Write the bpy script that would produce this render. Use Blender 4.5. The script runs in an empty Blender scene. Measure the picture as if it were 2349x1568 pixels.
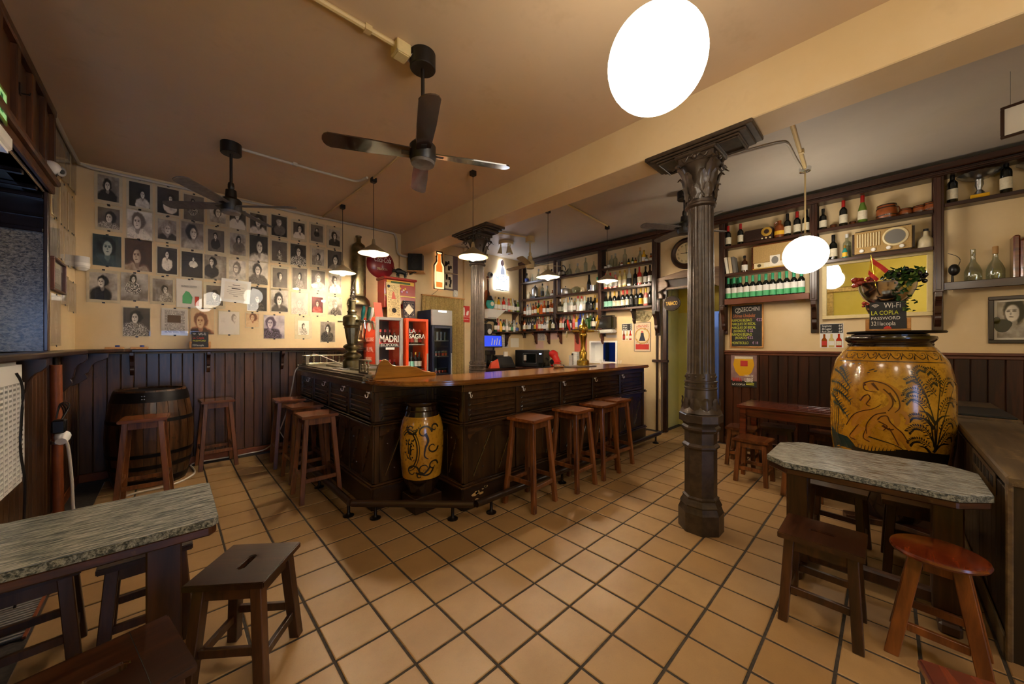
import bpy, bmesh, math, random
from mathutils import Vector, Matrix
random.seed(7)
scene = bpy.context.scene
C = scene.collection

# ------------------------------------------------------------------ camera, world, lights, exposure
F_PX, YAW, CX, CY = 820.1, 0.8088, 1174.5, 789.2      # focal length in px of the 2349 x 1568 frame
TILE = 0.265
CAM_H = 5.4874 * TILE
FW = Vector((math.cos(YAW), math.sin(YAW), 0)); RT = Vector((math.sin(YAW), -math.cos(YAW), 0)); UP = Vector((0, 0, 1))
CAM = Vector((0, 0, CAM_H))
cd = bpy.data.cameras.new('camera'); cam = bpy.data.objects.new('camera', cd); C.objects.link(cam)
cd.sensor_fit = 'HORIZONTAL'; cd.sensor_width = 36.0; cd.lens = F_PX / 2349 * 36.0
cd.shift_y = (CY - 784.0) / 2349.0
cd.clip_start = 0.05
cam.location = CAM
cam.rotation_euler = (math.pi / 2, 0, YAW - math.pi / 2)
scene.camera = cam

world = bpy.data.worlds.new('overcast_sky'); scene.world = world; world.use_nodes = True
wb = world.node_tree.nodes['Background']; wb.inputs[0].default_value = (0.36, 0.55, 1.0, 1); wb.inputs[1].default_value = 1.6
vs = scene.view_settings
vs.view_transform = 'Standard'; vs.look = 'None'; vs.gamma = 1.0; vs.use_curve_mapping = False
vs.exposure = 2.3
GLOBE_E, BULB_E, SIGN_E, NEON_E = 3.4, 240.0, 2.6, .8     # emission of the place's lamps
cy = scene.cycles
cy.max_bounces = 6; cy.diffuse_bounces = 5; cy.glossy_bounces = 3; cy.transmission_bounces = 3; cy.transparent_max_bounces = 8
cy.use_light_tree = False; cy.use_adaptive_sampling = True; cy.adaptive_threshold = 0.03
cy.caustics_reflective = False; cy.caustics_refractive = False
cy.sample_clamp_indirect = 4.0; cy.use_denoising = True; cy.blur_glossy = 0.5

# ------------------------------------------------------------------ picking points on the planes of the room
def ray(x, y): return FW + RT * ((x - CX) / F_PX) - UP * ((y - CY) / F_PX)
def onZ(x, y, z): d = ray(x, y); return CAM + d * ((z - CAM_H) / d.z)
def onX(x, y, X): d = ray(x, y); return CAM + d * (X / d.x)
def onY(x, y, Y): d = ray(x, y); return CAM + d * (Y / d.y)

# room constants (metres)
XL, XR, YB, YF, ZC = -0.724, 5.95, 5.85, -4.2, 3.37

# ------------------------------------------------------------------ materials
def lin(c):
    if isinstance(c, str):
        c = c.lstrip('#'); c = [int(c[i:i + 2], 16) / 255 for i in (0, 2, 4)]
    return tuple((v / 12.92 if v <= .04045 else ((v + .055) / 1.055) ** 2.4) for v in c) + (1,)

class E:                                    # a socket with arithmetic
    def __init__(s, nt, k): s.nt, s.k = nt, k
    def _m(s, op, *a):
        n = s.nt.nodes.new('ShaderNodeMath'); n.operation = op
        for i, v in enumerate((s,) + a):
            if isinstance(v, E): s.nt.links.new(v.k, n.inputs[i])
            else: n.inputs[i].default_value = v
        return E(s.nt, n.outputs[0])
    def __add__(s, o): return s._m('ADD', o)
    __radd__ = __add__
    def __sub__(s, o): return s._m('SUBTRACT', o)
    def __rsub__(s, o): return (s * -1) + o
    def __mul__(s, o): return s._m('MULTIPLY', o)
    __rmul__ = __mul__
    def __truediv__(s, o): return s._m('DIVIDE', o)
    def lt(s, o): return s._m('LESS_THAN', o)
    def gt(s, o): return s._m('GREATER_THAN', o)
    def mx(s, o): return s._m('MAXIMUM', o)
    def mn(s, o): return s._m('MINIMUM', o)
    def absv(s): return s._m('ABSOLUTE')
    def floor(s): return s._m('FLOOR')
    def frac(s): return s._m('FRACT')
    def step(s, a, b):
        n = s.nt.nodes.new('ShaderNodeMapRange'); n.interpolation_type = 'SMOOTHSTEP'
        s.nt.links.new(s.k, n.inputs[0]); n.inputs[1].default_value = a; n.inputs[2].default_value = b
        return E(s.nt, n.outputs[0])

MATS = {}
def new_mat(name):
    m = bpy.data.materials.new(name); m.use_nodes = True
    nt = m.node_tree; p = nt.nodes['Principled BSDF']
    MATS[name] = m
    return m, nt, p
def mixc(nt, fac, a, b, mode='MIX'):
    n = nt.nodes.new('ShaderNodeMix'); n.data_type = 'RGBA'; n.blend_type = mode
    for idx, v in ((0, fac), (6, a), (7, b)):
        if isinstance(v, E): nt.links.new(v.k, n.inputs[idx])
        elif hasattr(v, 'is_linked'): nt.links.new(v, n.inputs[idx])
        else: n.inputs[idx].default_value = v
    return n.outputs[2]
def coords(nt, kind='Object', scale=(1, 1, 1), rot=(0, 0, 0)):
    t = nt.nodes.new('ShaderNodeTexCoord'); mp = nt.nodes.new('ShaderNodeMapping')
    mp.inputs['Scale'].default_value = scale; mp.inputs['Rotation'].default_value = rot
    nt.links.new(t.outputs[kind], mp.inputs[0]); return mp.outputs[0]
def wpos(nt, scale=(1, 1, 1)):
    g = nt.nodes.new('ShaderNodeNewGeometry'); mp = nt.nodes.new('ShaderNodeMapping')
    mp.inputs['Scale'].default_value = scale; nt.links.new(g.outputs['Position'], mp.inputs[0]); return mp.outputs[0]
def noise(nt, vec, scale=5, detail=3, rough=.55, dist=0):
    n = nt.nodes.new('ShaderNodeTexNoise'); n.inputs['Scale'].default_value = scale; n.inputs['Detail'].default_value = detail
    n.inputs['Roughness'].default_value = rough; n.inputs['Distortion'].default_value = dist
    nt.links.new(vec, n.inputs['Vector']); return E(nt, n.outputs['Fac'])
def bump(nt, p, h, strength=.2, dist=.01):
    b = nt.nodes.new('ShaderNodeBump'); b.inputs['Strength'].default_value = strength; b.inputs['Distance'].default_value = dist
    nt.links.new(h.k, b.inputs['Height']); nt.links.new(b.outputs[0], p.inputs['Normal'])
def plain(name, col, rough=.5, metal=0, spec=.5, coat=0, var=0.0, vscale=20, bmp=0):
    m, nt, p = new_mat(name)
    p.inputs['Base Color'].default_value = lin(col); p.inputs['Roughness'].default_value = rough
    p.inputs['Metallic'].default_value = metal; p.inputs['Specular IOR Level'].default_value = spec
    p.inputs['Coat Weight'].default_value = coat; p.inputs['Coat Roughness'].default_value = .08
    if var:
        n = noise(nt, coords(nt), vscale, 4)
        c = lin(col); d = tuple(v * (1 - var) for v in c[:3]) + (1,); e = tuple(min(1, v * (1 + var)) for v in c[:3]) + (1,)
        nt.links.new(mixc(nt, n.step(.3, .7), d, e), p.inputs['Base Color'])
        if bmp: bump(nt, p, n, bmp, .004)
    return m
def wood(name, c1, c2, rough=.35, scale=(1, 1, 1), coat=.0, world=True, grain=60, wear=None, spec=.5, orand=.25):
    """stretched-noise wood grain running along the axis whose scale is small"""
    m, nt, p = new_mat(name)
    v = wpos(nt, scale) if world else coords(nt, 'Object', scale)
    n = noise(nt, v, grain, 4, .6, .4); n2 = noise(nt, v, grain * .12, 3, .5, .2)
    f = (n * .6 + n2 * .6).step(.46, .76)
    col = mixc(nt, f, lin(c1), lin(c2))
    oi = nt.nodes.new('ShaderNodeObjectInfo'); r = E(nt, oi.outputs['Random'])
    dk = tuple(x * (1 - orand) for x in (1, 1, 1)) + (1,)
    col = mixc(nt, r, col, mixc(nt, 1.0, col, dk, 'MULTIPLY'))
    if wear:
        w = noise(nt, wpos(nt, (1, 1, 1)), 9, 6, .7).step(.60, .68)
        col = mixc(nt, w * wear[1], col, lin(wear[0]))
    nt.links.new(col, p.inputs['Base Color'])
    p.inputs['Roughness'].default_value = rough; p.inputs['Specular IOR Level'].default_value = spec
    p.inputs['Coat Weight'].default_value = coat; p.inputs['Coat Roughness'].default_value = .15
    bump(nt, p, n, .12, .003)
    return m
def clearglass(name, tint='#ffffff', rough=.02, gl=.10):
    m, nt, p = new_mat(name); nt.nodes.remove(p)
    out = [n for n in nt.nodes if n.type == 'OUTPUT_MATERIAL'][0]
    t = nt.nodes.new('ShaderNodeBsdfTransparent'); t.inputs[0].default_value = lin(tint)
    g = nt.nodes.new('ShaderNodeBsdfGlossy'); g.inputs['Roughness'].default_value = rough
    fr = nt.nodes.new('ShaderNodeLayerWeight'); fr.inputs[0].default_value = .5
    q = E(nt, fr.outputs['Facing']); q = q * q; k = q * q * .7 + gl
    mx = nt.nodes.new('ShaderNodeMixShader'); nt.links.new(k.mn(1.0).k, mx.inputs[0])
    nt.links.new(t.outputs[0], mx.inputs[1]); nt.links.new(g.outputs[0], mx.inputs[2]); nt.links.new(mx.outputs[0], out.inputs[0])
    return m
def emit(name, col, strength):
    m, nt, p = new_mat(name)
    p.inputs['Base Color'].default_value = lin(col); p.inputs['Emission Color'].default_value = lin(col)
    p.inputs['Emission Strength'].default_value = strength
    if strength < 1: m.cycles.emission_sampling = 'NONE'
    return m

# ------------------------------------------------------------------ mesh builder
def frame(o, u, v):
    o, u, v = Vector(o), Vector(u).normalized(), Vector(v).normalized()
    return o, u, v, u.cross(v)
class B:
    def __init__(s): s.v, s.f, s.m, s.cur = [], [], [], 0
    def mat(s, i): s.cur = i; return s
    def add(s, vs, fs):
        k = len(s.v); s.v += [tuple(v) for v in vs]; s.f += [tuple(k + i for i in f) for f in fs]; s.m += [s.cur] * len(fs); return s
    def box(s, x0, x1, y0, y1, z0, z1):
        x0, x1 = min(x0, x1), max(x0, x1); y0, y1 = min(y0, y1), max(y0, y1); z0, z1 = min(z0, z1), max(z0, z1)
        return s.add([(x0, y0, z0), (x1, y0, z0), (x1, y1, z0), (x0, y1, z0), (x0, y0, z1), (x1, y0, z1), (x1, y1, z1), (x0, y1, z1)],
                     [(3, 2, 1, 0), (4, 5, 6, 7), (0, 1, 5, 4), (1, 2, 6, 5), (2, 3, 7, 6), (3, 0, 4, 7)])
    def hexa(s, bot, top):
        return s.add(list(bot) + list(top), [(3, 2, 1, 0), (4, 5, 6, 7), (0, 1, 5, 4), (1, 2, 6, 5), (2, 3, 7, 6), (3, 0, 4, 7)])
    def bar(s, p0, p1, w, h, up=(0, 0, 1), w1=None, h1=None):
        p0, p1 = Vector(p0), Vector(p1); d = (p1 - p0).normalized(); up = Vector(up)
        a = d.cross(up)
        if a.length < 1e-4: a = d.cross(Vector((0, 1, 0)))
        a.normalize(); b = a.cross(d)
        w1 = w if w1 is None else w1; h1 = h if h1 is None else h1
        q = lambda c, W, H: [c - a * W / 2 - b * H / 2, c + a * W / 2 - b * H / 2, c + a * W / 2 + b * H / 2, c - a * W / 2 + b * H / 2]
        return s.hexa(q(p0, w, h), q(p1, w1, h1))
    def lathe(s, prof, n=20, c=(0, 0, 0), axis=None, a0=0.0, sx=1, sy=1):
        """profile [(r, z)] turned about z (or another axis through c)"""
        c = Vector(c); R = Matrix.Identity(3)
        if axis: R = Vector((0, 0, 1)).rotation_difference(Vector(axis)).to_matrix()
        vs, fs = [], []
        for r, z in prof:
            for i in range(n):
                t = a0 + 2 * math.pi * i / n
                vs.append(c + R @ Vector((r * math.cos(t) * sx, r * math.sin(t) * sy, z)))
        for j in range(len(prof) - 1):
            for i in range(n):
                i2 = (i + 1) % n
                fs.append((j * n + i, j * n + i2, (j + 1) * n + i2, (j + 1) * n + i))
        if prof[0][0] > 1e-6: fs.append(tuple(range(n - 1, -1, -1)))
        if prof[-1][0] > 1e-6: fs.append(tuple((len(prof) - 1) * n + i for i in range(n)))
        return s.add(vs, fs)
    def tube(s, pts, r, n=8, closed=False):
        pts = [Vector(p) for p in pts]; vs, fs = [], []; rs = r if isinstance(r, (list, tuple)) else [r] * len(pts)
        ref = Vector((0, 0, 1))
        L = len(pts)
        for i, p in enumerate(pts):
            a = pts[i - 1] if (i > 0 or closed) else p; b = pts[(i + 1) % L] if (i < L - 1 or closed) else p
            d = (b - a).normalized(); u = d.cross(ref)
            if u.length < .05: u = d.cross(Vector((1, .3, 0)))
            u.normalize(); w = u.cross(d)
            for k in range(n):
                t = 2 * math.pi * k / n
                vs.append(p + (u * math.cos(t) + w * math.sin(t)) * rs[i])
        for i in range(L if closed else L - 1):
            j = (i + 1) % L
            for k in range(n):
                k2 = (k + 1) % n; fs.append((i * n + k, i * n + k2, j * n + k2, j * n + k))
        if not closed: fs.append(tuple(range(n - 1, -1, -1))); fs.append(tuple((L - 1) * n + k for k in range(n)))
        return s.add(vs, fs)
    def prism(s, poly, fr, d0, d1):
        """polygon [(a, b)] in frame (o, u, v, n), pushed from d0 to d1 along n"""
        o, u, v, n = fr; N = len(poly)
        vs = [o + u * a + v * b + n * d0 for a, b in poly] + [o + u * a + v * b + n * d1 for a, b in poly]
        fs = [tuple(range(N - 1, -1, -1)), tuple(range(N, 2 * N))] + [(i, (i + 1) % N, N + (i + 1) % N, N + i) for i in range(N)]
        return s.add(vs, fs)
    def sphere(s, c, r, n=16, m=10, sc=(1, 1, 1)):
        prof = [(math.sin(math.pi * j / m), -math.cos(math.pi * j / m)) for j in range(m + 1)]
        vs, fs = [], []; c = Vector(c)
        for j, (q, z) in enumerate(prof):
            for i in range(n):
                t = 2 * math.pi * i / n
                vs.append(c + Vector((q * math.cos(t) * sc[0], q * math.sin(t) * sc[1], z * sc[2])) * r)
        for j in range(m):
            for i in range(n):
                i2 = (i + 1) % n
                if j == 0: fs.append((i, (j + 1) * n + i2, (j + 1) * n + i))
                elif j == m - 1: fs.append((j * n + i, j * n + i2, (j + 1) * n + i))
                else: fs.append((j * n + i, j * n + i2, (j + 1) * n + i2, (j + 1) * n + i))
        return s.add(vs, fs)
    def quad(s, fr, a0, a1, b0, b1, d=0):
        o, u, v, n = fr
        return s.add([o + u * a + v * b + n * d for a, b in ((a0, b0), (a1, b0), (a1, b1), (a0, b1))], [(0, 1, 2, 3)])
    def slab(s, fr, a0, a1, b0, b1, d0, d1): return s.prism([(a0, b0), (a1, b0), (a1, b1), (a0, b1)], fr, d0, d1)
    def build(s, name, mat, parent=None, smooth=False, bevel=0, uv=None, world=True, seg=1):
        me = bpy.data.meshes.new(name)
        off = ORIGIN.get(root_of(parent).name, Vector()) if (parent is not None and world) else Vector()
        me.from_pydata([Vector(v) - off for v in s.v], [], s.f)
        mats = mat if isinstance(mat, (list, tuple)) else [mat]
        for k in mats: me.materials.append(MATS[k] if isinstance(k, str) else k)
        if len(mats) > 1: me.polygons.foreach_set('material_index', s.m)
        if uv:
            l = me.uv_layers.new(name='UVMap')
            for poly in me.polygons:
                for li in poly.loop_indices: l.data[li].uv = uv(Vector(s.v[me.loops[li].vertex_index]))
        if bevel:
            bm = bmesh.new(); bm.from_mesh(me)
            bmesh.ops.remove_doubles(bm, verts=bm.verts, dist=1e-6)
            ed = [e for e in bm.edges if len(e.link_faces) == 2 and e.calc_face_angle(0) > .6]
            bmesh.ops.bevel(bm, geom=ed, offset=bevel, segments=seg, affect='EDGES', clamp_overlap=True)
            bm.to_mesh(me); bm.free()
        me.validate(); me.update()
        if smooth:
            me.polygons.foreach_set('use_smooth', [True] * len(me.polygons))
            me.set_sharp_from_angle(angle=.7)
        o = bpy.data.objects.new(name, me); C.objects.link(o)
        if parent is not None: o.parent = parent
        return o
ORIGIN = {}
def root_of(o):
    while o is not None and o.parent is not None: o = o.parent
    return o
def thing(name, label, cat, loc=(0, 0, 0), rz=0, group=None):
    o = bpy.data.objects.new(name, None); C.objects.link(o); o.empty_display_size = .05
    o.location = loc; o.rotation_euler = (0, 0, rz); ORIGIN[o.name] = Vector(loc)
    return tag(o, label, cat, group)
def tag(o, label, cat, group=None):
    o['label'] = label; o['category'] = cat
    if group: o['group'] = group
    return o
def struct(o, label=None):
    o['kind'] = 'structure'
    if label: o['label'] = label
    return o
def dup(root, loc, rz, label, group=None, mats=None):
    r = root.copy(); C.objects.link(r); r.location = loc; r.rotation_euler = (0, 0, rz); r['label'] = label
    if group: r['group'] = group
    for ch in list(root.children):
        c = ch.copy(); C.objects.link(c); c.parent = r
        for g in list(ch.children):
            d = g.copy(); C.objects.link(d); d.parent = c
    return r
def setmat(o, mat, i=0):
    o.material_slots[i].link = 'OBJECT'; o.material_slots[i].material = MATS[mat]
def inst(me, name, parent=None, loc=(0, 0, 0), rot=(0, 0, 0), mat=None, scale=None):
    o = bpy.data.objects.new(name, me); C.objects.link(o); o.location = loc; o.rotation_euler = rot
    if scale: o.scale = scale
    if parent is not None: o.parent = parent
    if mat: setmat(o, mat)
    return o
_font = None
def text(body, size, mat, fr, parent, a=0, b=0, d=.001, align='LEFT', name='lettering', shear=0, width=None, ext=.0004, bold=0, space=1.0, fit=None):
    """lettering lying in frame (o, u, v, n)"""
    cu = bpy.data.curves.new(name, 'FONT'); cu.body = body; cu.size = size; cu.align_x = align; cu.extrude = ext; cu.shear = shear
    cu.resolution_u = 3; cu.offset = bold; cu.space_character = space
    cu.materials.append(MATS[mat]); o = bpy.data.objects.new(name, cu); C.objects.link(o)
    O, u, v, n = fr
    for ch in parent.children:
        if ch.name.split('.')[0] in ('board', 'plate', 'sheet', 'disc', 'dial', 'letter_box', 'dark_field', 'panel', 'card', 'door_glass'): parent = ch; break
    if fit:
        est = 1.12 * size * space * sum(.30 if c == ' ' else .27 if c in "iIl,.'()" else .68 if c.isupper() else .58 for c in body); width = (width or 1) * min(1.0, fit / ((width or 1) * est))
    p = O + u * a + v * b + n * d - ORIGIN.get(root_of(parent).name, Vector())
    M = Matrix((u, v, n)).transposed().to_4x4(); M.translation = p
    if width: M = M @ Matrix.Diagonal((width, 1, 1, 1))
    o.parent = parent; o.matrix_local = M
    return o
ORD = ['first', 'second', 'third', 'fourth', 'fifth', 'sixth', 'seventh', 'eighth', 'ninth', 'tenth', 'eleventh', 'twelfth',
       'thirteenth', 'fourteenth', 'fifteenth', 'sixteenth', 'seventeenth', 'eighteenth']
def arc(cx, cy, r, a0, a1, n, ry=None):
    ry = r if ry is None else ry
    return [(cx + r * math.cos(math.radians(a0 + (a1 - a0) * i / n)), cy + ry * math.sin(math.radians(a0 + (a1 - a0) * i / n))) for i in range(n + 1)]
def smooth_path(pts, n=6):
    pts = [Vector(p) for p in pts]; out = []
    for i in range(len(pts) - 1):
        p0 = pts[max(i - 1, 0)]; p1 = pts[i]; p2 = pts[i + 1]; p3 = pts[min(i + 2, len(pts) - 1)]
        for k in range(n):
            t = k / n
            out.append(.5 * ((2 * p1) + (p2 - p0) * t + (2 * p0 - 5 * p1 + 4 * p2 - p3) * t * t + (3 * p1 - p0 - 3 * p2 + p3) * t ** 3))
    out.append(pts[-1]); return out
# ------------------------------------------------------------------ the materials of the place
def wallpaint(name, c1, c2, bm=.25, grime=None):
    m, nt, p = new_mat(name)
    n = noise(nt, wpos(nt), 1.3, 5, .6); n2 = noise(nt, wpos(nt), 14, 5, .65); n3 = noise(nt, wpos(nt), 2.6, 4, .7).step(.56, .75)
    col = mixc(nt, n.step(.3, .7), lin(c1), lin(c2))
    col = mixc(nt, n3 * .22, col, lin(grime or '#a08050'))
    nt.links.new(col, p.inputs['Base Color']); p.inputs['Roughness'].default_value = .55
    p.inputs['Specular IOR Level'].default_value = .3
    bump(nt, p, n * .7 + n2 * .25, bm, .02)
    return m
wallpaint('wall_cream', '#d4ba8c', '#dec79e')
wallpaint('ceiling_cream', '#cfb694', '#d6be9e', .2)
wallpaint('ceiling_cool_light', '#b8b0a4', '#c2baac', .15, '#a09684')  # cream plaster with the cooler light beyond the beam mixed into its colour
wallpaint('wall_yellow', '#d3c04a', '#dcc95a', .15)
wallpaint('wall_green', '#cdc878', '#d8d28a', .15)
wallpaint('wall_bluewhite', '#b9cdf2', '#c6d6f6', .1, '#a8c0f0')
plain('blue_door', '#123a8a', .35)
plain('kitchen_dark', '#15161a', .4)
plain('steel', '#a9abae', .28, 1)
plain('chrome', '#d6d8da', .12, 1)
plain('pewter', '#a09a86', .32, 1, var=.15)
plain('brass_old', '#81775a', .36, 1, var=.25, vscale=14)
plain('brass', '#b3913e', .25, 1, var=.12)
plain('black_plastic', '#0d0d0f', .35)
plain('black_matte', '#0b0a0a', .7)
plain('grey_plastic', '#8f8d8a', .5)
plain('white_plastic', '#d9d7d2', .45)
plain('white_paper', '#e4ddd0', .7)
plain('white_gloss', '#eceae4', .2)
plain('paint_white', '#f0efe9', .6)
plain('cream_paint', '#d8c48e', .5, var=.05)
plain('conduit_grey', '#b9b3a6', .5)
plain('conduit_cream', '#d2ba86', .5)
plain('red_gloss', '#b01c12', .2, coat=.5)
plain('fridge_red', '#d8431f', .4)
plain('fridge_orange', '#e04a12', .4)
plain('fridge_silver', '#9c9a98', .45)
plain('fridge_navy', '#101a34', .4)
plain('fridge_inside', '#4c4d50', .4)
plain('fan_black', '#120d0b', .42, var=.1)
plain('fan_blade', '#2e1c14', .22, coat=.6, var=.2, vscale=30)
plain('fan_grey', '#625b56', .55, var=.2, vscale=30)  # mottled grey for fan blades and bottom caps
plain('fan_cream', '#c9b68a', .45)
plain('fan_cream_blade', '#a48e63', .5, var=.15)
plain('iron_dark', '#1c1410', .38, .55, var=.35, vscale=25, bmp=.2)
plain('iron_column', '#40342a', .42, .25, coat=.15, var=.3, vscale=18, bmp=.15)
plain('tile_grout', '#3a332c', .9, var=.3, vscale=40, bmp=.3)
plain('barrel_hoop', '#1b1a1c', .42, .7, var=.3)
plain('paper_cream', '#dcc795', .7)
plain('ink', '#17120f', .7)
plain('chalk_white', '#e8e4dc', .8)
plain('chalk_yellow', '#d9e04a', .8)
plain('chalk_red', '#d2402e', .8)
plain('chalk_pink', '#c79ac8', .8)
plain('chalk_orange', '#d07a4a', .8)
plain('slate', '#1a1b1e', .6, var=.25, vscale=15)
plain('red_paint', '#b3261e', .5)
plain('sign_red', '#c3221c', .45)
plain('coke_red', '#7e1420', .3, coat=.3)
plain('gold_paint', '#c39a3c', .4, .4)
plain('gold_frame', '#a98c45', .4, .5, var=.3)
plain('green_foil', '#2f9a6c', .4)
plain('label_green', '#4fae72', .6)
plain('label_cream', '#d8cfb6', .65, var=.08, vscale=60)
plain('label_white', '#e2e0da', .6)
plain('label_yellow', '#e0b02a', .6)
plain('label_red', '#b8281c', .55)
plain('label_black', '#15130f', .5)
plain('label_teal', '#8fd0bc', .6)
plain('cap_black', '#111012', .35)
plain('cap_red', '#a81f1b', .35)
plain('cap_gold', '#c09a3a', .3, .7)
plain('cap_silver', '#b4b6b8', .3, .8)
plain('cap_blue', '#26408c', .35)
plain('cap_white', '#dedcd6', .4)
plain('cap_cork', '#b58a56', .7)
plain('glass_dark', '#0c0f0c', .08, coat=.4)
plain('glass_green', '#1f4a1c', .08, coat=.4)
plain('glass_olive', '#5c7a2c', .1, coat=.4)
plain('glass_brown', '#3a1c0a', .08, coat=.4)
plain('glass_blue', '#16239c', .08, coat=.5)
plain('liquor_red', '#b02418', .1, coat=.4)
plain('liquor_orange', '#c55a12', .1, coat=.4)
plain('liquor_amber', '#8a3c0c', .08, coat=.4)
plain('liquor_yellow', '#d9a51e', .1, coat=.4)
plain('liquor_straw', '#cdbb7a', .1, coat=.4)
plain('liquor_pink', '#c9706a', .1, coat=.4)
plain('liquor_clear', '#b9bfba', .08, coat=.5)
plain('glass_teal', '#2c8a84', .1, coat=.4)
clearglass('glass_clear', '#dfe6e2', .03, .12)
clearglass('glass_pane', '#fcfcfc', .008, .02)
clearglass('glass_fridge', '#eef2f2', .02, .04)
m, nt, p = new_mat('mirror_glass'); p.inputs['Base Color'].default_value = (.86, .86, .82, 1); p.inputs['Metallic'].default_value = 1; p.inputs['Roughness'].default_value = .015
plain('terracotta', '#8a4519', .3, coat=.4, var=.2, vscale=20)
plain('terracotta_dark', '#2a1408', .3, coat=.4)
plain('ceramic_cream', '#cdbf9c', .35, var=.1)
plain('bakelite', '#33201a', .3, coat=.3)
plain('radio_cloth', '#a98a55', .8, var=.12, vscale=90)
plain('radio_ivory', '#d8c79a', .4)
plain('book_white', '#d5d1c6', .6); plain('book_cream', '#cbb894', .6); plain('book_grey', '#6f6c66', .6)
plain('leaf_green', '#274a1c', .45, var=.3); plain('leaf_light', '#6f8a34', .45, var=.3)
plain('grape_red', '#a43b2a', .25, coat=.3); plain('grape_black', '#120f18', .25, coat=.3)
plain('flag_red', '#c72a1c', .6); plain('flag_yellow', '#e8c52a', .6)
plain('curtain_beige', '#b29c62', .8, var=.2, vscale=40)
plain('violin_wood', '#7a3c18', .3, coat=.4)
plain('purple_grey', '#6b5a60', .6)
plain('copper_pipe', '#7c4020', .45, var=.12)
plain('putty_cream', '#c9a873', .6, var=.15)
plain('snack', '#c78f35', .6, var=.3, vscale=80)
plain('paper_pink', '#d8b3a8', .7); plain('paper_grey', '#b9b2ac', .7)
plain('rubber_grey', '#5a5852', .6)
plain('bull_black', '#17191a', .4)
plain('rust_skirting', '#7a3f1c', .5, var=.15)
plain('coral_pink', '#c9604e', .5)
plain('cable_white', '#cfcac0', .5)
plain('jar_glaze_dark', '#20120a', .18, coat=.6, var=.3, vscale=12)
emit('globe_glow', '#fff1dc', GLOBE_E)
emit('bulb_glow', '#ffe8c8', BULB_E)
emit('sign_glow', '#e6edff', SIGN_E)
emit('neon_glow', '#ffc78c', .36); emit('sign_dim', '#c9d4ea', .15); emit('sign_figure', '#8a7478', .10)
emit('neon_orange', '#e86a24', .30)
emit('screen_blue', '#1c3fd0', .22)
emit('fridge_light', '#fff4e0', 1.8)
emit('led_blue', '#b8c8ff', 1.2)
emit('exit_green', '#9fd48a', .12)
plain('lamp_shade_out', '#7c6c50', .45); plain('lamp_shade_in', '#f4e6bd', .5)

# woods: small scale = direction of the grain
wood('wood_wainscot', '#2c190b', '#5c3a1e', .38, (1, 1, .08), coat=.15, grain=28, wear=('#1a0d05', .6))
wood('wood_wainscot_r', '#261209', '#4a2410', .42, (1, 1, .08), coat=.05, spec=.3, grain=22, orand=.15)
wood('wood_bar', '#22140a', '#4a3018', .28, (1, 1, .1), coat=.45, grain=26)
wood('wood_bar_h', '#26170c', '#50341c', .24, (.1, .1, 1), coat=.5, grain=26)
wood('wood_plinth', '#1a100a', '#342012', .35, (.15, .15, 1), coat=.2, grain=20, wear=('#c08a52', .0))
wood('wood_counter', '#6a3c14', '#a2662a', .16, (.08, 1, 1), coat=.6, grain=24, orand=.05)
wood('wood_ogee', '#7c4e18', '#b07a2c', .28, (.1, 1, 1), coat=.4, grain=22, orand=.05)
wood('wood_stool', '#4c2610', '#90572e', .34, (1, 1, .1), coat=.25, world=False, grain=30, orand=.3)
wood('wood_stool_seat', '#5c2c14', '#a0602f', .26, (.1, 1, 1), coat=.35, world=False, grain=30, orand=.3)
wood('wood_low', '#2c180c', '#523018', .4, (1, 1, .1), coat=.2, world=False, grain=30, orand=.3)
wood('wood_low_seat', '#2c150b', '#54301c', .34, (.1, 1, 1), coat=.35, world=False, grain=24, wear=('#7a5a3a', .12), orand=.25)
wood('wood_round', '#561e0c', '#8c3c18', .25, (.1, 1, 1), coat=.5, world=False, grain=26, orand=0)
wood('wood_round_leg', '#562a10', '#8a4e20', .35, (1, 1, .1), coat=.3, world=False, grain=26, orand=.1)
wood('wood_table', '#3c180c', '#6a2c18', .22, (1, .1, 1), coat=.5, grain=24, orand=.1)
wood('wood_shelf', '#1f1009', '#402216', .32, (1, .08, 1), coat=.3, grain=24, orand=.1)
wood('wood_shelf_v', '#1f1009', '#402216', .32, (1, 1, .08), coat=.3, grain=24, orand=.1)
wood('wood_frame', '#22120a', '#3c2010', .35, (1, .2, .2), coat=.2, grain=24)
wood('wood_fascia', '#40220f', '#6a3d1c', .4, (1, .3, .1), coat=.1, grain=22)
wood('wood_dark_panel', '#0f0c10', '#221c22', .22, (.3, 1, 1), coat=.5, grain=18)
wood('wood_trim_red', '#4a2414', '#6e3a22', .4, (1, .1, .1), grain=24)
wood('wood_light', '#b3793a', '#d09a58', .45, (1, 1, 1), grain=20, orand=.05)
wood('wood_header', '#5f4a38', '#8a705a', .4, (1, .1, 1), coat=.2, grain=22)
wood('wood_barrel', '#2c1a0e', '#6a4526', .38, (1, 1, .1), coat=.15, grain=26, wear=('#140c08', .7), orand=.45)
wood('wood_radio', '#4a2210', '#7a3c1a', .22, (1, .15, 1), coat=.6, grain=24)
wood('wood_partition', '#1c120c', '#3a281a', .4, (1, 1, .1), coat=.15, grain=22)
wood('wood_ledge', '#4a3826', '#76603f', .45, (.1, 1, 1), coat=.1, grain=18, wear=('#8a744f', .5))
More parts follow.
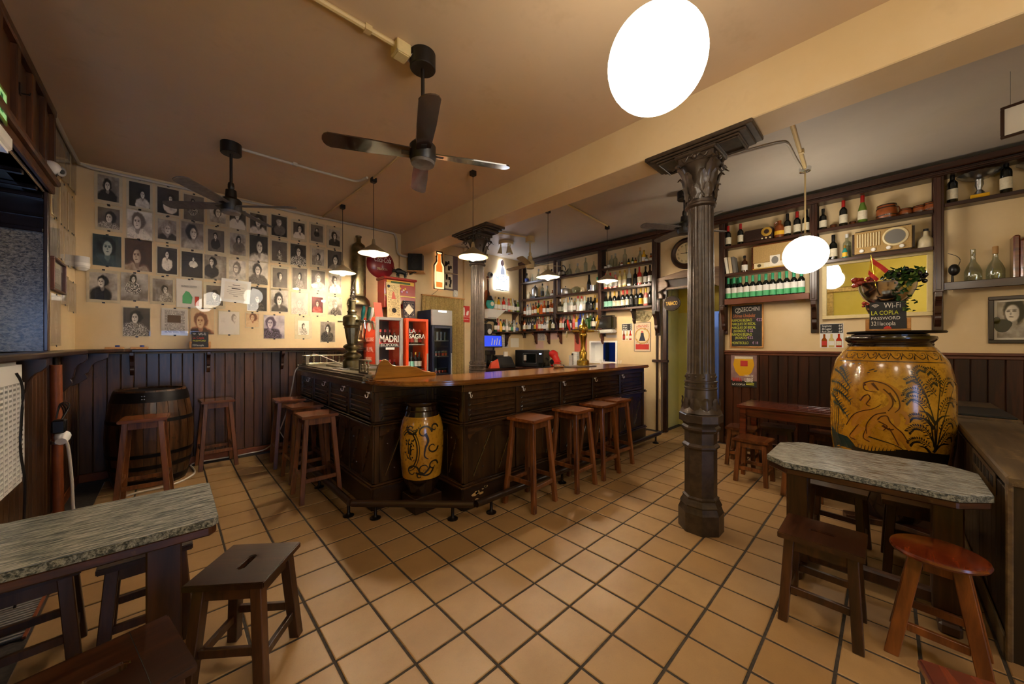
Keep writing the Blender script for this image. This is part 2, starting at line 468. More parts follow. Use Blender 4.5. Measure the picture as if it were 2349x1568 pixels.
# floor tile: each tile its own tone
m, nt, p = new_mat('floor_tile')
g = nt.nodes.new('ShaderNodeNewGeometry'); sx = nt.nodes.new('ShaderNodeSeparateXYZ'); nt.links.new(g.outputs['Position'], sx.inputs[0])
cxn = nt.nodes.new('ShaderNodeCombineXYZ')
nt.links.new(((E(nt, sx.outputs[0]) / TILE) - .051).floor().k, cxn.inputs[0]); nt.links.new(((E(nt, sx.outputs[1]) / TILE) - .592).floor().k, cxn.inputs[1])
wn = nt.nodes.new('ShaderNodeTexWhiteNoise'); wn.noise_dimensions = '2D'; nt.links.new(cxn.outputs[0], wn.inputs['Vector'])
col = mixc(nt, E(nt, wn.outputs['Value']), lin('#a07d50'), lin('#ae8c5e'))
n1 = noise(nt, wpos(nt), 3.0, 5, .65); n2 = noise(nt, wpos(nt), 160, 3, .7); n3 = noise(nt, wpos(nt), 1.1, 4, .6)
col = mixc(nt, n1.step(.35, .75) * .45, col, lin('#8c6c48'))
col = mixc(nt, n2.step(.52, .8) * .35, col, lin('#7a5a3c'))
col = mixc(nt, n3.step(.5, .7) * .25, col, lin('#96714a'))
nt.links.new(col, p.inputs['Base Color']); p.inputs['Specular IOR Level'].default_value = .4
nt.links.new((n1 * .22 + .30).k, p.inputs['Roughness']); bump(nt, p, n2, .06, .002)
# grey-green banded granite of the table tops
def granite(name, rot, edge=False):
    m, nt, p = new_mat(name)
    v = coords(nt, 'Object', ((30, 3, 30) if rot else (3, 30, 30)) if not edge else (24, 24, 24))
    a = noise(nt, v, 3.2, 6, .7, .6); b = noise(nt, v, 9, 4, .75, .3)
    col = mixc(nt, a.step(.38, .62), lin('#1f2b26' if edge else '#48545a'), lin('#a5a595' if edge else '#b2b4b0'))
    col = mixc(nt, b.step(.45, .7) * .8, col, lin('#2c3738' if not edge else '#10140f'))
    nt.links.new(col, p.inputs['Base Color']); p.inputs['Roughness'].default_value = .22 if not edge else .4
    if edge: bump(nt, p, b, .6, .01)
    return m
granite('granite_x', 0); granite('granite_y', math.pi / 2); granite('granite_edge', 0, True)
m, nt, p = new_mat('granite_jamb')
v = coords(nt, 'Object', (20, 20, 34), (0, .5, .4)); a = noise(nt, v, 2.0, 6, .75, .8); b = noise(nt, v, 2.6, 5, .7, .2)
col = mixc(nt, a.step(.36, .62), lin('#1d2330'), lin('#9a9284')); col = mixc(nt, b.step(.5, .68) * .7, col, lin('#5a4a34'))
nt.links.new(col, p.inputs['Base Color']); p.inputs['Roughness'].default_value = .3
# yellow glazed jar
m, nt, p = new_mat('jar_glaze')
v = coords(nt); a = noise(nt, v, 4, 5, .65, .3); b = noise(nt, v, 16, 5, .7); c = noise(nt, v, 45, 4, .7)
col = mixc(nt, a.step(.3, .7), lin('#9c6c18'), lin('#c8942a')); col = mixc(nt, b.step(.5, .72) * .7, col, lin('#6c4010'))
col = mixc(nt, c.step(.58, .7) * .55, col, lin('#3c240c'))
nt.links.new(col, p.inputs['Base Color']); p.inputs['Roughness'].default_value = .2; p.inputs['Coat Weight'].default_value = .5; p.inputs['Coat Roughness'].default_value = .06
plain('jar_ink', '#1c1509', .3, coat=.4); plain('jar_brown', '#4a260a', .3, coat=.4); plain('jar_ochre', '#a8701e', .3, coat=.4); plain('jar_bluegreen', '#1d2f2a', .3, coat=.4)
plain('jar_light', '#d9a63a', .25, coat=.4)
# printed portrait: head, hair and shoulders drawn from the picture's own numbers
m, nt, p = new_mat('portrait_print')
uvn = nt.nodes.new('ShaderNodeTexCoord'); sp = nt.nodes.new('ShaderNodeSeparateXYZ'); nt.links.new(uvn.outputs['UV'], sp.inputs[0])
U, V = E(nt, sp.outputs[0]), E(nt, sp.outputs[1])
def oattr(n):
    a = nt.nodes.new('ShaderNodeAttribute'); a.attribute_type = 'OBJECT'; a.attribute_name = n; return E(nt, a.outputs['Fac'])
seed, fx, fy, fs, bg, cl, hr, pat = (oattr(k) for k in ('seed', 'fx', 'fy', 'fs', 'bg', 'cl', 'hr', 'pat'))
cv = nt.nodes.new('ShaderNodeCombineXYZ'); nt.links.new(U.k, cv.inputs[0]); nt.links.new(V.k, cv.inputs[1]); nt.links.new((seed * 37.0).k, cv.inputs[2])
w1 = noise(nt, cv.outputs[0], 4, 3); w2 = noise(nt, cv.outputs[0], 5.3, 3); w3 = noise(nt, cv.outputs[0], 26, 4, .7); w4 = noise(nt, cv.outputs[0], 2.2, 3)
fs = fs * 1.2
r1 = ((seed * 7.31).frac() - .5) * 2; r2 = (seed * 13.7).frac(); r3 = (seed * 5.77).frac()
pu = ((U - fx) + (w1 - .5) * .16) / fs; pv = ((V - fy) + (w2 - .5) * .16) / fs
def ell(x, y, cx_, cy_, rx, ry, soft=.2):
    a = (x - cx_) / rx; b = (y - cy_) / ry; return 1 - (a * a + b * b).step(1 - soft, 1 + soft)
def over(t, msk, val): return t + (val - t) * msk
tone = bg * (w4 * 1.1 + .45) + (V - .5) * .1
tone = over(tone, ell(pu, pv, r1 * .3, -2.2, r2 * .9 + 1.5, 1.5, .25), cl * (.55 + w1 * .9) + (w3.step(.46, .56) - .5) * pat)
tone = over(tone, ell(pu, pv, r1 * -.15, .14 - r3 * .15, r2 * .3 + .74, r3 * .35 + .86, .35), hr * (.4 + w3 * 1.3))
tone = over(tone, ell(pu, pv, r1 * .1, -.85, .3, .6, .4), .45 + w1 * .2)
fu = ((U - fx) + (w1 - .5) * .05) / fs - r1 * .14; fv = ((V - fy) + (w2 - .5) * .05) / fs
tone = over(tone, ell(fu, fv, .0, -.12, .5, .72, .3), fu * r1 * .5 + .80 - fv * .1)
for ex in (-.2, .2): tone = over(tone, ell(fu, fv, r1 * .1 + ex, .03, .14, .075, .8), .34)
for ex in (-.2, .2): tone = over(tone, ell(fu, fv, r1 * .1 + ex, .16, .17, .035, .9), .40)
tone = over(tone, ell(fu, fv, r1 * .16, -.2, .07, .12, .95), .6)
tone = over(tone, ell(fu, fv, r1 * .12, -.46, .16, .05, .8), .40)
rp = nt.nodes.new('ShaderNodeValToRGB'); nt.links.new(tone.k, rp.inputs[0])
rp.color_ramp.elements[0].position = .10; rp.color_ramp.elements[1].position = .85; rp.color_ramp.elements[0].color = lin('#0d0908'); rp.color_ramp.elements[1].color = lin('#efe6d4')
e_ = rp.color_ramp.elements.new(.5); e_.color = lin('#84786a')
nt.links.new(rp.outputs[0], p.inputs['Base Color']); p.inputs['Roughness'].default_value = .5
def tint_print(name, lo, mid, hi):
    m2 = MATS['portrait_print'].copy(); m2.name = name; MATS[name] = m2
    r = [n for n in m2.node_tree.nodes if n.type == 'VALTORGB'][0].color_ramp
    r.elements[0].color = lin(lo); r.elements[1].color = lin(mid); r.elements[2].color = lin(hi)
tint_print('portrait_teal', '#0c1416', '#4a5e60', '#b9bfb2')
tint_print('portrait_brown', '#1c100a', '#6a4a38', '#cdb79a')
tint_print('portrait_colour', '#2a120c', '#a86a4a', '#dcb98c')
tint_print('portrait_violet', '#1a1424', '#6a5a72', '#cfc2c4')
tint_print('portrait_red', '#2a0c0c', '#a03028', '#d8b8a0')
tint_print('portrait_pale', '#7a6a5c', '#bfb0a2', '#ded4c6')
# scribbled small print for papers and posters
def scribble(name, paper, inkc, rows=26, dens=.5):
    m, nt, p = new_mat(name)
    t = nt.nodes.new('ShaderNodeTexCoord'); s = nt.nodes.new('ShaderNodeSeparateXYZ'); nt.links.new(t.outputs['UV'], s.inputs[0])
    U, V = E(nt, s.outputs[0]), E(nt, s.outputs[1])
    row = ((V * rows).frac() - .5).absv().lt(.27)
    c = nt.nodes.new('ShaderNodeCombineXYZ'); nt.links.new((U * 40).floor().k, c.inputs[0]); nt.links.new((V * rows).floor().k, c.inputs[1])
    w = nt.nodes.new('ShaderNodeTexWhiteNoise'); w.noise_dimensions = '2D'; nt.links.new(c.outputs[0], w.inputs['Vector'])
    k = row * E(nt, w.outputs['Value']).lt(dens) * (U - .5).absv().lt(.4) * (V - .5).absv().lt(.44)
    nt.links.new(mixc(nt, k * .75, lin(paper), lin(inkc)), p.inputs['Base Color']); p.inputs['Roughness'].default_value = .6
scribble('paper_text', '#cfc6bc', '#4a4440', 22, .8)
scribble('poster_cream', '#d8c08c', '#4a3a22', 34, .45)
scribble('poster_dark', '#241c26', '#b9a48c', 14, .4)
scribble('poster_tin', '#c9b49a', '#7a4a30', 18, .4)
scribble('leaflet', '#c9c2be', '#505060', 16, .6)
# ------------------------------------------------------------------ the room shell
fl = struct(B().box(XL - .6, 8.6, YF - .1, YB + .1, -.08, -.004).build('floor', 'tile_grout'), 'terracotta tiled floor with dark joints')
def tile_mesh(w, h, n='tile'):
    c = .004; b = B(); z0, z1 = -.006, 0.0
    lo = [(-w / 2, -h / 2), (w / 2, -h / 2), (w / 2, h / 2), (-w / 2, h / 2)]
    hi = [(-w / 2 + c, -h / 2 + c), (w / 2 - c, -h / 2 + c), (w / 2 - c, h / 2 - c), (-w / 2 + c, h / 2 - c)]
    b.add([(x, y, z0) for x, y in lo] + [(x, y, -.0022) for x, y in lo] + [(x, y, z1) for x, y in hi],
          [(0, 1, 5, 4), (1, 2, 6, 5), (2, 3, 7, 6), (3, 0, 4, 7), (4, 5, 9, 8), (5, 6, 10, 9), (6, 7, 11, 10), (7, 4, 8, 11), (8, 9, 10, 11)])
    return b
TW = TILE - .0135
cells = []
for a in range(-26, 30):
    for b_ in range(-16, 28):
        x = (a + 4.551) * TILE; y = (10.592 - b_ - .5) * TILE
        if not (XL + .1 < x < XR + 1.0 and YF + .1 < y < YB - .1): continue
        if x > XR - .1 and not (1.85 < y < 2.5): continue
        d = Vector((x, y, 0)) - CAM; w = d.dot(FW)
        vis = False
        if w > .3:
            px, py = CX + F_PX * d.dot(RT) / w, CY - F_PX * d.z / w
            vis = -60 < px < 2409 and py < 1640
        inbar = (x > 1.45 and y > 2.75)
        cells.append(((0 if vis and not inbar else 1), w, x, y))
cells.sort()
tm = tile_mesh(TW, TW); t0 = tm.build('tile', 'floor_tile', fl); tme = t0.data
rest = B()
for i, (hid, w, x, y) in enumerate(cells):
    jz = random.uniform(-.0008, .0008)
    if i < 300:
        o = t0 if i == 0 else inst(tme, 'tile', fl)
        o.location = (x, y, jz); o.rotation_euler = (random.uniform(-.003, .003), random.uniform(-.003, .003), random.choice((0, 1, 2, 3)) * math.pi / 2 + random.uniform(-.006, .006))
    else:
        k = len(rest.v); rest.v += [(vx + x, vy + y, vz + jz) for vx, vy, vz in tm.v]; rest.f += [tuple(k + q for q in f) for f in tm.f]; rest.m += [0] * len(tm.f)
o = rest.build('tile_field', 'floor_tile', fl); o['kind'] = 'stuff'

struct(B().box(XL - .1, 2.95, YF - .1, YB + .1, ZC, ZC + .1).build('ceiling', 'ceiling_cream'), 'tan plaster ceiling over the bar room')
struct(B().box(2.95, XR + .1, YF - .1, YB + .1, ZC, ZC + .1).build('ceiling', 'ceiling_cool_light'), 'cream plaster ceiling behind the beam, its cooler light painted in')
struct(B().box(2.90, 3.21, YF, YB, 3.012, ZC + .02).build('ceiling_beam', 'wall_cream', bevel=.006), 'plastered beam crossing the ceiling')

wall_back = struct(B().box(XL - .1, XR + .1, YB, YB + .12, 0, ZC).box(2.86, 3.24, YB - .05, YB, 0, 3.02).box(4.22, 4.62, YB - .06, YB, 0, ZC)
                   .build('wall_back', 'wall_cream'), 'cream plaster wall hung with portraits')
wall_left = struct(B().box(XL - .11, XL, 4.645, YB, 0, ZC).box(XL - .11, XL, 2.35, 4.645, 0, 1.40).box(XL - .11, XL, 2.35, 4.645, 2.66, ZC)
                   .build('wall_left', 'wall_cream'), 'cream wall beside the entrance recess')
struct(B().box(XL - .11, XL, YF, 2.35, 0, ZC).build('wall_left', 'wall_yellow'), 'yellow wall behind the viewpoint')
wall_right = struct(B().box(XR, XR + .12, 2.62, 3.44, 0, ZC).box(XR, XR + .12, 3.44, 4.0, 0, 1.11).box(XR, XR + .12, 3.44, 4.0, 1.50, ZC)
                    .box(XR, XR + .12, 4.0, YB, 0, ZC).box(XR, XR + .12, 1.70, 2.62, 2.43, ZC).box(XR, XR + .12, YF, 1.70, 0, ZC)
                    .build('wall_right', 'wall_cream'), 'cream wall carrying the bottle shelves')
# street side behind the viewpoint: wall with a glazed door
b = B()
for x0, x1, z0, z1 in ((.75, XR + .1, 0, ZC), (XL - .1, -.55, 0, ZC), (-.55, .75, 1.95, ZC)): b.box(x0, x1, YF - .12, YF, z0, z1)
struct(b.build('wall_front', 'wall_yellow'), 'yellow street wall')
for i, (x0, x1, z0, z1) in enumerate(((-.55, .75, 0, 1.95),)):
    w = struct(B().box(x0, x0 + .06, YF - .08, YF - .02, z0, z1).box(x1 - .06, x1, YF - .08, YF - .02, z0, z1).box(x0 + .06, x1 - .06, YF - .08, YF - .02, z1 - .06, z1)
               .box(x0 + .06, x1 - .06, YF - .08, YF - .02, z0, z0 + .06).build('door_3', 'wood_frame'), 'dark framed street glazing')
    B().box(x0 + .06, x1 - .06, YF - .055, YF - .05, z0 + .06, z1 - .06).build('pane', 'glass_pane', w)

# entrance recess in the left wall
rec = struct(B().box(-1.32, XL - .001, 4.632, 4.644, 1.36, 2.335).build('wall_recess', 'granite_jamb'), 'speckled polished granite jamb of the entrance')
b = B().box(-1.32, XL - .005, 4.62, 4.70, 2.335, 2.70)
b.build('panel', 'wood_dark_panel', rec)
for z0, z1, d in ((2.335, 2.37, .03), (2.455, 2.48, .02), (2.60, 2.635, .035)): B().box(-1.32, XL - .004, 4.62 - d, 4.62, z0, z1).build('rail', 'wood_dark_panel', rec, bevel=.006)
B().box(-1.32, XL - .11, 2.33, 2.35, 1.90, 2.72).build('side_baffle', 'wood_dark_panel', rec); B().box(-1.32, XL - .01, 2.35, 4.62, 2.66, 2.72).build('soffit', 'wood_dark_panel', rec)  # upper side closed by an added, unseen panel that blocks sky light
for y in (2.9, 3.3, 3.7, 4.1, 4.45): B().box(-1.30, XL - .015, y, y + .05, 2.63, 2.66).build('soffit_batten', 'wood_dark_panel', rec, bevel=.006)
B().box(-1.32, XL + .0, 2.35, 4.645, 1.345, 1.40).build('sill', 'wood_frame', rec)
w = struct(B().box(-1.34, -1.30, 2.35, 2.42, 1.4, 2.66).box(-1.34, -1.30, 3.48, 3.54, 1.4, 2.66).box(-1.34, -1.30, 4.58, 4.645, 1.4, 2.66).box(-1.34, -1.30, 2.35, 4.645, 2.60, 2.66)
           .build('window_2', 'wood_frame'), 'dark closed shutter of the entrance recess')
for y0, y1 in ((2.42, 3.48), (3.54, 4.58)): B().box(-1.33, -1.31, y0, y1, 1.4, 2.6).build('shutter_panel', 'wood_dark_panel', w)
# wooden cupboard front above the recess
fa = struct(B().box(XL - .02, XL + .02, 2.35, 4.66, 2.665, 3.345).build('trim_1', 'wood_fascia'), 'brown panelled cupboard front above the entrance')
B().box(XL, XL + .055, 2.35, 4.66, 3.285, 3.345).build('top_moulding', 'wood_fascia', fa, bevel=.008)
B().box(XL, XL + .075, 2.35, 4.66, 2.73, 2.775).build('lower_moulding', 'wood_fascia', fa, bevel=.01)
B().box(XL, XL + .045, 2.35, 4.665, 2.665, 2.73).build('bottom_rail', 'wood_fascia', fa, bevel=.008)
for y in (2.7, 3.03, 3.36, 3.69, 4.02, 4.33, 4.62): B().box(XL + .015, XL + .05, y - .035, y + .035, 2.775, 3.285).build('stile', 'wood_fascia', fa, bevel=.006)
for y in (2.865, 3.195, 3.525, 3.855, 4.175, 4.475): B().box(XL + .015, XL + .028, y - .10, y + .10, 2.81, 3.25).build('panel', 'wood_fascia', fa, bevel=.012)
h = B().box(XL + .05, XL + .056, 3.67, 3.70, 2.99, 3.06); h.tube([(XL + .055, 3.685, 3.0), (XL + .085, 3.70, 3.01), (XL + .085, 3.72, 3.03)], .005, 6)
h.build('latch', 'iron_dark', fa)
# jamb post beside the granite
struct(B().box(XL - .006, XL + .02, 4.60, 4.66, 1.40, 2.665).build('trim_2', 'wood_frame', bevel=.006), 'dark wooden jamb of the entrance')

# conduit along the top of the left and back walls
pts = smooth_path([(XL + .03, 1.2, 3.33), (XL + .03, 4.0, 3.34), (XL + .03, 5.55, 3.33), (XL + .07, 5.79, 3.325), (XL + .35, YB - .03, 3.32), (1.2, YB - .03, 3.335), (2.74, YB - .03, 3.35)], 4) + \
      smooth_path([(2.77, YB - .035, 3.34), (2.80, YB - .045, 3.25), (2.81, YB - .06, 3.05), (2.86, YB - .09, 2.98), (3.0, YB - .12, 2.97)], 4)
cd_ = tag(B().tube(pts, .017, 8).build('wall_conduit', 'conduit_grey', smooth=True), 'long cream conduit running under the ceiling above the portraits', 'pipe')
for p_ in ((XL + .03, 4.7, 3.34), (.25, YB - .03, 3.325), (1.9, YB - .03, 3.34)): B().lathe([(.022, -.012), (.022, .012)], 8, p_, (0, 1, 0) if p_[0] < 0 else (1, 0, 0)).build('clip', 'conduit_grey', cd_)

# ---- wainscots: every board a part of its wall
def plank(w, t, z0, z1):
    c = .006
    return B().prism([(-w / 2, 0), (w / 2, 0), (w / 2, t - c), (w / 2 - c, t), (-w / 2 + c, t), (-w / 2, t - c)], frame((0, 0, 0), (1, 0, 0), (0, -1, 0)), -z1, -z0)
me = plank(.098, .022, .09, 1.345).build('plank', 'wood_wainscot', wall_back); pm = me.data; me.location = (-.65, YB, 0)
for i in range(1, 30): inst(pm, 'plank', wall_back, (-.65 + i * .1, YB, 0))
for i in range(34): inst(pm, 'plank', wall_left, (XL, 5.78 - i * .1, 0), (0, 0, math.pi / 2))
me = plank(.105, .02, .10, 1.33).build('plank', 'wood_wainscot_r', wall_right); pr = me.data; me.location = (XR, 1.60, 0); me.rotation_euler = (0, 0, -math.pi / 2)
for i in range(1, 29): inst(pr, 'plank', wall_right, (XR, 1.60 - i * .107, 0), (0, 0, -math.pi / 2))
B().box(XR - .045, XR, -1.5, 1.665, 1.335, 1.365).box(XR - .032, XR, -1.5, 1.665, 1.30, 1.335).build('wainscot_cap', 'wood_trim_red', wall_right, bevel=.006)
struct(B().box(XR - .03, XR, -1.5, 1.66, 0, .10).build('baseboard_right', 'wood_trim_red', bevel=.006))
struct(B().box(XL, 2.2, YB - .03, YB, 0, .085).build('baseboard_back', 'rust_skirting', bevel=.005))
struct(B().box(XL, XL + .03, 2.35, YB - .03, 0, .085).build('baseboard_left', 'rust_skirting', bevel=.005))
B().box(XL + .25, 2.25, YB - .15, YB, 1.365, 1.40).build('drinks_ledge', 'wood_frame', wall_back, bevel=.008)
B().prism([(XL, 2.35), (XL + .16, 2.35), (XL + .16, 5.2), (XL + .30, 5.58), (XL + .42, YB - .15), (XL + .42, YB), (XL, YB)], frame((0, 0, 0), (1, 0, 0), (0, 1, 0)), 1.365, 1.402).build('drinks_ledge', 'wood_frame', wall_left, bevel=.008)
def corbel(fr, dep, hgt, th, par, mat='wood_frame', name='bracket'):
    """scrolled bracket: profile in (out, up) of the frame, th thick"""
    pr_ = [(0, 0), (dep, 0), (dep, -.14 * hgt), (dep * .9, -.2 * hgt)] + arc(dep * .92, -hgt * .52, dep * .42, 100, 175, 4, hgt * .3) + \
          [(dep * .46, -hgt * .6)] + arc(dep * .22, -hgt * .74, dep * .2, 50, -60, 4, hgt * .12) + [(dep * .2, -hgt * .92), (0, -hgt)]
    return B().prism(pr_, fr, -th / 2, th / 2).build(name, mat, par, bevel=.003)
for px in (303, 478, 647):
    p_ = onY(px, 815, YB - .05); corbel(frame((p_.x, YB - .022, 1.364), (0, -1, 0), (0, 0, 1)), .12, .26, .035, wall_back)
for y in (5.05, 3.6): corbel(frame((XL + .022, y, 1.364), (1, 0, 0), (0, 0, 1)), .15, .34, .05, wall_left)
corbel(frame((XL + .022, 5.5, 1.364), (1, 0, 0), (0, 0, 1)), .24, .32, .04, wall_left)

# ---- kitchen passage seen through the doorway and the hatch
struct(B().box(XR + .12, 6.72, 2.62, 2.70, 0, 2.6).build('wall_passage', 'wall_green'), 'pale green side wall of the passage')
struct(B().box(6.70, 6.80, 2.28, 2.62, 0, 2.02).build('wall_passage', 'wall_green'))
struct(B().box(6.70, 6.80, .9, 2.62, 2.02, 2.9).build('wall_passage', 'wall_yellow'), 'yellow wall above the kitchen opening')
struct(B().box(6.07, 8.4, .9, 1.0, 0, 2.9).box(8.3, 8.4, 1.0, 5.2, 0, 2.9).box(6.07, 8.4, 5.2, 5.3, 0, 2.9).build('wall_kitchen', 'wall_bluewhite'), 'pale blue walls of the kitchen')
struct(B().box(6.07, 8.4, .9, 5.3, 2.9, 2.95).build('ceiling', 'ceiling_cool_light'))
B().box(6.66, 6.70, 2.255, 2.30, 0, 2.02).build('door_frame', 'paint_white', None)
bpy.data.objects['door_frame']['kind'] = 'structure'; bpy.data.objects['door_frame'].name = 'trim_3'
d = struct(B().box(7.0, 7.04, 1.30, 2.05, 0.01, 2.0).build('door_2', 'blue_door'), 'dark blue kitchen door standing open')
B().sphere((6.97, 1.98, 1.02), .03).build('door_handle', 'chrome', d, smooth=True)
kc = thing('kitchen_cabinet', 'dark kitchen cabinet with oven seen through the doorway behind the column', 'cabinet', (7.6, 2.7, 0))
B().box(7.35, 7.95, 2.46, 3.1, 0, .9).build('base_unit', 'kitchen_dark', kc, bevel=.005); B().box(7.35, 7.95, 2.46, 3.1, 1.35, 2.1).build('wall_unit', 'kitchen_dark', kc, bevel=.005)
B().box(7.33, 7.35, 2.5, 2.9, .15, .75).build('door', 'kitchen_dark', kc); B().box(7.3, 7.345, 2.55, 2.8, 1.0, 1.3).build('oven', 'steel', kc)
bb = struct(B().box(7.2, 7.24, 3.0, 5.0, .5, 2.4).build('wall_kitchen', 'blue_door'))
for y in (3.9, 4.35, 4.6): B().box(7.17, 7.2, y, y + .08, .5, 2.4).build('batten', 'kitchen_dark', bb)
kl = thing('kitchen_fill_lamp', 'unseen tube lamp added to brighten the kitchen beyond the doorway', 'lamp', (7.0, 2.6, 2.87))  # lamp out of view, added so that the kitchen is lit
B().box(6.95, 7.05, 1.6, 4.8, 2.86, 2.90).build('housing', 'white_plastic', kl); emit('kitchen_fill_glow', '#a9c4ff', 8); B().box(6.97, 7.03, 1.65, 4.75, 2.845, 2.86).build('tube', 'kitchen_fill_glow', kl)
# hatch frame
hf = struct(B().box(XR - .02, XR + .13, 3.42, 3.455, 1.09, 1.52).box(XR - .02, XR + .13, 3.985, 4.02, 1.09, 1.52).box(XR - .02, XR + .13, 3.455, 3.985, 1.49, 1.52).box(XR - .02, XR + .13, 3.455, 3.985, 1.09, 1.12)
            .build('window_3', 'paint_white'), 'white framed serving hatch to the kitchen')
B().box(XR + .12, XR + .128, 3.80, 3.985, 1.12, 1.49).build('shutter', 'paint_white', hf)

# ---- doorway in the right wall: dark posts, carved header, latch bar
dw = struct(B().box(XR - .05, XR + .02, 2.50, 2.565, 0, 2.36).build('door_1', 'wood_frame', bevel=.006), 'dark wooden doorway with a carved header')
B().box(XR - .03, XR + .0, 2.66, 2.69, 0, 1.75).build('inner_post', 'wood_frame', dw, bevel=.004)
B().box(XR - .06, XR + .02, 1.655, 1.72, 0, 2.36).build('post', 'wood_frame', dw, bevel=.006)
B().box(XR - .07, XR - .0, 2.48, 2.74, 1.155, 1.195).build('latch_bar', 'wood_frame', dw, bevel=.004)
hd = [(2.72, 2.52), (2.72, 2.22)] + arc(2.62, 2.23, .08, 200, 90, 5) + arc(2.52, 2.42, .06, 210, 100, 4, .08) + [(2.40, 2.50), (1.90, 2.50)] + arc(1.80, 2.42, .06, 80, -30, 4, .08) + [(1.68, 2.30), (1.64, 2.22), (1.64, 2.60), (2.2, 2.62)]
B().prism([(y, z) for y, z in hd], frame((XR - .10, 0, 0), (0, 1, 0), (0, 0, 1)), -.02, .02).build('carved_header', 'wood_header', dw, bevel=.004)
B().box(XR - .06, XR, 1.66, 2.62, 2.34, 2.53).build('lintel', 'wood_frame', dw)
B().box(XR - .09, XR - .06, 1.72, 2.50, 2.345, 2.38).build('lintel_strip', 'wood_header', dw, bevel=.005)
# ------------------------------------------------------------------ the bar
YFACE, XFACE, XEND, NX, NY = 2.57, 1.29, 5.23, 1.86, 3.11
bar = thing('bar_counter', 'dark panelled wooden bar with slatted drawers band and brass hooks', 'bar counter', (2.4, 3.1, 0))
def bar_face(o, u, L, marks, hooks):
    fr = frame(o, u, (0, 0, 1)); S = lambda a0, a1, z0, z1, d0, d1, n, m='wood_bar_h', bv=.004: B().slab(fr, a0, a1, z0, z1, d0, d1).build(n, m, bar, bevel=bv)
    S(0, L, .0, 1.098, -.04, -.012, 'carcass', 'wood_bar', 0)
    S(-.02, L + .02, 0, .19, -.012, .03, 'plinth', 'wood_plinth')
    S(-.035, L + .035, .19, .208, -.012, .045, 'plinth_moulding'); S(-.022, L + .022, .208, .226, -.012, .03, 'plinth_moulding')
    S(-.02, L + .02, .735, .752, -.012, .05, 'ledge'); S(-.012, L + .012, .752, .768, -.012, .034, 'ledge')
    S(0, L, 1.03, 1.098, -.012, .012, 'top_rail')
    for k, m_ in enumerate(marks):
        w = .045; a = min(max(m_, w / 2), L - w / 2)
        S(a - w / 2, a + w / 2, .226, .735, -.012, .012, 'stile', 'wood_bar'); S(a - w / 2, a + w / 2, .768, 1.03, -.012, .012, 'stile', 'wood_bar')
    for k in range(len(marks) - 1):
        a0, a1 = marks[k] + .03, marks[k + 1] - .03; W = a1 - a0
        for z, hh, dd in ((.968, .012, .010), (.915, .016, .012), (.868, .016, .012), (.825, .018, .013), (.792, .026, .016)):
            B().prism([(a0 + .015, z - hh / 2), (a1 - .015, z - hh / 2), (a1 - .03, z + hh / 2), (a0 + .03, z + hh / 2)], fr, -.012, dd).build('slat', 'wood_bar_h', bar, bevel=.003)
        # lower panel: two boards, an arched top rail and a raised diagonal strip
        mid = a0 + W * .55
        for q0, q1 in ((a0, mid - .004), (mid + .004, a1)):
            B().slab(fr, q0, q1, .226, .735, -.012, -.002).build('board', 'wood_bar', bar, bevel=.003)
        top = [(a0, .735), (a0, .63)] + [(a0 + W * .5 + W * .46 * math.cos(t), .60 + .085 * math.sin(t)) for t in [math.pi * (1 - i / 8) for i in range(9)]] + [(a1, .63), (a1, .735)]
        B().prism(top[::-1], fr, -.004, .006).build('arched_rail', 'wood_bar_h', bar, bevel=.002)
        O, uu, vv, nn = fr; p0 = O + uu * (a0 + W * .10) + vv * .27 + nn * .004; p1 = O + uu * (a0 + W * .46) + vv * .655 + nn * .004
        B().bar(p0, p1, .012, .022, nn, .012, .022).build('diagonal_strip', 'wood_bar_h', bar, bevel=.003)
        p0 = O + uu * (a0 + W * .62) + vv * .27 + nn * .004; p1 = O + uu * (a0 + W * .88) + vv * .60 + nn * .004
        B().bar(p0, p1, .008, .014, nn).build('diagonal_strip', 'wood_bar_h', bar, bevel=.002)
        for qa, qz in ((.16, .56), (.70, .60), (.30, .33)):
            B().sphere(O + uu * (a0 + W * qa) + vv * qz, .009, 8, 6).build('stud', 'wood_bar_h', bar, smooth=True)
    O, uu, vv, nn = fr
    for a in hooks:
        c = O + uu * a + vv * 1.022 + nn * .012
        hk = B().lathe([(.010, 0), (.010, .004), (.004, .006)], 10, c, nn)
        hk.tube(smooth_path([c + nn * .004 + vv * .003, c + nn * .014 - vv * .004, c + nn * .016 - vv * .028, c + nn * .026 - vv * .040, c + nn * .038 - vv * .030, c + nn * .040 - vv * .012], 3), .0035, 6)
        hk.tube([c + nn * .004 + vv * .004, c + nn * .03 + vv * .010], .003, 6); hk.build('coat_hook', 'cap_white', bar, smooth=True)
rm = [onY(px, 900, YFACE).x - NX for px in (1066, 1187, 1287, 1360, 1422, 1474)]
bar_face((NX, YFACE, 0), (1, 0, 0), XEND - NX, rm, [onY(px, 900, YFACE).x - NX for px in (1075, 1196, 1290, 1362, 1425)])
YE = 5.50
lm = [YE - onX(px, 900, XFACE).y for px in (688, 719.4, 756, 801.8, 857)]
bar_face((XFACE, YE, 0), (0, -1, 0), YE - NY, lm, [YE - onX(px, 890, XFACE).y for px in (714, 750, 794, 851)])
bar_face((XFACE, NY, 0), (1, 0, 0), NX - XFACE, [.02, NX - XFACE - .02], [])
bar_face((NX, NY, 0), (0, -1, 0), NY - YFACE, [.02, NY - YFACE - .02], [])
B().box(XEND - .03, XEND, YFACE, 3.06, 0, 1.098).build('end_panel', 'wood_bar', bar); B().box(NX, XEND - .03, 3.03, 3.06, .0, 1.098).build('back_panel', 'wood_bar', bar)
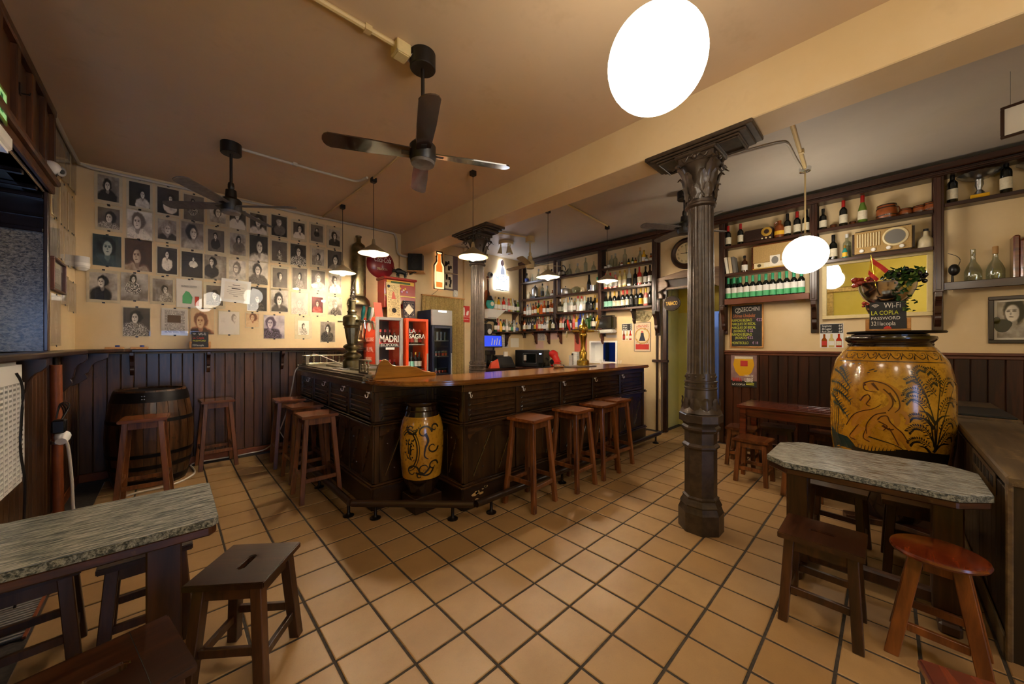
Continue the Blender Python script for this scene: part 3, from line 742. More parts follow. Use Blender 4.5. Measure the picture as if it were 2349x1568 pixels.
B().box(1.86, 1.89, 3.11, YE, 0, 1.098).build('back_panel', 'wood_bar', bar); B().box(XFACE, 1.89, YE, YE + .03, 0, 1.098).build('end_panel', 'wood_bar', bar)
# flaked paint scars on the plinth
def blot(cx, cz, r, n, fr, seed):
    rr = random.Random(seed); b = B()
    for i in range(n):
        x = cx + rr.uniform(-r, r); z = cz + rr.uniform(-r * .35, r * .35); q = rr.uniform(.3, 1) * r * .35
        b.prism([(x + q * 1.6 * math.cos(t) * rr.uniform(.6, 1), z + q * .7 * math.sin(t) * rr.uniform(.6, 1)) for t in [k * math.pi / 4 for k in range(8)]], fr, .0, .0012)
    b.build('paint_scar', 'putty_cream', bar)
frR = frame((NX, YFACE - .03, 0), (1, 0, 0), (0, 0, 1))
blot(.16, .13, .075, 9, frR, 3); blot(.11, .055, .04, 4, frR, 5)
blot(.10, .04, .03, 4, frame((XFACE, NY - .03, 0), (1, 0, 0), (0, 0, 1)), 4)

# wooden worktop of the right arm
ct = [(1.255, 3.13), (1.275, 3.02), (1.34, 2.88), (1.43, 2.76), (1.55, 2.655), (1.70, 2.57), (1.86, 2.515), (2.05, 2.50), (5.27, 2.495), (5.27, 3.14), (1.95, 3.14), (1.95, 3.24), (1.255, 3.24)]
tag(B().prism(ct, frame((0, 0, 0), (1, 0, 0), (0, 1, 0)), 1.10, 1.141).build('bar_worktop', 'wood_counter', bevel=.012, seg=3, smooth=True), 'varnished honey-brown wooden worktop of the long bar arm', 'worktop')
# metal-clad worktop of the left arm
mt = thing('metal_worktop', 'pewter-clad worktop of the short bar arm with stepped nosing', 'worktop', (1.6, 4.3, 1.1))
B().box(1.27, 1.94, 3.245, 5.53, 1.10, 1.175).build('top', 'pewter', mt, bevel=.006)
for x0, z0, z1 in ((1.235, 1.10, 1.122), (1.25, 1.123, 1.142), (1.243, 1.143, 1.166), (1.26, 1.167, 1.182)): B().box(x0, 1.30, 3.245, 5.54, z0, z1).build('nosing', 'pewter', mt, bevel=.005)
B().box(1.245, 1.90, 5.53, 5.55, 1.10, 1.18).build('end_nosing', 'pewter', mt, bevel=.005)
b = B()
for y0, y1, x0, x1 in ((3.75, 4.9, 1.42, 1.45), (3.75, 4.9, 1.86, 1.89), (3.75, 3.78, 1.45, 1.86), (4.87, 4.9, 1.45, 1.86)): b.box(x0, x1, y0, y1, 1.175, 1.198)
b.build('drip_tray', 'pewter', mt, bevel=.004)
for i in range(12): B().box(1.45, 1.86, 3.80 + i * .09, 3.83 + i * .09, 1.176, 1.182).build('tray_bar', 'steel', mt)
# ogee board closing the worktop
og = [(0, 0)] + [(.02, .05), (.035, .11), (.07, .165), (.10, .178), (.13, .165), (.165, .125), (.21, .112), (.34, .108), (.42, .09), (.50, .05), (.57, .038), (.62, .032), (.635, .015), (.635, 0)]
tag(B().prism([(a, b_) for a, b_ in og][::-1], frame((1.31, 3.165, 1.1405), (1, 0, 0), (0, 0, 1)), -.015, .015).build('ogee_board', 'wood_ogee', bevel=.004), 'scrolled honey wooden guard board standing at the bar corner', 'board')
def gallery(name, label, p0, p1, n, h=.105, ends=(1, 1)):
    p0, p1 = Vector(p0), Vector(p1); g = thing(name, label, 'railing', p0)
    u = (p1 - p0).normalized(); L = (p1 - p0).length
    B().bar(p0 + UP * .008, p1 + UP * .008, .035, .016).build('base_rail', 'pewter', g, bevel=.004)
    B().bar(p0 + UP * h, p1 + UP * h, .038, .018).build('top_rail', 'pewter', g, bevel=.005)
    for i in range(n):
        c = p0 + u * (L * (i + .5) / n)
        B().lathe([(.006, .016), (.011, .022), (.006, .03), (.012, .05), (.006, .062), (.013, .078), (.006, .088), (.009, h - .008)], 8, c).build('spindle', 'pewter', g, smooth=True)
    for e, q, s in ((ends[0], p0, -1), (ends[1], p1, 1)):
        if e:
            w = u.cross(UP)
            B().prism([(0, 0), (.05, 0), (.035, .03), (.04, .07), (.055, h), (.0, h)], (q, u * s * -1, UP, w), -.019, .019).build('scroll_end', 'pewter', g, bevel=.003)
gallery('spindle_gallery', 'short pewter gallery of three spindles beside the scrolled board', (1.30, 3.44, 1.183), (1.30, 3.22, 1.183), 3, .12, (1, 0))
gallery('spindle_gallery', 'long pewter gallery of spindles at the wall end of the bar', (1.30, 5.45, 1.183), (1.88, 5.45, 1.183), 7, .115)
gallery('spindle_gallery', 'side pewter gallery of spindles above the hooks near the wall', (1.285, 5.40, 1.183), (1.285, 5.20, 1.183), 4, .115, (0, 1))

# foot rail
fr_ = thing('foot_rail', 'dark round foot rail on iron posts along the bar front', 'foot rail', (1.8, 2.4, 0))
R_, RZ = .03, .125
A0, A1, A2, A3 = Vector((1.09, 5.3, RZ)), Vector((1.09, 3.10, RZ)), Vector((1.83, 2.36, RZ)), Vector((5.30, 2.345, RZ))
for q0, q1 in ((A0, A1), (A1, A2), (A2, A3)):
    d_ = (q1 - q0).normalized(); B().tube([q0 + d_ * .012, q1 - d_ * .012], R_, 14).build('tube', 'wood_plinth', fr_, smooth=True)
for q in (A0.lerp(A1, .25), A0.lerp(A1, .6), A1 + Vector((0, .05, 0)), A1.lerp(A2, .2), A1.lerp(A2, .82), A2.lerp(A3, .05), A2.lerp(A3, .33), A2.lerp(A3, .65), A2.lerp(A3, .96)):
    B().lathe([(.045, 0), (.045, .008), (.02, .018), (.013, .03), (.013, RZ - .028), (.022, RZ - .02)], 12, (q.x, q.y, 0)).build('post', 'iron_dark', fr_, smooth=True)

# painted jar in the corner niche, on a dark box
pd = tag(B().box(1.63 - .13, 1.63 + .13, 2.88 - .12, 2.88 + .12, 0, .135).build('pedestal_box', 'wood_plinth', bevel=.004), 'dark wooden box under the slim painted jar', 'box')
pd.rotation_euler = (0, 0, 0)
J1 = thing('painted_jar', 'slim yellow glazed jar with dark scrolls in the bar corner', 'jar', (1.63, 2.88, .135))
jc = Vector((1.63, 2.88, .135))
prof = [(.105, 0), (.112, .02), (.125, .06), (.155, .12), (.168, .16), (.178, .25), (.188, .38), (.191, .48), (.186, .58), (.168, .66), (.15, .69), (.142, .705)]
B().lathe(prof[4:11], 40, jc).build('body', 'jar_glaze', J1, smooth=True); B().lathe(prof[:5], 40, jc).build('foot', 'jar_glaze_dark', J1, smooth=True)
B().lathe([(.15, .689), (.14, .715), (.135, .73), (.142, .745), (.135, .76), (.13, .775), (.138, .785), (.148, .80), (.148, .812), (.12, .815)], 40, jc).build('neck', 'jar_glaze_dark', J1, smooth=True)
def jar_surface(center, prof, face):
    """returns point(s, z): s = arc angle around the jar (0 faces the viewpoint, + to its right), z = height"""
    fx_, fy_ = math.cos(face), math.sin(face)
    def rad(z):
        for (r0, z0), (r1, z1) in zip(prof, prof[1:]):
            if z0 <= z <= z1: return r0 + (r1 - r0) * (z - z0) / max(z1 - z0, 1e-6)
        return prof[-1][0] if z > prof[-1][1] else prof[0][0]
    def pt(s, z, lift=.0015):
        a = face + s; r = rad(z) + lift; return Vector((center.x + r * math.cos(a), center.y + r * math.sin(a), center.z + z))
    return pt
def stroke(b, pt, pts, w0, w1=None, n=5, lift=.0015):
    """a painted brush line through (s, z) points; widths in metres at both ends (fat in the middle)"""
    P = smooth_path([Vector((x, y, 0)) for x, y in pts], n); w1 = w0 if w1 is None else w1; N = len(P); vs = []; asp = pt(1, 0, 0)
    for i, p_ in enumerate(P):
        t = i / (N - 1); a, c = P[max(i - 1, 0)], P[min(i + 1, N - 1)]; d = c - a
        k = 2.9 if pt.__dict__.get('k') is None else pt.k          # radians per metre
        dm = Vector((d.x / k, d.y, 0)); L = max(dm.length, 1e-6); nx, ny = -dm.y / L, dm.x / L
        w = w0 + (w1 - w0) * t
        vs += [pt(p_.x + nx * w * k / 2, p_.y + ny * w / 2, lift), pt(p_.x - nx * w * k / 2, p_.y - ny * w / 2, lift)]
    b.add(vs, [(2 * i, 2 * i + 1, 2 * i + 3, 2 * i + 2) for i in range(N - 1)])
def blob(b, pt, s, z, rs, rz, rot=0, n=9, lift=.0016):
    k = pt.__dict__.get('k') or 2.9; vs = [pt(s, z, lift)]
    for i in range(n):
        t = 2 * math.pi * i / n; x, y = rs * math.cos(t), rz * math.sin(t)
        vs.append(pt(s + (x * math.cos(rot) - y * math.sin(rot)) * k, z + x * math.sin(rot) + y * math.cos(rot), lift))
    b.add(vs, [(0, 1 + i, 1 + (i + 1) % n) for i in range(n)])
def patch(b, pt, poly, lift=.0012, sub=10):
    """filled outline in (s, z), sliced into strips so that it follows the curve"""
    zs = [z for _, z in poly]; z0, z1 = min(zs), max(zs)
    for i in range(sub):
        a, c = z0 + (z1 - z0) * i / sub, z0 + (z1 - z0) * (i + 1) / sub
        def cut(zz):
            xs = []
            for (x0, y0), (x1, y1) in zip(poly, poly[1:] + poly[:1]):
                if (y0 - zz) * (y1 - zz) < 0: xs.append(x0 + (x1 - x0) * (zz - y0) / (y1 - y0))
            return sorted(xs)
        e = (c - a) * .02; lo, hi = cut(a + e), cut(c - e)
        for q in range(0, min(len(lo), len(hi)) - 1, 2):
            m_ = 4
            for r in range(m_):
                f0, f1 = r / m_, (r + 1) / m_
                b.add([pt(lo[q] + (lo[q + 1] - lo[q]) * f0, a, lift), pt(lo[q] + (lo[q + 1] - lo[q]) * f1, a, lift), pt(hi[q] + (hi[q + 1] - hi[q]) * f1, c, lift), pt(hi[q] + (hi[q + 1] - hi[q]) * f0, c, lift)], [(0, 1, 2, 3)])
p1 = jar_surface(jc, prof, math.atan2(-jc.y, -jc.x)); p1.k = 1 / .185
b = B()
ring = [(-.62 + .42 * math.cos(t), .42 + .155 * math.sin(t)) for t in [i * math.pi / 9 - math.pi / 2 for i in range(12)]]
stroke(b, p1, ring, 0.011, .011); stroke(b, p1, [(x + .10 * math.cos(i * math.pi / 9 - math.pi / 2), z + .02 * math.sin(i * math.pi / 9 - math.pi / 2)) for i, (x, z) in enumerate(ring)], .007, .007)
for cx_, cz_, r_, a_ in ((.12, .57, .36, 1), (.15, .26, .42, -1), (-.45, .24, .34, 1), (.5, .44, .3, -1), (.55, .28, .28, 1), (-.1, .20, .2, 1), (-.5, .60, .3, -1), (.62, .60, .22, 1)):
    stroke(b, p1, [(cx_ + r_ * (1 - i * .09) * math.cos(a_ * i * .75), cz_ + r_ * .17 * (1 - i * .09) * math.sin(a_ * i * .75)) for i in range(9)], .018, .006)
stroke(b, p1, [(.15, .56), (.28, .50), (.16, .44), (.12, .37), (.3, .34)], .024, .008); stroke(b, p1, [(-.3, .23), (.0, .21), (.25, .24), (.4, .28)], .012, .02)
rr = random.Random(2)
for i in range(26): blob(b, p1, rr.uniform(-.8, -.35), rr.uniform(.33, .52), rr.uniform(.006, .018), rr.uniform(.003, .008), rr.uniform(0, 3))
for i in range(22): blob(b, p1, rr.uniform(-.8, .0), rr.uniform(.55, .63), rr.uniform(.006, .016), rr.uniform(.002, .005), rr.uniform(0, 3))
for q in ((-.55, .42), (-.5, .46), (-.62, .47)): stroke(b, p1, [(q[0], q[1] - .08), q, (q[0] + .05, q[1] + .05)], .012, .003)
b.build('painted_scrolls', 'jar_ink', J1)
# ------------------------------------------------------------------ cast-iron columns
def column(name, label, x, y):
    t = thing(name, label, 'column', (x, y, 0)); c = Vector((x, y, 0)); a8 = math.pi / 8 + YAW * 0
    P = lambda prof, nm, n=8, sm=False, m='iron_column': B().lathe(prof, n, c, None, a8 if n == 8 else 0).build(nm, m, t, smooth=sm, bevel=.0)
    k = .92 / math.cos(math.pi / 8)
    P([(.162 * k, 0), (.162 * k, .15), (.155 * k, .165)], 'base_block'); P([(.155 * k, .165), (.145 * k, .195), (.15 * k, .205), (.135 * k, .235), (.128 * k, .245), (.132 * k, .26), (.118 * k, .27)], 'base_moulding')
    P([(.116 * k, .27), (.116 * k, .64)], 'octagonal_shaft'); P([(.118 * k, .635), (.134 * k, .65), (.134 * k, .662), (.118 * k, .68)], 'ring')
    P([(.116 * k, .68), (.116 * k, .765)], 'octagonal_shaft'); P([(.118 * k, .765), (.140 * k, .79), (.14 * k, .805), (.125 * k, .82), (.13 * k, .835)], 'ring')
    P([(.13 * k, .835), (.157 * k, .85), (.157 * k, .905), (.145 * k, .92)], 'octagonal_band')
    P([(.15, .92), (.13, .96), (.118, 1.02), (.115, 1.08), (.112, 1.10)], 'bell', 32, True)
    P([(.113, 1.10), (.118, 1.105), (.118, 1.115), (.113, 1.12), (.113, 1.15), (.119, 1.155), (.119, 1.165), (.108, 1.17), (.107, 1.225)], 'collar', 32, True)
    # fluted shaft
    n = 60; vs, fs = [], []
    hs = [(1.225, .099), (1.25, .099), (2.50, .091), (2.53, .091)]
    for j, (z, r) in enumerate(hs):
        for i in range(n * 2):
            th = math.pi * i / n; fl_ = (.0085 * abs(math.sin(th * 9)) - .0085 if 0 < j < 3 else 0)
            vs.append((x + (r + fl_) * math.cos(th), y + (r + fl_) * math.sin(th), z))
    N = n * 2
    for j in range(3):
        for i in range(N): fs.append((j * N + i, j * N + (i + 1) % N, (j + 1) * N + (i + 1) % N, (j + 1) * N + i))
    B().add(vs, fs).build('fluted_shaft', 'iron_column', t, smooth=True)
    P([(.098, 2.525), (.112, 2.535), (.112, 2.55), (.10, 2.56), (.10, 2.62), (.105, 2.63)], 'necking', 32, True)
    P([(.10, 2.62), (.095, 2.70), (.10, 2.78), (.125, 2.84), (.14, 2.86)], 'capital_core', 32, True)
    def leaf(ang, z0, h, w, r0, curl, nm='acanthus_leaf'):
        b = B(); rows = 7; o = Vector((math.cos(ang), math.sin(ang), 0)); s = Vector((-math.sin(ang), math.cos(ang), 0))
        for q in range(rows):
            f = q / (rows - 1); r = r0 + .012 + curl * f ** 2.2; z = z0 + h * (f if f < .85 else .85 - (f - .85) * .8)
            ww = w * (math.sin(math.pi * min(.97, .18 + f * .8))) * (1 + .16 * math.cos(f * 18)); 
            for e in (-1, -.5, 0, .5, 1): b.v.append(tuple(c + o * (r + .007 * (1 - abs(e) * 1.6) + (.004 if q % 2 else 0)) + s * ww * e / 2 + UP * z))
        for q in range(rows - 1):
            for e in range(4): b.f.append((q * 5 + e, q * 5 + e + 1, (q + 1) * 5 + e + 1, (q + 1) * 5 + e)); b.m.append(0)
        b.build(nm, 'iron_column', t, smooth=True)
    for i in range(8): leaf(i * math.pi / 4, 2.58, .13, .07, .098, .03)
    for i in range(8): leaf((i + .5) * math.pi / 4, 2.63, .19, .075, .096, .055)
    for i in range(4): leaf((i + .5) * math.pi / 2, 2.68, .20, .07, .10, .11)
    for i in range(10): leaf(i * math.pi / 5, .93, .13, .072, .118, -.004, 'base_leaf')
    for i in range(12): 
        th = i * math.pi / 6; B().sphere(c + Vector((math.cos(th) * .105, math.sin(th) * .105, 2.592)), .011, 8, 6).build('bead', 'iron_column', t, smooth=True)
        B().sphere(c + Vector((math.cos(th) * .107, math.sin(th) * .107, 1.20)), .011, 8, 6).build('bead', 'iron_column', t, smooth=True)
        B().sphere(c + Vector((math.cos(th) * .113, math.sin(th) * .113, 1.135)), .006, 6, 4).build('bead', 'iron_column', t, smooth=True)
    # volutes, abacus block with rosette, and the long bearing plate under the beam
    for i in range(4):
        th = (i + .5) * math.pi / 2; o = Vector((math.cos(th), math.sin(th), 0)); q = c + o * .17 + UP * 2.845
        B().tube([q + o * (.028 * (1 - k_ * .07)) * math.cos(k_ * .8) + UP * .028 * (1 - k_ * .07) * math.sin(k_ * .8) for k_ in range(11)], [.012 - .0007 * k_ for k_ in range(11)], 6).build('volute', 'iron_column', t, smooth=True)
    w = .13
    B().box(x - w, x + w, y - w, y + w, 2.86, 2.935).build('abacus_block', 'iron_column', t, bevel=.01); B().box(x - w - .02, x + w + .02, y - w - .02, y + w + .02, 2.915, 2.945).build('abacus_moulding', 'iron_column', t, bevel=.008)
    for dx, dy in ((-1, 0), (0, -1), (1, 0), (0, 1)):
        o = Vector((dx, dy, 0)); s = Vector((-dy, dx, 0)); q = c + o * (w + .008) + UP * 2.895
        B().sphere(q, .02, 10, 6).build('rosette', 'iron_column', t, smooth=True)
        for sg in (-1, 1):
            B().tube([q + s * sg * (.02 + .012 * k_) + UP * (.018 * math.sin(k_ * 1.1)) for k_ in range(7)], .008, 6).build('scroll', 'iron_column', t, smooth=True)
            B().tube([q + s * sg * (.03 + .022 * math.cos(k_ * .8)) + UP * (.03 + .022 * math.sin(k_ * .8)) for k_ in range(8)], .007, 6).build('scroll', 'iron_column', t, smooth=True)
    for L, W, z0, z1 in ((.30, .135, 2.945, 2.962), (.345, .15, 2.962, 2.98), (.385, .165, 2.98, 3.012)):
        B().box(x - W, x + W, y - L, y + L, z0, z1).build('bearing_plate', 'iron_column', t, bevel=.006)
    for sg in (-1, 1):
        y0 = y + sg * .22
        for q in ((x - .12, x + .12, y0 - .075, y0 - .06), (x - .12, x + .12, y0 + .06, y0 + .075), (x - .12, x - .105, y0 - .06, y0 + .06), (x + .105, x + .12, y0 - .06, y0 + .06)): B().box(*q, 2.932, 2.945).build('plate_moulding', 'iron_column', t, bevel=.003)
    o = Vector((-FW.x, -FW.y, 0)); 
    return t
column('iron_column', 'fluted cast-iron column with octagonal base standing on the tiles', 3.045, 1.02)
column('iron_column', 'fluted cast-iron column rising from behind the bar worktop', 3.055, 3.89)

# ------------------------------------------------------------------ stools
def seat_plate(w, d, z0, z1, slot=None):
    """board with an optional hand slot (sx, sy)"""
    b = B()
    if not slot: return b.box(-w / 2, w / 2, -d / 2, d / 2, z0, z1)
    sx_, sy_ = slot; c = min(sx_, sy_) * .35
    ins = [(-sx_ / 2 + c, -sy_ / 2), (sx_ / 2 - c, -sy_ / 2), (sx_ / 2, -sy_ / 2 + c), (sx_ / 2, sy_ / 2 - c), (sx_ / 2 - c, sy_ / 2), (-sx_ / 2 + c, sy_ / 2), (-sx_ / 2, sy_ / 2 - c), (-sx_ / 2, -sy_ / 2 + c)]
    out = [(-w / 2, -d / 2), (w / 2, -d / 2), (w / 2, d / 2), (-w / 2, d / 2)]
    idx = [(0, 1), (1,), (2, 1), (2,), (2, 3), (3,), (3, 0), (0,)]
    V_ = [(x, y, z1) for x, y in out] + [(x, y, z1) for x, y in ins] + [(x, y, z0) for x, y in out] + [(x, y, z0) for x, y in ins]
    F_ = []
    # faces between outer corners and the slot outline
    quads = [(0, 1, 5, 4), (1, 6, 5), (1, 2, 7, 6), (2, 8, 7), (2, 3, 9, 8), (3, 10, 9), (3, 0, 11, 10), (0, 4, 11)]
    for q in quads: F_.append(q); F_.append(tuple(i + 12 for i in reversed(q)))
    for i in range(4): j = (i + 1) % 4; F_.append((12 + i, 12 + j, j, i))
    for i in range(8): j = (i + 1) % 8; F_.append((4 + i, 4 + j, 16 + j, 16 + i))
    return b.add(V_, F_)
def make_stool(name, cat_label, sw, sd, h, fw_, fd, leg, rails, seat_m, leg_m, slot=None, tsp=.028, seam=False, round_=None):
    t = thing(name, cat_label, 'stool')
    if round_: B().lathe([(round_ - .02, h - tsp), (round_ - .004, h - tsp + .004), (round_, h - tsp * .5), (round_ - .004, h - .003), (round_ - .012, h)], 40).build('seat', seat_m, t, smooth=True)
    else: seat_plate(sw, sd, h - tsp, h, slot).build('seat', seat_m, t, bevel=.006, seg=2)
    if seam: B().box(seam - .0012, seam + .0012, -sd / 2 + .006, sd / 2 - .006, h - .001, h + .0006).build('seam', 'ink', t)
    z1 = h - tsp; tw, td = (sw or 2 * round_ * .72) - .05, (sd or 2 * round_ * .72) - .05
    def at(sx_, sy_, z):
        f = 1 - z / z1; return Vector((sx_ * (tw / 2 + (fw_ - tw) / 2 * f - leg / 2), sy_ * (td / 2 + (fd - td) / 2 * f - leg / 2), z))
    for sx_ in (-1, 1):
        for sy_ in (-1, 1):
            p0, p1 = at(sx_, sy_, 0), at(sx_, sy_, z1); q = lambda c, k: [c + Vector((-k, -k, 0)), c + Vector((k, -k, 0)), c + Vector((k, k, 0)), c + Vector((-k, k, 0))]
            B().hexa(q(p0, leg / 2), q(p1, leg / 2)).build('leg', leg_m, t, bevel=.003)
    for zx, zy in rails:
        for s in (-1, 1):
            if zx: a, b_ = at(-1, s, zx), at(1, s, zx); B().bar(a + Vector((leg / 2, 0, 0)), b_ - Vector((leg / 2, 0, 0)), .02, .036).build('stretcher', leg_m, t, bevel=.002)
            if zy: a, b_ = at(s, -1, zy), at(s, 1, zy); B().bar(a + Vector((0, leg / 2, 0)), b_ - Vector((0, leg / 2, 0)), .02, .036).build('stretcher', leg_m, t, bevel=.002)
    for s in (-1, 1):
        a, b_ = at(-1, s, z1 - .03), at(1, s, z1 - .03); B().bar(a + Vector((leg / 2, 0, 0)), b_ - Vector((leg / 2, 0, 0)), .018, .06).build('apron', leg_m, t)
        a, b_ = at(s, -1, z1 - .03), at(s, 1, z1 - .03); B().bar(a + Vector((0, leg / 2, 0)), b_ - Vector((0, leg / 2, 0)), .018, .06).build('apron', leg_m, t)
    return t
def place(o, x, y, rz=0, label=None, group=None):
    o.location = (x, y, 0); o.rotation_euler = (0, 0, math.radians(rz))
    if label: o['label'] = label
    if group: o['group'] = group
    ORIGIN[o.name] = Vector((x, y, 0))
TS = make_stool('bar_stool', 'x', .315, .315, .79, .37, .37, .04, [(.20, .24)], 'wood_stool_seat', 'wood_stool')
G1 = 'tall wooden bar stools'
spots = [(1.02, 3.82, 0, 'tall bar stool nearest the viewer at the short bar arm'), (1.06, 4.44, 2, 'middle of three tall stools along the short bar arm'),
         (1.05, 5.07, -3, 'tall stool nearest the portrait wall at the short bar arm'), (-.17, 4.70, -4, 'tall stool standing in front of the wine barrel'),
         (.40, 5.58, 3, 'tall stool against the wainscot right of the barrel'), (2.40, 2.27, 6, 'tall stool nearest the painted jar at the long bar arm'),
         (3.02, 2.25, 2, 'second tall stool from the painted jar along the long bar'), (3.50, 2.25, 1, 'third tall stool from the painted jar along the long bar'),
         (3.91, 2.31, -3, 'tall stool nearest the doorway at the far end of the bar')]
for i, (x, y, r, lb) in enumerate(spots):
    if i == 0: place(TS, x, y, r, 'reddish wooden ' + lb, G1)
    else: dup(TS, (x, y, 0), math.radians(r), 'reddish wooden ' + lb, G1)
# low stools
G2 = 'low wooden stools'
LS = make_stool('low_stool', 'dark low stool with hand slot and blue-lit front edge beside the left granite table', .32, .315, .46, .335, .33, .045, [(.16, .12)], 'wood_low_seat', 'wood_low', (.028, .105))
place(LS, .252, 2.02, -38.5, None, G2)
dup(LS, (-.08, 2.55, 0), 0, 'dark low stool pushed under the left granite table', G2)
dup(LS, (-.46, 2.62, 0), math.radians(4), 'dark low stool under the left granite table by the frame edge', G2)
LS2 = make_stool('low_stool', 'scuffed dark low stool of two joined boards at the bottom left', .35, .36, .46, .34, .35, .045, [(.16, .12)], 'wood_low_seat', 'wood_low', (.10, .036), seam=.075)
place(LS2, -.145, 1.625, 11, None, G2)
LS3 = make_stool('low_stool', 'x', .31, .335, .46, .33, .33, .042, [(.13, .17)], 'wood_low_seat', 'wood_low', (.02, .10), .03)
place(LS3, 2.49, .235, 0, 'dark low stool in front of the right granite table', G2)
dup(LS3, (3.46, .245, 0), math.radians(-3), 'dark low stool behind the right granite table near its left leg', G2)
dup(LS3, (3.47, -.14, 0), math.radians(2), 'dark low stool between the right granite table and the great jar', G2)
dup(LS3, (5.37, .92, 0), math.radians(4), 'pale-cornered low stool pushed under the red wooden table', G2)
LS4 = make_stool('low_stool', 'x', .30, .315, .455, .315, .315, .042, [(.12, .15)], 'wood_stool_seat', 'wood_stool')
place(LS4, 5.03, 1.21, 2, 'reddish low stool at the doorway end of the red table', G2)
dup(LS4, (4.50, .975, 0), math.radians(-1), 'reddish low stool in front of the red wooden table', G2)
dup(LS4, (5.40, .47, 0), math.radians(-2), 'low stool under the red table beside the great jar', G2)
dup(LS4, (4.42, .56, 0), math.radians(3), 'reddish low stool half hidden behind the right granite table end', G2)
RS = make_stool('round_stool', 'worn round red-brown stool beside the half wall', None, None, .49, .33, .33, .05, [(.18, .14)], 'wood_round', 'wood_round_leg', None, .026, round_=.158)
place(RS, 2.60, -.165, -4)
LS5 = make_stool('low_stool', 'red-brown low stool seat at the bottom right corner', .32, .31, .46, .33, .33, .045, [(.16, .12)], 'wood_round', 'wood_low', None, .03)
place(LS5, 1.60, -.255, 14, None, G2)

# ------------------------------------------------------------------ tables
wood('wood_bed', '#2a150a', '#5a321a', .35, (.2, .2, 1), coat=.2, grain=24, wear=('#7a5a34', .3))
def granite_table(label, x0, x1, y0, y1, top, cut, gm, along, legs):
    cx_, cy_ = (x0 + x1) / 2, (y0 + y1) / 2
    t = thing('granite_table', label, 'table', (cx_, cy_, 0)); c = cut
    poly = [(x0 + c, y0), (x1 - c, y0), (x1, y0 + c), (x1, y1 - c), (x1 - c, y1), (x0 + c, y1), (x0, y1 - c), (x0, y0 + c)]
    fr = frame((0, 0, 0), (1, 0, 0), (0, 1, 0))
    B().prism(poly, fr, top - .004, top).build('granite_top', gm, t, bevel=.002); B().prism(poly, fr, top - .032, top - .004).build('granite_edge', 'granite_edge', t)
    B().prism([(cx_ + (x - cx_) * .985, cy_ + (y - cy_) * .985) for x, y in poly], fr, top - .07, top - .032).build('wooden_bed', 'wood_bed', t, bevel=.006)
    for lx, ly in legs:
        B().box(lx - .055, lx + .055, ly - .055, ly + .055, .06, top - .07).build('leg', 'wood_low', t, bevel=.006)
        fx_, fy_ = (.04, .16) if along == 'x' else (.18, .04)
        B().box(lx - fx_, lx + fx_, ly - fy_, ly + fy_, 0, .06).build('foot', 'wood_low', t, bevel=.012)
    (ax, ay), (bx_, by_) = legs
    B().bar((ax, ay, .10), (bx_, by_, .10), .06, .07).build('foot_beam', 'wood_low', t, bevel=.01)
    return t
granite_table('grey-green granite table with worn wooden edge at the left', -.70, .142, 1.885, 2.40, .75, .02, 'granite_x', 'x', [(-.02, 2.14), (-.60, 2.14)])
granite_table('narrow grey granite table with cut corners before the great jar', 2.655, 3.285, -.345, .53, .75, .11, 'granite_y', 'y', [(2.98, .40), (2.98, -.22)])
wt = thing('wooden_table', 'red-brown wooden table against the right wainscot', 'table', (5.1, .7, 0))
for i in range(5): B().box(4.78 + i * .116, 4.78 + i * .116 + .114, .10, 1.20, .722, .75).build('top_board', 'wood_table', wt, bevel=.004)
B().box(4.77, 4.785, .09, 1.21, .718, .752).box(4.785, 5.365, 1.2005, 1.21, .718, .752).build('edge_strip', 'wood_table', wt, bevel=.004)
for x in (4.815, 5.32):
    for y in (.16, 1.15): B().box(x - .033, x + .033, y - .033, y + .033, 0, .72).build('leg', 'wood_table', wt, bevel=.004)
for x in (4.815, 5.32): B().box(x - .012, x + .012, .193, 1.117, .62, .72).build('apron', 'wood_table', wt)
for y in (.16, 1.15): B().box(4.848, 5.287, y - .012, y + .012, .62, .72).build('apron', 'wood_table', wt)

# ------------------------------------------------------------------ wine barrel
br = thing('wine_barrel', 'old oak wine barrel with iron hoops standing in the corner', 'barrel', (-.15, 5.44, 0)); bc = Vector((-.15, 5.44, 0))
bp = lambda z: .275 + .065 * (1 - ((z - .49) / .49) ** 2)
ns = 22
sm = None
for i in range(ns):
    a0, a1 = 2 * math.pi * i / ns + .006, 2 * math.pi * (i + 1) / ns - .006; b = B(); rows = 9; dr = random.uniform(-.0015, .0015)
    for j in range(rows):
        z = .98 * j / (rows - 1); r = bp(z) + dr
        b.v += [tuple(bc + Vector((r * math.cos(a), r * math.sin(a), z))) for a in (a0, (a0 + a1) / 2, a1)] + [tuple(bc + Vector(((r - .025) * math.cos(a), (r - .025) * math.sin(a), z))) for a in (a1, a0)]
    for j in range(rows - 1):
        for k_ in range(5): b.f.append((j * 5 + k_, j * 5 + (k_ + 1) % 5, (j + 1) * 5 + (k_ + 1) % 5, (j + 1) * 5 + k_)); b.m.append(0)
    b.f += [(4, 3, 2, 1, 0), tuple((rows - 1) * 5 + k_ for k_ in range(5))]; b.m += [0, 0]
    b.build('stave', 'wood_barrel', br)
for z0, z1 in ((.03, .085), (.19, .23), (.315, .35), (.655, .69), (.865, .965)):
    B().lathe([(bp(z0) + .001, z0), (bp(z0) + .004, z0), (bp(z1) + .004, z1), (bp(z1) + .001, z1)], 48, bc).build('hoop', 'barrel_hoop', br, smooth=True)
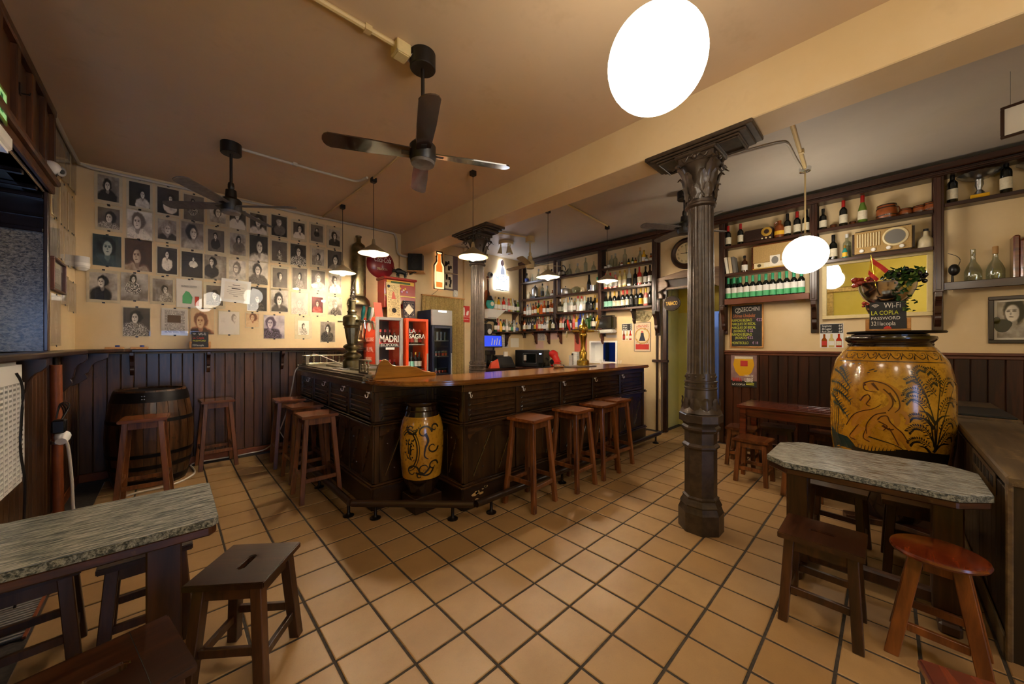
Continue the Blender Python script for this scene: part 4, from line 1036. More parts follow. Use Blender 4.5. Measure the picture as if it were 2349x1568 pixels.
for i in range(5): B().prism([(-.11 + i * .0, 0)] if 0 else [(bc.x - .24 + i * .096 + .002, bc.y - math.sqrt(max(.0, .25 ** 2 - (min(abs(-.24 + i * .096), .24)) ** 2)) * .98), (bc.x - .24 + i * .096 + .094, bc.y - math.sqrt(max(0, .25 ** 2 - (min(abs(-.144 + i * .096), .245)) ** 2)) * .98),
    (bc.x - .24 + i * .096 + .094, bc.y + math.sqrt(max(0, .25 ** 2 - (min(abs(-.144 + i * .096), .245)) ** 2)) * .98), (bc.x - .24 + i * .096 + .002, bc.y + math.sqrt(max(0, .25 ** 2 - min(abs(-.24 + i * .096), .24) ** 2)) * .98)], frame((0, 0, 0), (1, 0, 0), (0, 1, 0)), .935, .955).build('head_board', 'wood_barrel', br)
for s in (-.03, .03):
    for z in (.90, .93): B().sphere(bc + Vector((bp(.9) * math.cos(-1.75 + s) + .001, bp(.9) * math.sin(-1.75 + s) - .003, z)), .006, 6, 4).build('rivet', 'steel', br, smooth=True)

# ------------------------------------------------------------------ half wall beside the great jar
pw = thing('half_wall', 'dark boarded half wall with a worn stone-like ledge', 'partition', (4.3, -.55, 0))
B().box(2.80, XR - .03, -.70, -.40, 0, .80).build('core', 'wood_partition', pw)
for i in range(26): B().box(2.83 + i * .12, 2.83 + i * .12 + .116, -.40, -.388, .10, .77).build('board', 'wood_partition', pw, bevel=.003)
B().box(2.80, XR - .03, -.386, -.375, 0, .10).build('skirting', 'wood_ledge', pw, bevel=.003)
B().box(2.785, 2.80, -.70, -.385, 0, .80).build('end_board', 'wood_partition', pw); B().box(2.775, 2.80, -.40, -.378, 0, .815).build('corner_bead', 'wood_ledge', pw, bevel=.005)
B().box(2.775, 4.7, -.72, -.378, .80, .85).build('ledge', 'wood_ledge', pw, bevel=.008); B().box(4.7, XR - .03, -.72, -.378, .80, .87).build('ledge', 'wood_ledge', pw, bevel=.008)
B().box(4.72, 5.3, -.70, -.36, .87, .885).build('slate_slab', 'kitchen_dark', pw, bevel=.004)
B().box(3.05, 3.75, -.386, -.383, .68, .79).build('vent_plate', 'wood_ledge', pw)
for i in range(6): B().box(3.10 + i * .105, 3.165 + i * .105, -.3835, -.381, .71, .765).build('vent_slot', 'black_matte', pw)

# ------------------------------------------------------------------ the great jar
JX, JY = 4.30, -.01; jc = Vector((JX, JY, 0))
jp = [(.175, .05), (.20, .09), (.255, .20), (.30, .33), (.333, .48), (.345, .587), (.356, .695), (.361, .875), (.361, 1.055), (.355, 1.163), (.327, 1.306), (.288, 1.378), (.262, 1.42), (.25, 1.435)]
GJ = thing('great_jar', 'huge yellow glazed jar painted with a lioness, cubs and ferns', 'jar', (JX, JY, 0))
def lerpprof(pr, n=5):
    P = smooth_path([Vector((r, 0, z)) for r, z in pr], n); return [(q.x, q.z) for q in P]
full = lerpprof(jp)
kz = next(i for i, q in enumerate(full) if q[1] > .36)
B().lathe(full[kz:], 64, jc).build('body', 'jar_glaze', GJ, smooth=True); B().lathe(full[:kz + 1], 64, jc).build('lower_body', 'jar_glaze_dark', GJ, smooth=True)
B().lathe([(.25, 1.434), (.246, 1.445), (.25, 1.455), (.244, 1.465), (.252, 1.475), (.262, 1.485), (.268, 1.50), (.264, 1.515), (.25, 1.52), (.22, 1.52)], 64, jc).build('neck', 'jar_glaze_dark', GJ, smooth=True)
for x, y, r in ((4.13, .12, .3), (4.14, -.14, -.4), (4.45, .02, 0)):
    o = tag(B().box(-.05, .05, -.13, .13, 0, .048).build('wood_block', 'wood_low', bevel=.004), {0: 'short wooden block propping the back of the great jar', .3: 'wooden block wedged under the great jar nearer the red table', -.4: 'wooden block wedged under the great jar nearer the half wall'}[r], 'block')
    o.location = (x, y, 0); o.rotation_euler = (0, 0, r)
pj_ = jar_surface(jc, full, math.pi); pj_.k = 1 / .36
def q(px, py):
    t = max(-.97, min(.97, (px - 2045) / 143)); s = math.asin(t)
    dpt = 2.97 - .25 * math.cos(s); return (s, CAM_H - (py - CY) / F_PX * dpt)
Q = lambda *l: [q(*p_) for p_ in l]
b = B()                                              # border frieze: dark scrolls with yellow acanthus left between
for y in (804, 829): stroke(b, pj_, [q(px, y) for px in range(1918, 2176, 16)], .006)
for k_ in range(8):
    px = 1925 + k_ * 31
    stroke(b, pj_, Q((px, 810), (px + 12, 822), (px + 24, 818), (px + 26, 810), (px + 18, 810)), .006, .003)
    stroke(b, pj_, Q((px + 26, 824), (px + 30, 816), (px + 36, 812)), .008, .002); blob(b, pj_, *q(px + 18, 814), .006, .004)
b.build('painted_frieze', 'jar_ink', GJ)
b = B()                                              # fern on the right
stems = [((2138, 1015), (2136, 960), (2120, 905), (2100, 862), (2090, 845)), ((2140, 1015), (2142, 950), (2146, 900), (2150, 862), (2140, 842)),
         ((2142, 1015), (2152, 960), (2168, 905), (2176, 880)), ((2136, 1010), (2128, 960), (2110, 925), (2092, 915)), ((2141, 1010), (2155, 980), (2168, 960)), ((2138, 1012), (2128, 985), (2112, 965))]
for st in stems:
    stroke(b, pj_, Q(*st), .010, .0025)
fronds = [((2125, 915), (2112, 880), (2096, 866), (2080, 872)), ((2110, 880), (2100, 855), (2110, 842), (2124, 846)), ((2128, 930), (2110, 912), (2090, 908), (2078, 920)), ((2118, 900), (2098, 890), (2082, 895), (2078, 905)),
          ((2140, 900), (2126, 880), (2136, 868), (2146, 874)), ((2147, 880), (2146, 858), (2134, 845), (2124, 852)), ((2150, 900), (2160, 872), (2172, 866), (2180, 876)), ((2146, 940), (2158, 912), (2172, 908), (2179, 918)),
          ((2132, 970), (2112, 950), (2094, 948), (2084, 958)), ((2134, 1000), (2116, 975), (2096, 972), (2084, 985)), ((2146, 980), (2160, 955), (2172, 952), (2178, 962)), ((2148, 1005), (2160, 985), (2172, 982), (2176, 992)), ((2130, 1012), (2110, 1000), (2094, 1002), (2086, 1012))]
for f_ in fronds:
    pts = smooth_path([Vector((x, y, 0)) for x, y in f_], 5); stroke(b, pj_, Q(*f_), .0045, .0015)
    for i in range(2, len(pts)):
        d_ = pts[i] - pts[i - 1]; L = max(d_.length, .1); nx, ny = -d_.y / L, d_.x / L
        for s_ in (-1, 1):
            c_ = q(pts[i].x + nx * 4.5 * s_, pts[i].y + ny * 4.5 * s_); blob(b, pj_, c_[0], c_[1], .0105, .0042, -math.atan2(-(ny * s_ + .5 * d_.y / L), nx * s_ + .5 * d_.x / L) * -1)
for cx_, cy_, dx in ((2108, 1012, -1), (2118, 950, -1), (2162, 940, 1), (2165, 1000, 1), (2100, 935, -1)):
    stroke(b, pj_, Q((2136, cy_ + 22), (2136 + dx * 14, cy_ + 4), (2136 + dx * 30, cy_)), .022, .004)
b.build('painted_fern', 'jar_ink', GJ)
b = B()                                              # drooping tree on the left
for x0, y0, x1, y1 in ((1912, 850, 1955, 886), (1909, 880, 1952, 900), (1914, 900, 1958, 925), (1910, 910, 1940, 950), (1916, 930, 1952, 962), (1925, 845, 1948, 868)):
    st = [(x0, y0), ((x0 + x1) / 2, (y0 + y1) / 2 - 6), (x1, y1)]; stroke(b, pj_, Q(*st), .018, .004)
    for i in range(9):
        t_ = i / 8; cx_ = x0 + (x1 - x0) * t_; cy_ = y0 + (y1 - y0) * t_ - 5 * math.sin(math.pi * t_)
        stroke(b, pj_, Q((cx_, cy_), (cx_ + 3, cy_ + 6), (cx_ + 2, cy_ + 11)), .008, .002); stroke(b, pj_, Q((cx_, cy_), (cx_ + 5, cy_ - 4), (cx_ + 9, cy_ - 7)), .007, .002)
for px in (1918, 1923, 1929): stroke(b, pj_, Q((px + 4, 930), (px, 970), (px - 3, 1015)), .004, .006)
patch(b, pj_, Q((1908, 990), (1925, 1005), (1950, 1012), (1968, 1030), (1972, 1045), (1910, 1045)), .0012, 8)
for i in range(34):
    a_ = random.uniform(0, 6.3); blob(b, pj_, *q(1938 + 12 * math.cos(a_) * random.random(), 988 + 22 * math.sin(a_) * random.random()), .004, .0025, a_)
b.build('painted_tree', 'jar_bluegreen', GJ)
b = B()                                              # ground, clouds
stroke(b, pj_, Q((1960, 1040), (2000, 1048), (2040, 1044), (2100, 1036), (2170, 1034)), .05, .08)
stroke(b, pj_, Q((2000, 1006), (2030, 1012), (2058, 1018), (2080, 1028)), .010, .003); stroke(b, pj_, Q((2060, 1030), (2090, 1026), (2120, 1028)), .014, .006)
for x in range(1975, 2170, 8): stroke(b, pj_, Q((x, 1040), (x + 2, 1032), (x + 4, 1027)), .006, .001)
for x, y in ((2004, 850), (2010, 848), (2016, 852), (2000, 856), (1960, 828 + 8), (1975, 832 + 3)): blob(b, pj_, *q(x, y), .012, .004, .3)
b.build('painted_ground', 'jar_ink', GJ)
def animal(body, limbs, outline, dark):
    b = B()
    for pts, w0, w1 in body + limbs: stroke(b, pj_, Q(*pts), w0, w1, 6, .0018)
    b.build('painted_' + outline, 'jar_ochre', GJ)
    b = B()
    for pts, w0, w1 in dark: stroke(b, pj_, Q(*pts), w0 * 1.5, w1 * 1.5, 6, .0026)
    b.build('painted_outline', 'jar_brown', GJ)
animal([(((1985, 988), (2010, 962), (2040, 948), (2060, 930), (2058, 905), (2035, 888), (2012, 886)), .10, .07), (((2000, 890), (2020, 884), (2036, 890)), .05, .06), (((1966, 985), (1975, 962), (1990, 950), (2000, 935)), .03, .05)],
       [(((2052, 935), (2062, 960), (2060, 972), (2054, 976)), .045, .018), (((2056, 938), (2074, 942), (2084, 958), (2080, 968)), .03, .014), (((1985, 985), (1972, 1000), (1960, 1010), (1972, 1018)), .05, .016), (((1998, 985), (2000, 1000), (1992, 1008), (2006, 1018)), .045, .016),
        (((1964, 965), (1956, 978), (1950, 984)), .008, .004)], 'lioness',
       [(((1990, 882), (2004, 876), (2020, 876), (2044, 884), (2062, 904), (2068, 930), (2058, 944)), .007, .004), (((1990, 884), (1994, 896), (2010, 900), (2022, 900)), .005, .003), (((1992, 884), (1996, 886)), .012, .008), (((2034, 892), (2050, 908), (2054, 926), (2044, 942)), .006, .004),
        (((2040, 946), (2016, 954), (1998, 978), (1998, 1000)), .006, .003), (((1950, 985), (1966, 960), (1986, 948), (2012, 940), (2030, 928)), .005, .003), (((1972, 1018), (1958, 1012), (1964, 1000), (1980, 980)), .005, .003), (((2004, 1018), (1990, 1010), (1996, 990)), .005, .003), (((2010, 880), (2024, 896)), .012, .006), (((2046, 900), (2060, 920)), .01, .004),
        (((1984, 924), (1992, 912), (2002, 908), (2006, 916), (1998, 930), (2006, 934)), .006, .004)])
animal([(((2040, 962), (2046, 978), (2066, 990), (2072, 1004)), .045, .05), (((2030, 966), (2040, 958)), .03, .02), (((1984, 920), (1994, 916), (1998, 930)), .03, .03)], [(((2070, 1000), (2082, 1016), (2088, 1026)), .03, .012), (((2060, 996), (2062, 1010), (2070, 1020)), .03, .012), (((2044, 975), (2030, 985), (2022, 982)), .02, .010)], 'cub',
       [(((2022, 964), (2030, 956), (2042, 954), (2048, 966), (2060, 978), (2074, 990), (2086, 1010)), .006, .004), (((2024, 968), (2034, 972), (2042, 978), (2034, 988)), .006, .004), (((2046, 980), (2056, 998), (2066, 1018)), .005, .003), (((2032, 976), (2046, 984), (2056, 982)), .012, .004)])
# ------------------------------------------------------------------ ceiling fans
def fan(label, x, y, zt, zb, rad, off, nb, mats, hub=.085, blade_w=.115):
    t = thing('ceiling_fan', label, 'ceiling fan', (x, y, zt)); c = Vector((x, y, 0)); body, bl, cap = mats
    B().lathe([(.078, zt - .10), (.083, zt - .095), (.083, zt), (.0, zt)], 28, c).build('canopy', body, t, smooth=True)
    B().tube([c + UP * (zt - .10), c + UP * (zb + .15)], .012, 10).build('rod', body, t, smooth=True)
    B().lathe([(.022, zb + .22), (.026, zb + .20), (.026, zb + .17), (.014, zb + .15)], 14, c).build('rod_collar', body, t, smooth=True)
    B().lathe([(.0, zb - .055), (hub * .9, zb - .052), (hub, zb - .03), (hub, zb + .05), (hub * .8, zb + .07), (hub * .55, zb + .08), (hub * .5, zb + .15), (.02, zb + .155)], 30, c).build('motor', body, t, smooth=True)
    B().lathe([(.0, zb - .075), (hub * .86, zb - .07), (hub * .93, zb - .055), (hub * .9, zb - .05)], 30, c).build('bottom_cap', cap, t, smooth=True)
    for i in range(nb):
        a = math.radians(off + 360 / nb * i); u = Vector((math.cos(a), math.sin(a), 0)); s = Vector((-math.sin(a), math.cos(a), 0)); tw = math.radians(13)
        s2 = s * math.cos(tw) + UP * math.sin(tw); n = u.cross(s2)
        w = blade_w / 2; poly = [(hub * .9, -w * .8), (rad * .55, -w), (rad - .04, -w * 1.02)] + arc(rad - .045, 0, .045, -80, 80, 6, w * 1.0) + [(rad - .04, w * 1.02), (rad * .55, w), (hub * .9, w * .8)]
        B().prism(poly, (c + UP * zb, u, s2, n), -.004, .004).build('blade', bl, t)
        B().bar(c + UP * zb + u * (hub * .7), c + UP * zb + u * (hub + .05), .035, .012, n).build('blade_iron', body, t)
    return t
FB = ('fan_black', 'fan_blade', 'fan_grey')
fan('large dark ceiling fan nearest the viewer above the tiles', 1.206, 2.119, ZC, 2.71, .60, 64, 4, ('fan_black', 'fan_blade', 'fan_grey'))
fan('dark ceiling fan hanging in front of the portrait wall', .417, 4.332, ZC, 2.775, .60, 50, 4, ('fan_black', 'fan_grey', 'fan_grey'))
fan('dark ceiling fan half hidden behind the near column', 4.676, 1.757, ZC, 2.91, .60, 58, 4, ('fan_black', 'fan_grey', 'fan_black'))
fan('cream three-bladed ceiling fan in the far bar corner', 4.639, 4.394, ZC, 2.87, .62, 87, 3, ('fan_cream', 'fan_cream_blade', 'fan_cream'), .08)

# ------------------------------------------------------------------ conical pendants over the bar
def pendant(label, x, y, zr, top=ZC, rad=.17):
    t = thing('pendant_lamp', label, 'pendant lamp', (x, y, top), 0, 'conical pendants above the bar'); c = Vector((x, y, 0))
    B().box(x - .03, x + .03, y - .03, y + .03, top - .055, top).build('ceiling_box', 'black_plastic', t, bevel=.006)
    B().tube([c + UP * (top - .055), c + UP * (zr + .16)], .0035, 6).build('cord', 'black_plastic', t)
    out = [(.012, zr + .165), (.018, zr + .14), (.022, zr + .105), (.04, zr + .09), (.09, zr + .055), (rad, zr)]
    B().lathe(out + [(rad - .003, zr - .002), (rad - .004, zr)], 40, c).build('shade', 'lamp_shade_out', t, smooth=True)
    B().lathe([(r - .003 if r > .02 else .004, z - .004) for r, z in out[2:]], 40, c).build('shade_lining', 'lamp_shade_in', t, smooth=True)
    B().lathe([(.018, zr + .085), (.018, zr + .045)], 12, c).build('socket', 'white_plastic', t)
    B().sphere(c + UP * (zr + .0), .042, 16, 10, (1, 1, 1.1)).build('bulb', 'bulb_glow', t, smooth=True)
pendant('lit conical pendant nearest the portrait wall', 1.711, 5.171, 2.44)
pendant('lit conical pendant hanging before the red round sign', 1.691, 4.083, 2.50)
pendant('lit conical pendant hanging before the far column', 2.419, 3.16, 2.42)
pendant('lit conical pendant in front of the cream fan', 3.878, 3.323, 2.41)
pendant('lit conical pendant nearest the doorway end of the bar', 5.116, 3.126, 2.48)

# ------------------------------------------------------------------ opal globes
def globe(label, x, y, z, r=.2):
    t = thing('globe_lamp', label, 'pendant lamp', (x, y, ZC)); c = Vector((x, y, 0))
    B().lathe([(.02, ZC - .05), (.05, ZC - .04), (.055, ZC), (.0, ZC)], 20, c).build('canopy', 'chrome', t, smooth=True)
    B().tube([c + UP * (ZC - .05), c + UP * (z + r)], .008, 8).build('rod', 'conduit_cream', t, smooth=True)
    B().lathe([(.055, z + r * .965), (.055, z + r + .02), (.012, z + r + .035)], 20, c).build('cap', 'chrome', t, smooth=True)
    B().sphere(c + UP * z, r, 40, 24).build('opal_globe', 'globe_glow', t, smooth=True)
globe('large lit opal globe hanging nearest the viewer', 1.50, .68, 2.66)
globe('lit opal globe hanging in front of the radio shelves', 4.99, .612, 2.425)
globe('lit opal globe behind the viewpoint over the street side', .80, -.90, 2.66)
globe('lit opal globe far behind the viewpoint beside the beam', 1.8, -1.95, 2.66)
globe('lit opal globe nearest the street door', .75, -2.9, 2.66)

# ------------------------------------------------------------------ ceiling conduits and boxes
def conduit(label, pts, mat='conduit_cream', r=.014, clips=()):
    o = tag(B().tube(pts, r, 8).build('ceiling_conduit', mat, smooth=True), label, 'pipe')
    for c in clips: B().box(c[0] - .02, c[0] + .02, c[1] - .02, c[1] + .02, ZC - .035, ZC).build('clip', mat, o)
    return o
zc = ZC - .016
conduit('cream conduit leading to the junction box of the near fan', [(-.3, 2.19, zc), (.60, 2.166, zc), (1.03, 2.155, zc)], r=.017, clips=((.86, 2.16),))
jb = tag(B().box(1.02, 1.115, 2.10, 2.20, ZC - .075, ZC).build('junction_box', 'cream_paint', bevel=.006), 'square cream junction box beside the near fan', 'box')
B().box(1.03, 1.105, 2.11, 2.19, ZC - .08, ZC - .074).build('lid', 'cream_paint', jb, bevel=.003)
tag(B().tube(smooth_path([(1.115, 2.13, ZC - .06), (1.15, 2.08, ZC - .02), (1.19, 2.10, ZC - .01), (1.20, 2.14, ZC - .03)], 4), .004, 6).tube(smooth_path([(1.115, 2.16, ZC - .06), (1.15, 2.18, ZC - .05), (1.17, 2.16, ZC - .01)], 4), .003, 6).build('loose_wire', 'cable_white', smooth=True), 'loose thin wire looping from junction box to near fan', 'wire')
conduit('grey conduit from the portrait-wall fan toward the bar pendants', smooth_path([(.50, 4.34, zc), (1.0, 4.32, zc), (1.45, 4.29, zc), (1.56, 4.27, zc), (1.60, 4.20, zc), (1.62, 4.09, zc)], 3), 'conduit_grey', clips=((.95, 4.32),))
conduit('thin conduit crossing the ceiling above the bar pendants', [(1.67, 3.2, zc), (1.68, 4.0, zc), (1.66, 5.1, zc), (1.645, YB, zc)], 'conduit_cream', .011)
conduit('cream conduit feeding the globe before the radios', [(3.22, .545, zc), (4.0, .57, zc), (4.93, .607, zc)], r=.017, clips=((4.5, .58),))
conduit('grey bent conduit meeting the globe from behind the near column', smooth_path([(4.05, 1.5, zc), (4.09, 1.13, zc), (4.14, .80, zc), (4.17, .70, zc), (4.24, .65, zc), (4.6, .645, zc), (4.93, .635, zc)], 3), 'conduit_grey', .011)
conduit('cream conduit leading to the doorway-end pendant', [(3.21, 2.94, zc), (3.95, 3.0, zc), (5.08, 3.1, zc)], r=.013)
conduit('cream conduit leading to the cream fan', [(3.21, 4.67, zc), (3.93, 4.588, zc), (4.56, 4.41, zc)], r=.013)
sp = thing('spot_cluster', 'cluster of three small cream ceiling spotlights above the lit word sign', 'spotlight', (4.55, 4.93, ZC))
B().lathe([(.13, ZC - .05), (.14, ZC - .04), (.14, ZC), (.0, ZC)], 24, (4.55, 4.93, 0)).build('plate', 'fan_cream', sp, smooth=True)
for dx, dy in ((-.07, .07), (.0, -.06), (.08, -.02)):
    p_ = Vector((4.55 + dx, 4.93 + dy, ZC - .05)); dr = Vector((dx * 1.5, dy * 1.5, -1)).normalized()
    B().tube([p_, p_ + UP * -.05], .012, 8).build('arm', 'fan_cream', sp, smooth=True)
    B().lathe([(.018, 0), (.024, .03), (.045, .11), (.05, .13), (.035, .13)], 14, p_ - UP * .045, dr).build('spot_head', 'fan_cream', sp, smooth=True)
# ------------------------------------------------------------------ clip-framed photographs
plain('photo_card', '#d2c3a0', .6, var=.06); plain('photo_white', '#dcd5c6', .6)
GP = 'clip-framed photographs on the walls'
def wall_frame(wall, px, py):
    if wall == 'Y': p_ = onY(px, py, YB); return frame((p_.x, YB, p_.z), (1, 0, 0), (0, 0, 1))
    if wall == 'L': p_ = onX(px, py, XL); return frame((XL, p_.y, p_.z), (0, 1, 0), (0, 0, 1))
    p_ = onX(px, py, XR); return frame((XR, p_.y, p_.z), (0, -1, 0), (0, 0, 1))
def extent(wall, x0, y0, x1, y1):
    """centre frame and half sizes of the rectangle between two corner pixels, on that wall"""
    xc, yc = (x0 + x1) / 2, (y0 + y1) / 2; fr = wall_frame(wall, xc, yc); a = wall_frame(wall, x0, yc)[0]; b = wall_frame(wall, x1, yc)[0]
    t = wall_frame(wall, xc, y0)[0]; m = wall_frame(wall, xc, y1)[0]; u = fr[1]
    l, r = (a - fr[0]).dot(u), (b - fr[0]).dot(u); c = (l + r) / 2
    zc_ = (t.z + m.z) / 2; O = fr[0] + u * c; O.z = zc_
    return (O, fr[1], fr[2], fr[3]), (r - l) / 2, (t.z - m.z) / 2
NP = [0]
def photo(wall, box, desc, prm=None, mat='portrait_print', border=.07, card='photo_card', glass=True, lift=.0, tilt=0, name='photograph'):
    fr, w, h = extent(wall, *box); NP[0] += 1
    O, u, v, n = fr; O = O + n * lift
    if tilt: c_, s_ = math.cos(tilt), math.sin(tilt); u, v = u * c_ + v * s_, v * c_ - u * s_
    fr = (O, u, v, n)
    t = thing(name, desc, 'picture', O, 0, GP)
    B().slab(fr, -w, w, -h, h, .003, .007).build('card', card, t)
    bw, bh = w * (1 - border * 2), h * (1 - border * 2)
    pr_ = B().quad(fr, -bw, bw, -bh, bh, .0075).build('print', mat, t, uv=lambda p_: (((p_ - O).dot(u) + bw) / (2 * bw), ((p_ - O).dot(v) + bh) / (2 * bh)))
    for k_, val in zip(('fx', 'fy', 'fs', 'bg', 'cl', 'hr', 'pat'), prm or (.5, .6, .25, .3, .3, .1, 0)): pr_[k_] = float(val)
    pr_['seed'] = (NP[0] * .618) % 1.0
    if glass: B().slab(fr, -w, w, -h, h, .0085, .0105).build('glass', 'glass_pane', t)
    for s_ in (-1, 1): B().slab(fr, -.011, .011, s_ * h - .008, s_ * h + .008, .0105, .0135).build('clip', 'black_plastic', t)
    return t, fr, w, h
ROWS = ['top', 'second', 'third', 'fourth', 'bottom']
P_ = [  # row, box px, description, (fx, fy, fs, bg, cl, hr, pat), material, border
 (0, (216, 395, 281, 470), 'smiling man in a dark suit', (.45, .62, .20, .55, .08, .08, 0), 0, .12), (0, (290, 413, 350, 482), 'embracing couple on a dark ground', (.62, .55, .17, .12, .75, .06, 0), 0, .10),
 (0, (357, 428, 414, 496), 'dancer in a white shirt raising an arm', (.62, .62, .13, .12, .85, .06, 0), 0, .07), (0, (419, 446, 470, 509), 'standing woman in a spotted dress', (.45, .72, .12, .4, .35, .08, .9), 0, .05),
 (0, (475, 460, 523, 518), 'woman with long dark hair behind the fan', (.5, .55, .25, .75, .6, .12, 0), 0, .12), (0, (524, 478, 566, 528), 'woman in a white blouse behind the fan blade', (.5, .70, .22, .15, .9, .06, 0), 0, .06),
 (0, (570, 487, 615, 540), 'pale smiling face cut by the fan blade', (.5, .62, .26, .2, .85, .08, 0), 0, .08), (0, (620, 492, 660, 545), 'lady in a white hat on a dark ground', (.5, .66, .14, .14, .35, .6, 0), 0, .06),
 (0, (668, 505, 703, 553), 'tilted smiling head with white fur collar', (.6, .62, .24, .25, .9, .08, 0), 0, .13), (0, (709, 512, 744, 559), 'standing guitarist on a grey ground', (.5, .72, .10, .4, .08, .08, 0), 0, .10), (0, (749, 520, 784, 571), 'young woman with short dark hair on white', (.5, .62, .20, .62, .15, .10, 0), 0, .14),
 (1, (218, 472, 281, 530), 'curly-haired woman with flowered shoulders', (.55, .55, .24, .35, .55, .10, .4), 0, .10), (1, (289, 481, 352, 552), 'woman in profile with flowers in her hair', (.42, .62, .26, .72, .85, .3, .2), 0, .05), (1, (355, 497, 411, 557), 'man in a brimmed hat and waistcoat', (.5, .55, .25, .55, .15, .55, 0), 0, .12),
 (1, (413, 507, 469, 574), 'woman resting her cheek on her hand', (.5, .62, .24, .5, .6, .08, 0), 0, .05), (1, (471, 520, 520, 585), 'crooner seated in a dark suit', (.45, .72, .14, .35, .08, .08, 0), 0, .12), (1, (521, 528, 569, 593), 'kneeling woman in a shawl', (.55, .72, .13, .6, .35, .08, 0), 0, .12),
 (1, (570, 538, 616, 602), 'smiling man with a bow tie', (.5, .60, .27, .10, .75, .06, 0), 0, .05), (1, (620, 550, 661, 604), 'crowded patterned stage scene', (.5, .5, .10, .3, .4, .2, .9), 0, .08), (1, (665, 559, 703, 610), 'laughing man in a striped jacket', (.5, .66, .22, .12, .5, .06, .9), 0, .04),
 (1, (711, 565, 747, 614), 'woman in a white headdress', (.5, .5, .18, .6, .5, .10, .3), 0, .12), (1, (750, 574, 785, 619), 'woman with short dark hair behind a pendant', (.55, .5, .24, .22, .45, .08, 0), 0, .04),
 (2, (212, 539, 279, 611), 'blue-green tinted portrait of a young man', (.5, .62, .27, .22, .35, .12, 0), 'portrait_teal', .01), (2, (285, 549, 350, 622), 'brown tinted smiling woman', (.48, .5, .25, .22, .7, .18, 0), 'portrait_brown', .02), (2, (358, 564, 409, 632), 'lady in a pale ruffled dress', (.5, .74, .14, .12, .9, .1, .3), 0, .06),
 (2, (413, 575, 468, 640), 'dancer with spread arms on a black ground', (.55, .74, .08, .06, .8, .1, 0), 0, .06), (2, (468, 585, 520, 642), 'seated woman hugging her knees', (.35, .72, .15, .5, .08, .06, 0), 0, .02), (2, (520, 592, 568, 646), 'pale profile with windblown hair', (.45, .6, .24, .72, .7, .35, 0), 0, .10),
 (2, (569, 599, 615, 653), 'woman with pinned dark hair and puffed sleeves', (.45, .64, .22, .75, .3, .08, .2), 0, .03), (2, (621, 610, 663, 665), 'woman in a low-necked dark gown', (.5, .6, .17, .35, .35, .06, 0), 0, .10), (2, (668, 612, 706, 665), 'pale group picture catching lamp glare', (.5, .6, .14, .45, .5, .12, .3), 0, .06),
 (2, (711, 617, 748, 667), 'light-haired woman catching lamp glare', (.5, .6, .22, .35, .6, .5, 0), 0, .08), (2, (751, 626, 784, 675), 'signed portrait in a white jumper', (.5, .66, .2, .6, .85, .2, 0), 0, .06),
 (3, (198, 619, 276, 694), 'large man in a cap and open jacket', (.45, .66, .2, .62, .12, .08, 0), 0, .09), (3, (277, 626, 340, 690), 'seated woman in a checked dress', (.45, .78, .12, .6, .5, .08, .9), 0, .01), (3, (344, 634, 402, 698), 'three children posing together', (.6, .55, .16, .5, .6, .14, .2), 0, .10),
 (3, (467, 648, 517, 707), 'veiled woman under a lamp reflection', (.5, .5, .2, .35, .25, .1, .5), 0, .12), (3, (566, 657, 613, 714), 'dark picture with a round lamp reflection', (.5, .5, .15, .1, .2, .08, .2), 0, .03), (3, (620, 663, 662, 717), 'smiling young man with dark quiff', (.45, .56, .25, .62, .2, .08, 0), 0, .05),
 (3, (667, 670, 707, 722), 'faded pinkish pair of figures', (.5, .5, .2, .7, .6, .5, .4), 'portrait_pale', .03), (3, (709, 673, 746, 725), 'woman in red on a white card', (.5, .58, .18, .2, .5, .12, 0), 'portrait_red', .16), (3, (751, 680, 785, 723), 'man in a wide hat with a hand raised', (.5, .6, .2, .62, .3, .55, .4), 0, .03),
 (4, (281, 704, 346, 772), 'smiling woman with a guitar', (.45, .66, .2, .2, .5, .08, .5), 0, .03), (4, (436, 707, 492, 767), 'hand-coloured young man on orange', (.42, .52, .28, .95, .15, .25, 0), 'portrait_colour', .02), (4, (500, 713, 550, 768), 'white card with a faint small figure', (.75, .72, .14, .95, .95, .3, 0), 'portrait_pale', .03),
 (4, (562, 717, 595, 752), 'small colour photo of a woman in cream', (.55, .72, .24, .75, .95, .25, 0), 'portrait_colour', .05), (4, (604, 722, 653, 777), 'violet signed portrait with long hair', (.32, .66, .22, .75, .25, .3, .5), 'portrait_violet', .02), (4, (676, 726, 715, 777), 'white card with a small spotted-shirt figure', (.5, .62, .16, .85, .8, .2, .9), 0, .18), (4, (734, 737, 769, 785), 'woman in a strapless dark dress', (.5, .66, .16, .5, .12, .08, .3), 0, .03)]
cnt = {}
for row, box, desc, prm, mat, bd in P_:
    cnt[row] = cnt.get(row, 0) + 1
    photo('Y', box, f'photograph of {desc}, {ROWS[row]} row of portraits', prm, mat or 'portrait_print', bd)
t, fr, w, h = photo('Y', (404, 641, 463, 706), 'white printed leaflet with a green bottle drawing on the portrait wall', None, 'white_paper', .02, 'photo_white')
text('BUENOS DENTRO', .03, 'ink', fr, t, 0, h * .45, .0082, 'CENTER', fit=w * 1.4)
b = B().prism([(-.06, -.12), (.02, -.12), (.03, -.04), (.0, .02), (-.03, .03), (-.06, -.03)], fr, .0078, .0082); b.build('green_drawing', 'label_green', t)
B().prism([(.05, -.14), (.09, -.14), (.09, -.03), (.05, -.03)], fr, .0078, .0082).build('red_drawing', 'label_red', t)
t, fr, w, h = photo('Y', (506, 642, 574, 694), 'white framed certificate hung askew over the portraits', None, 'white_paper', .12, 'white_gloss', lift=.012, tilt=-.06)
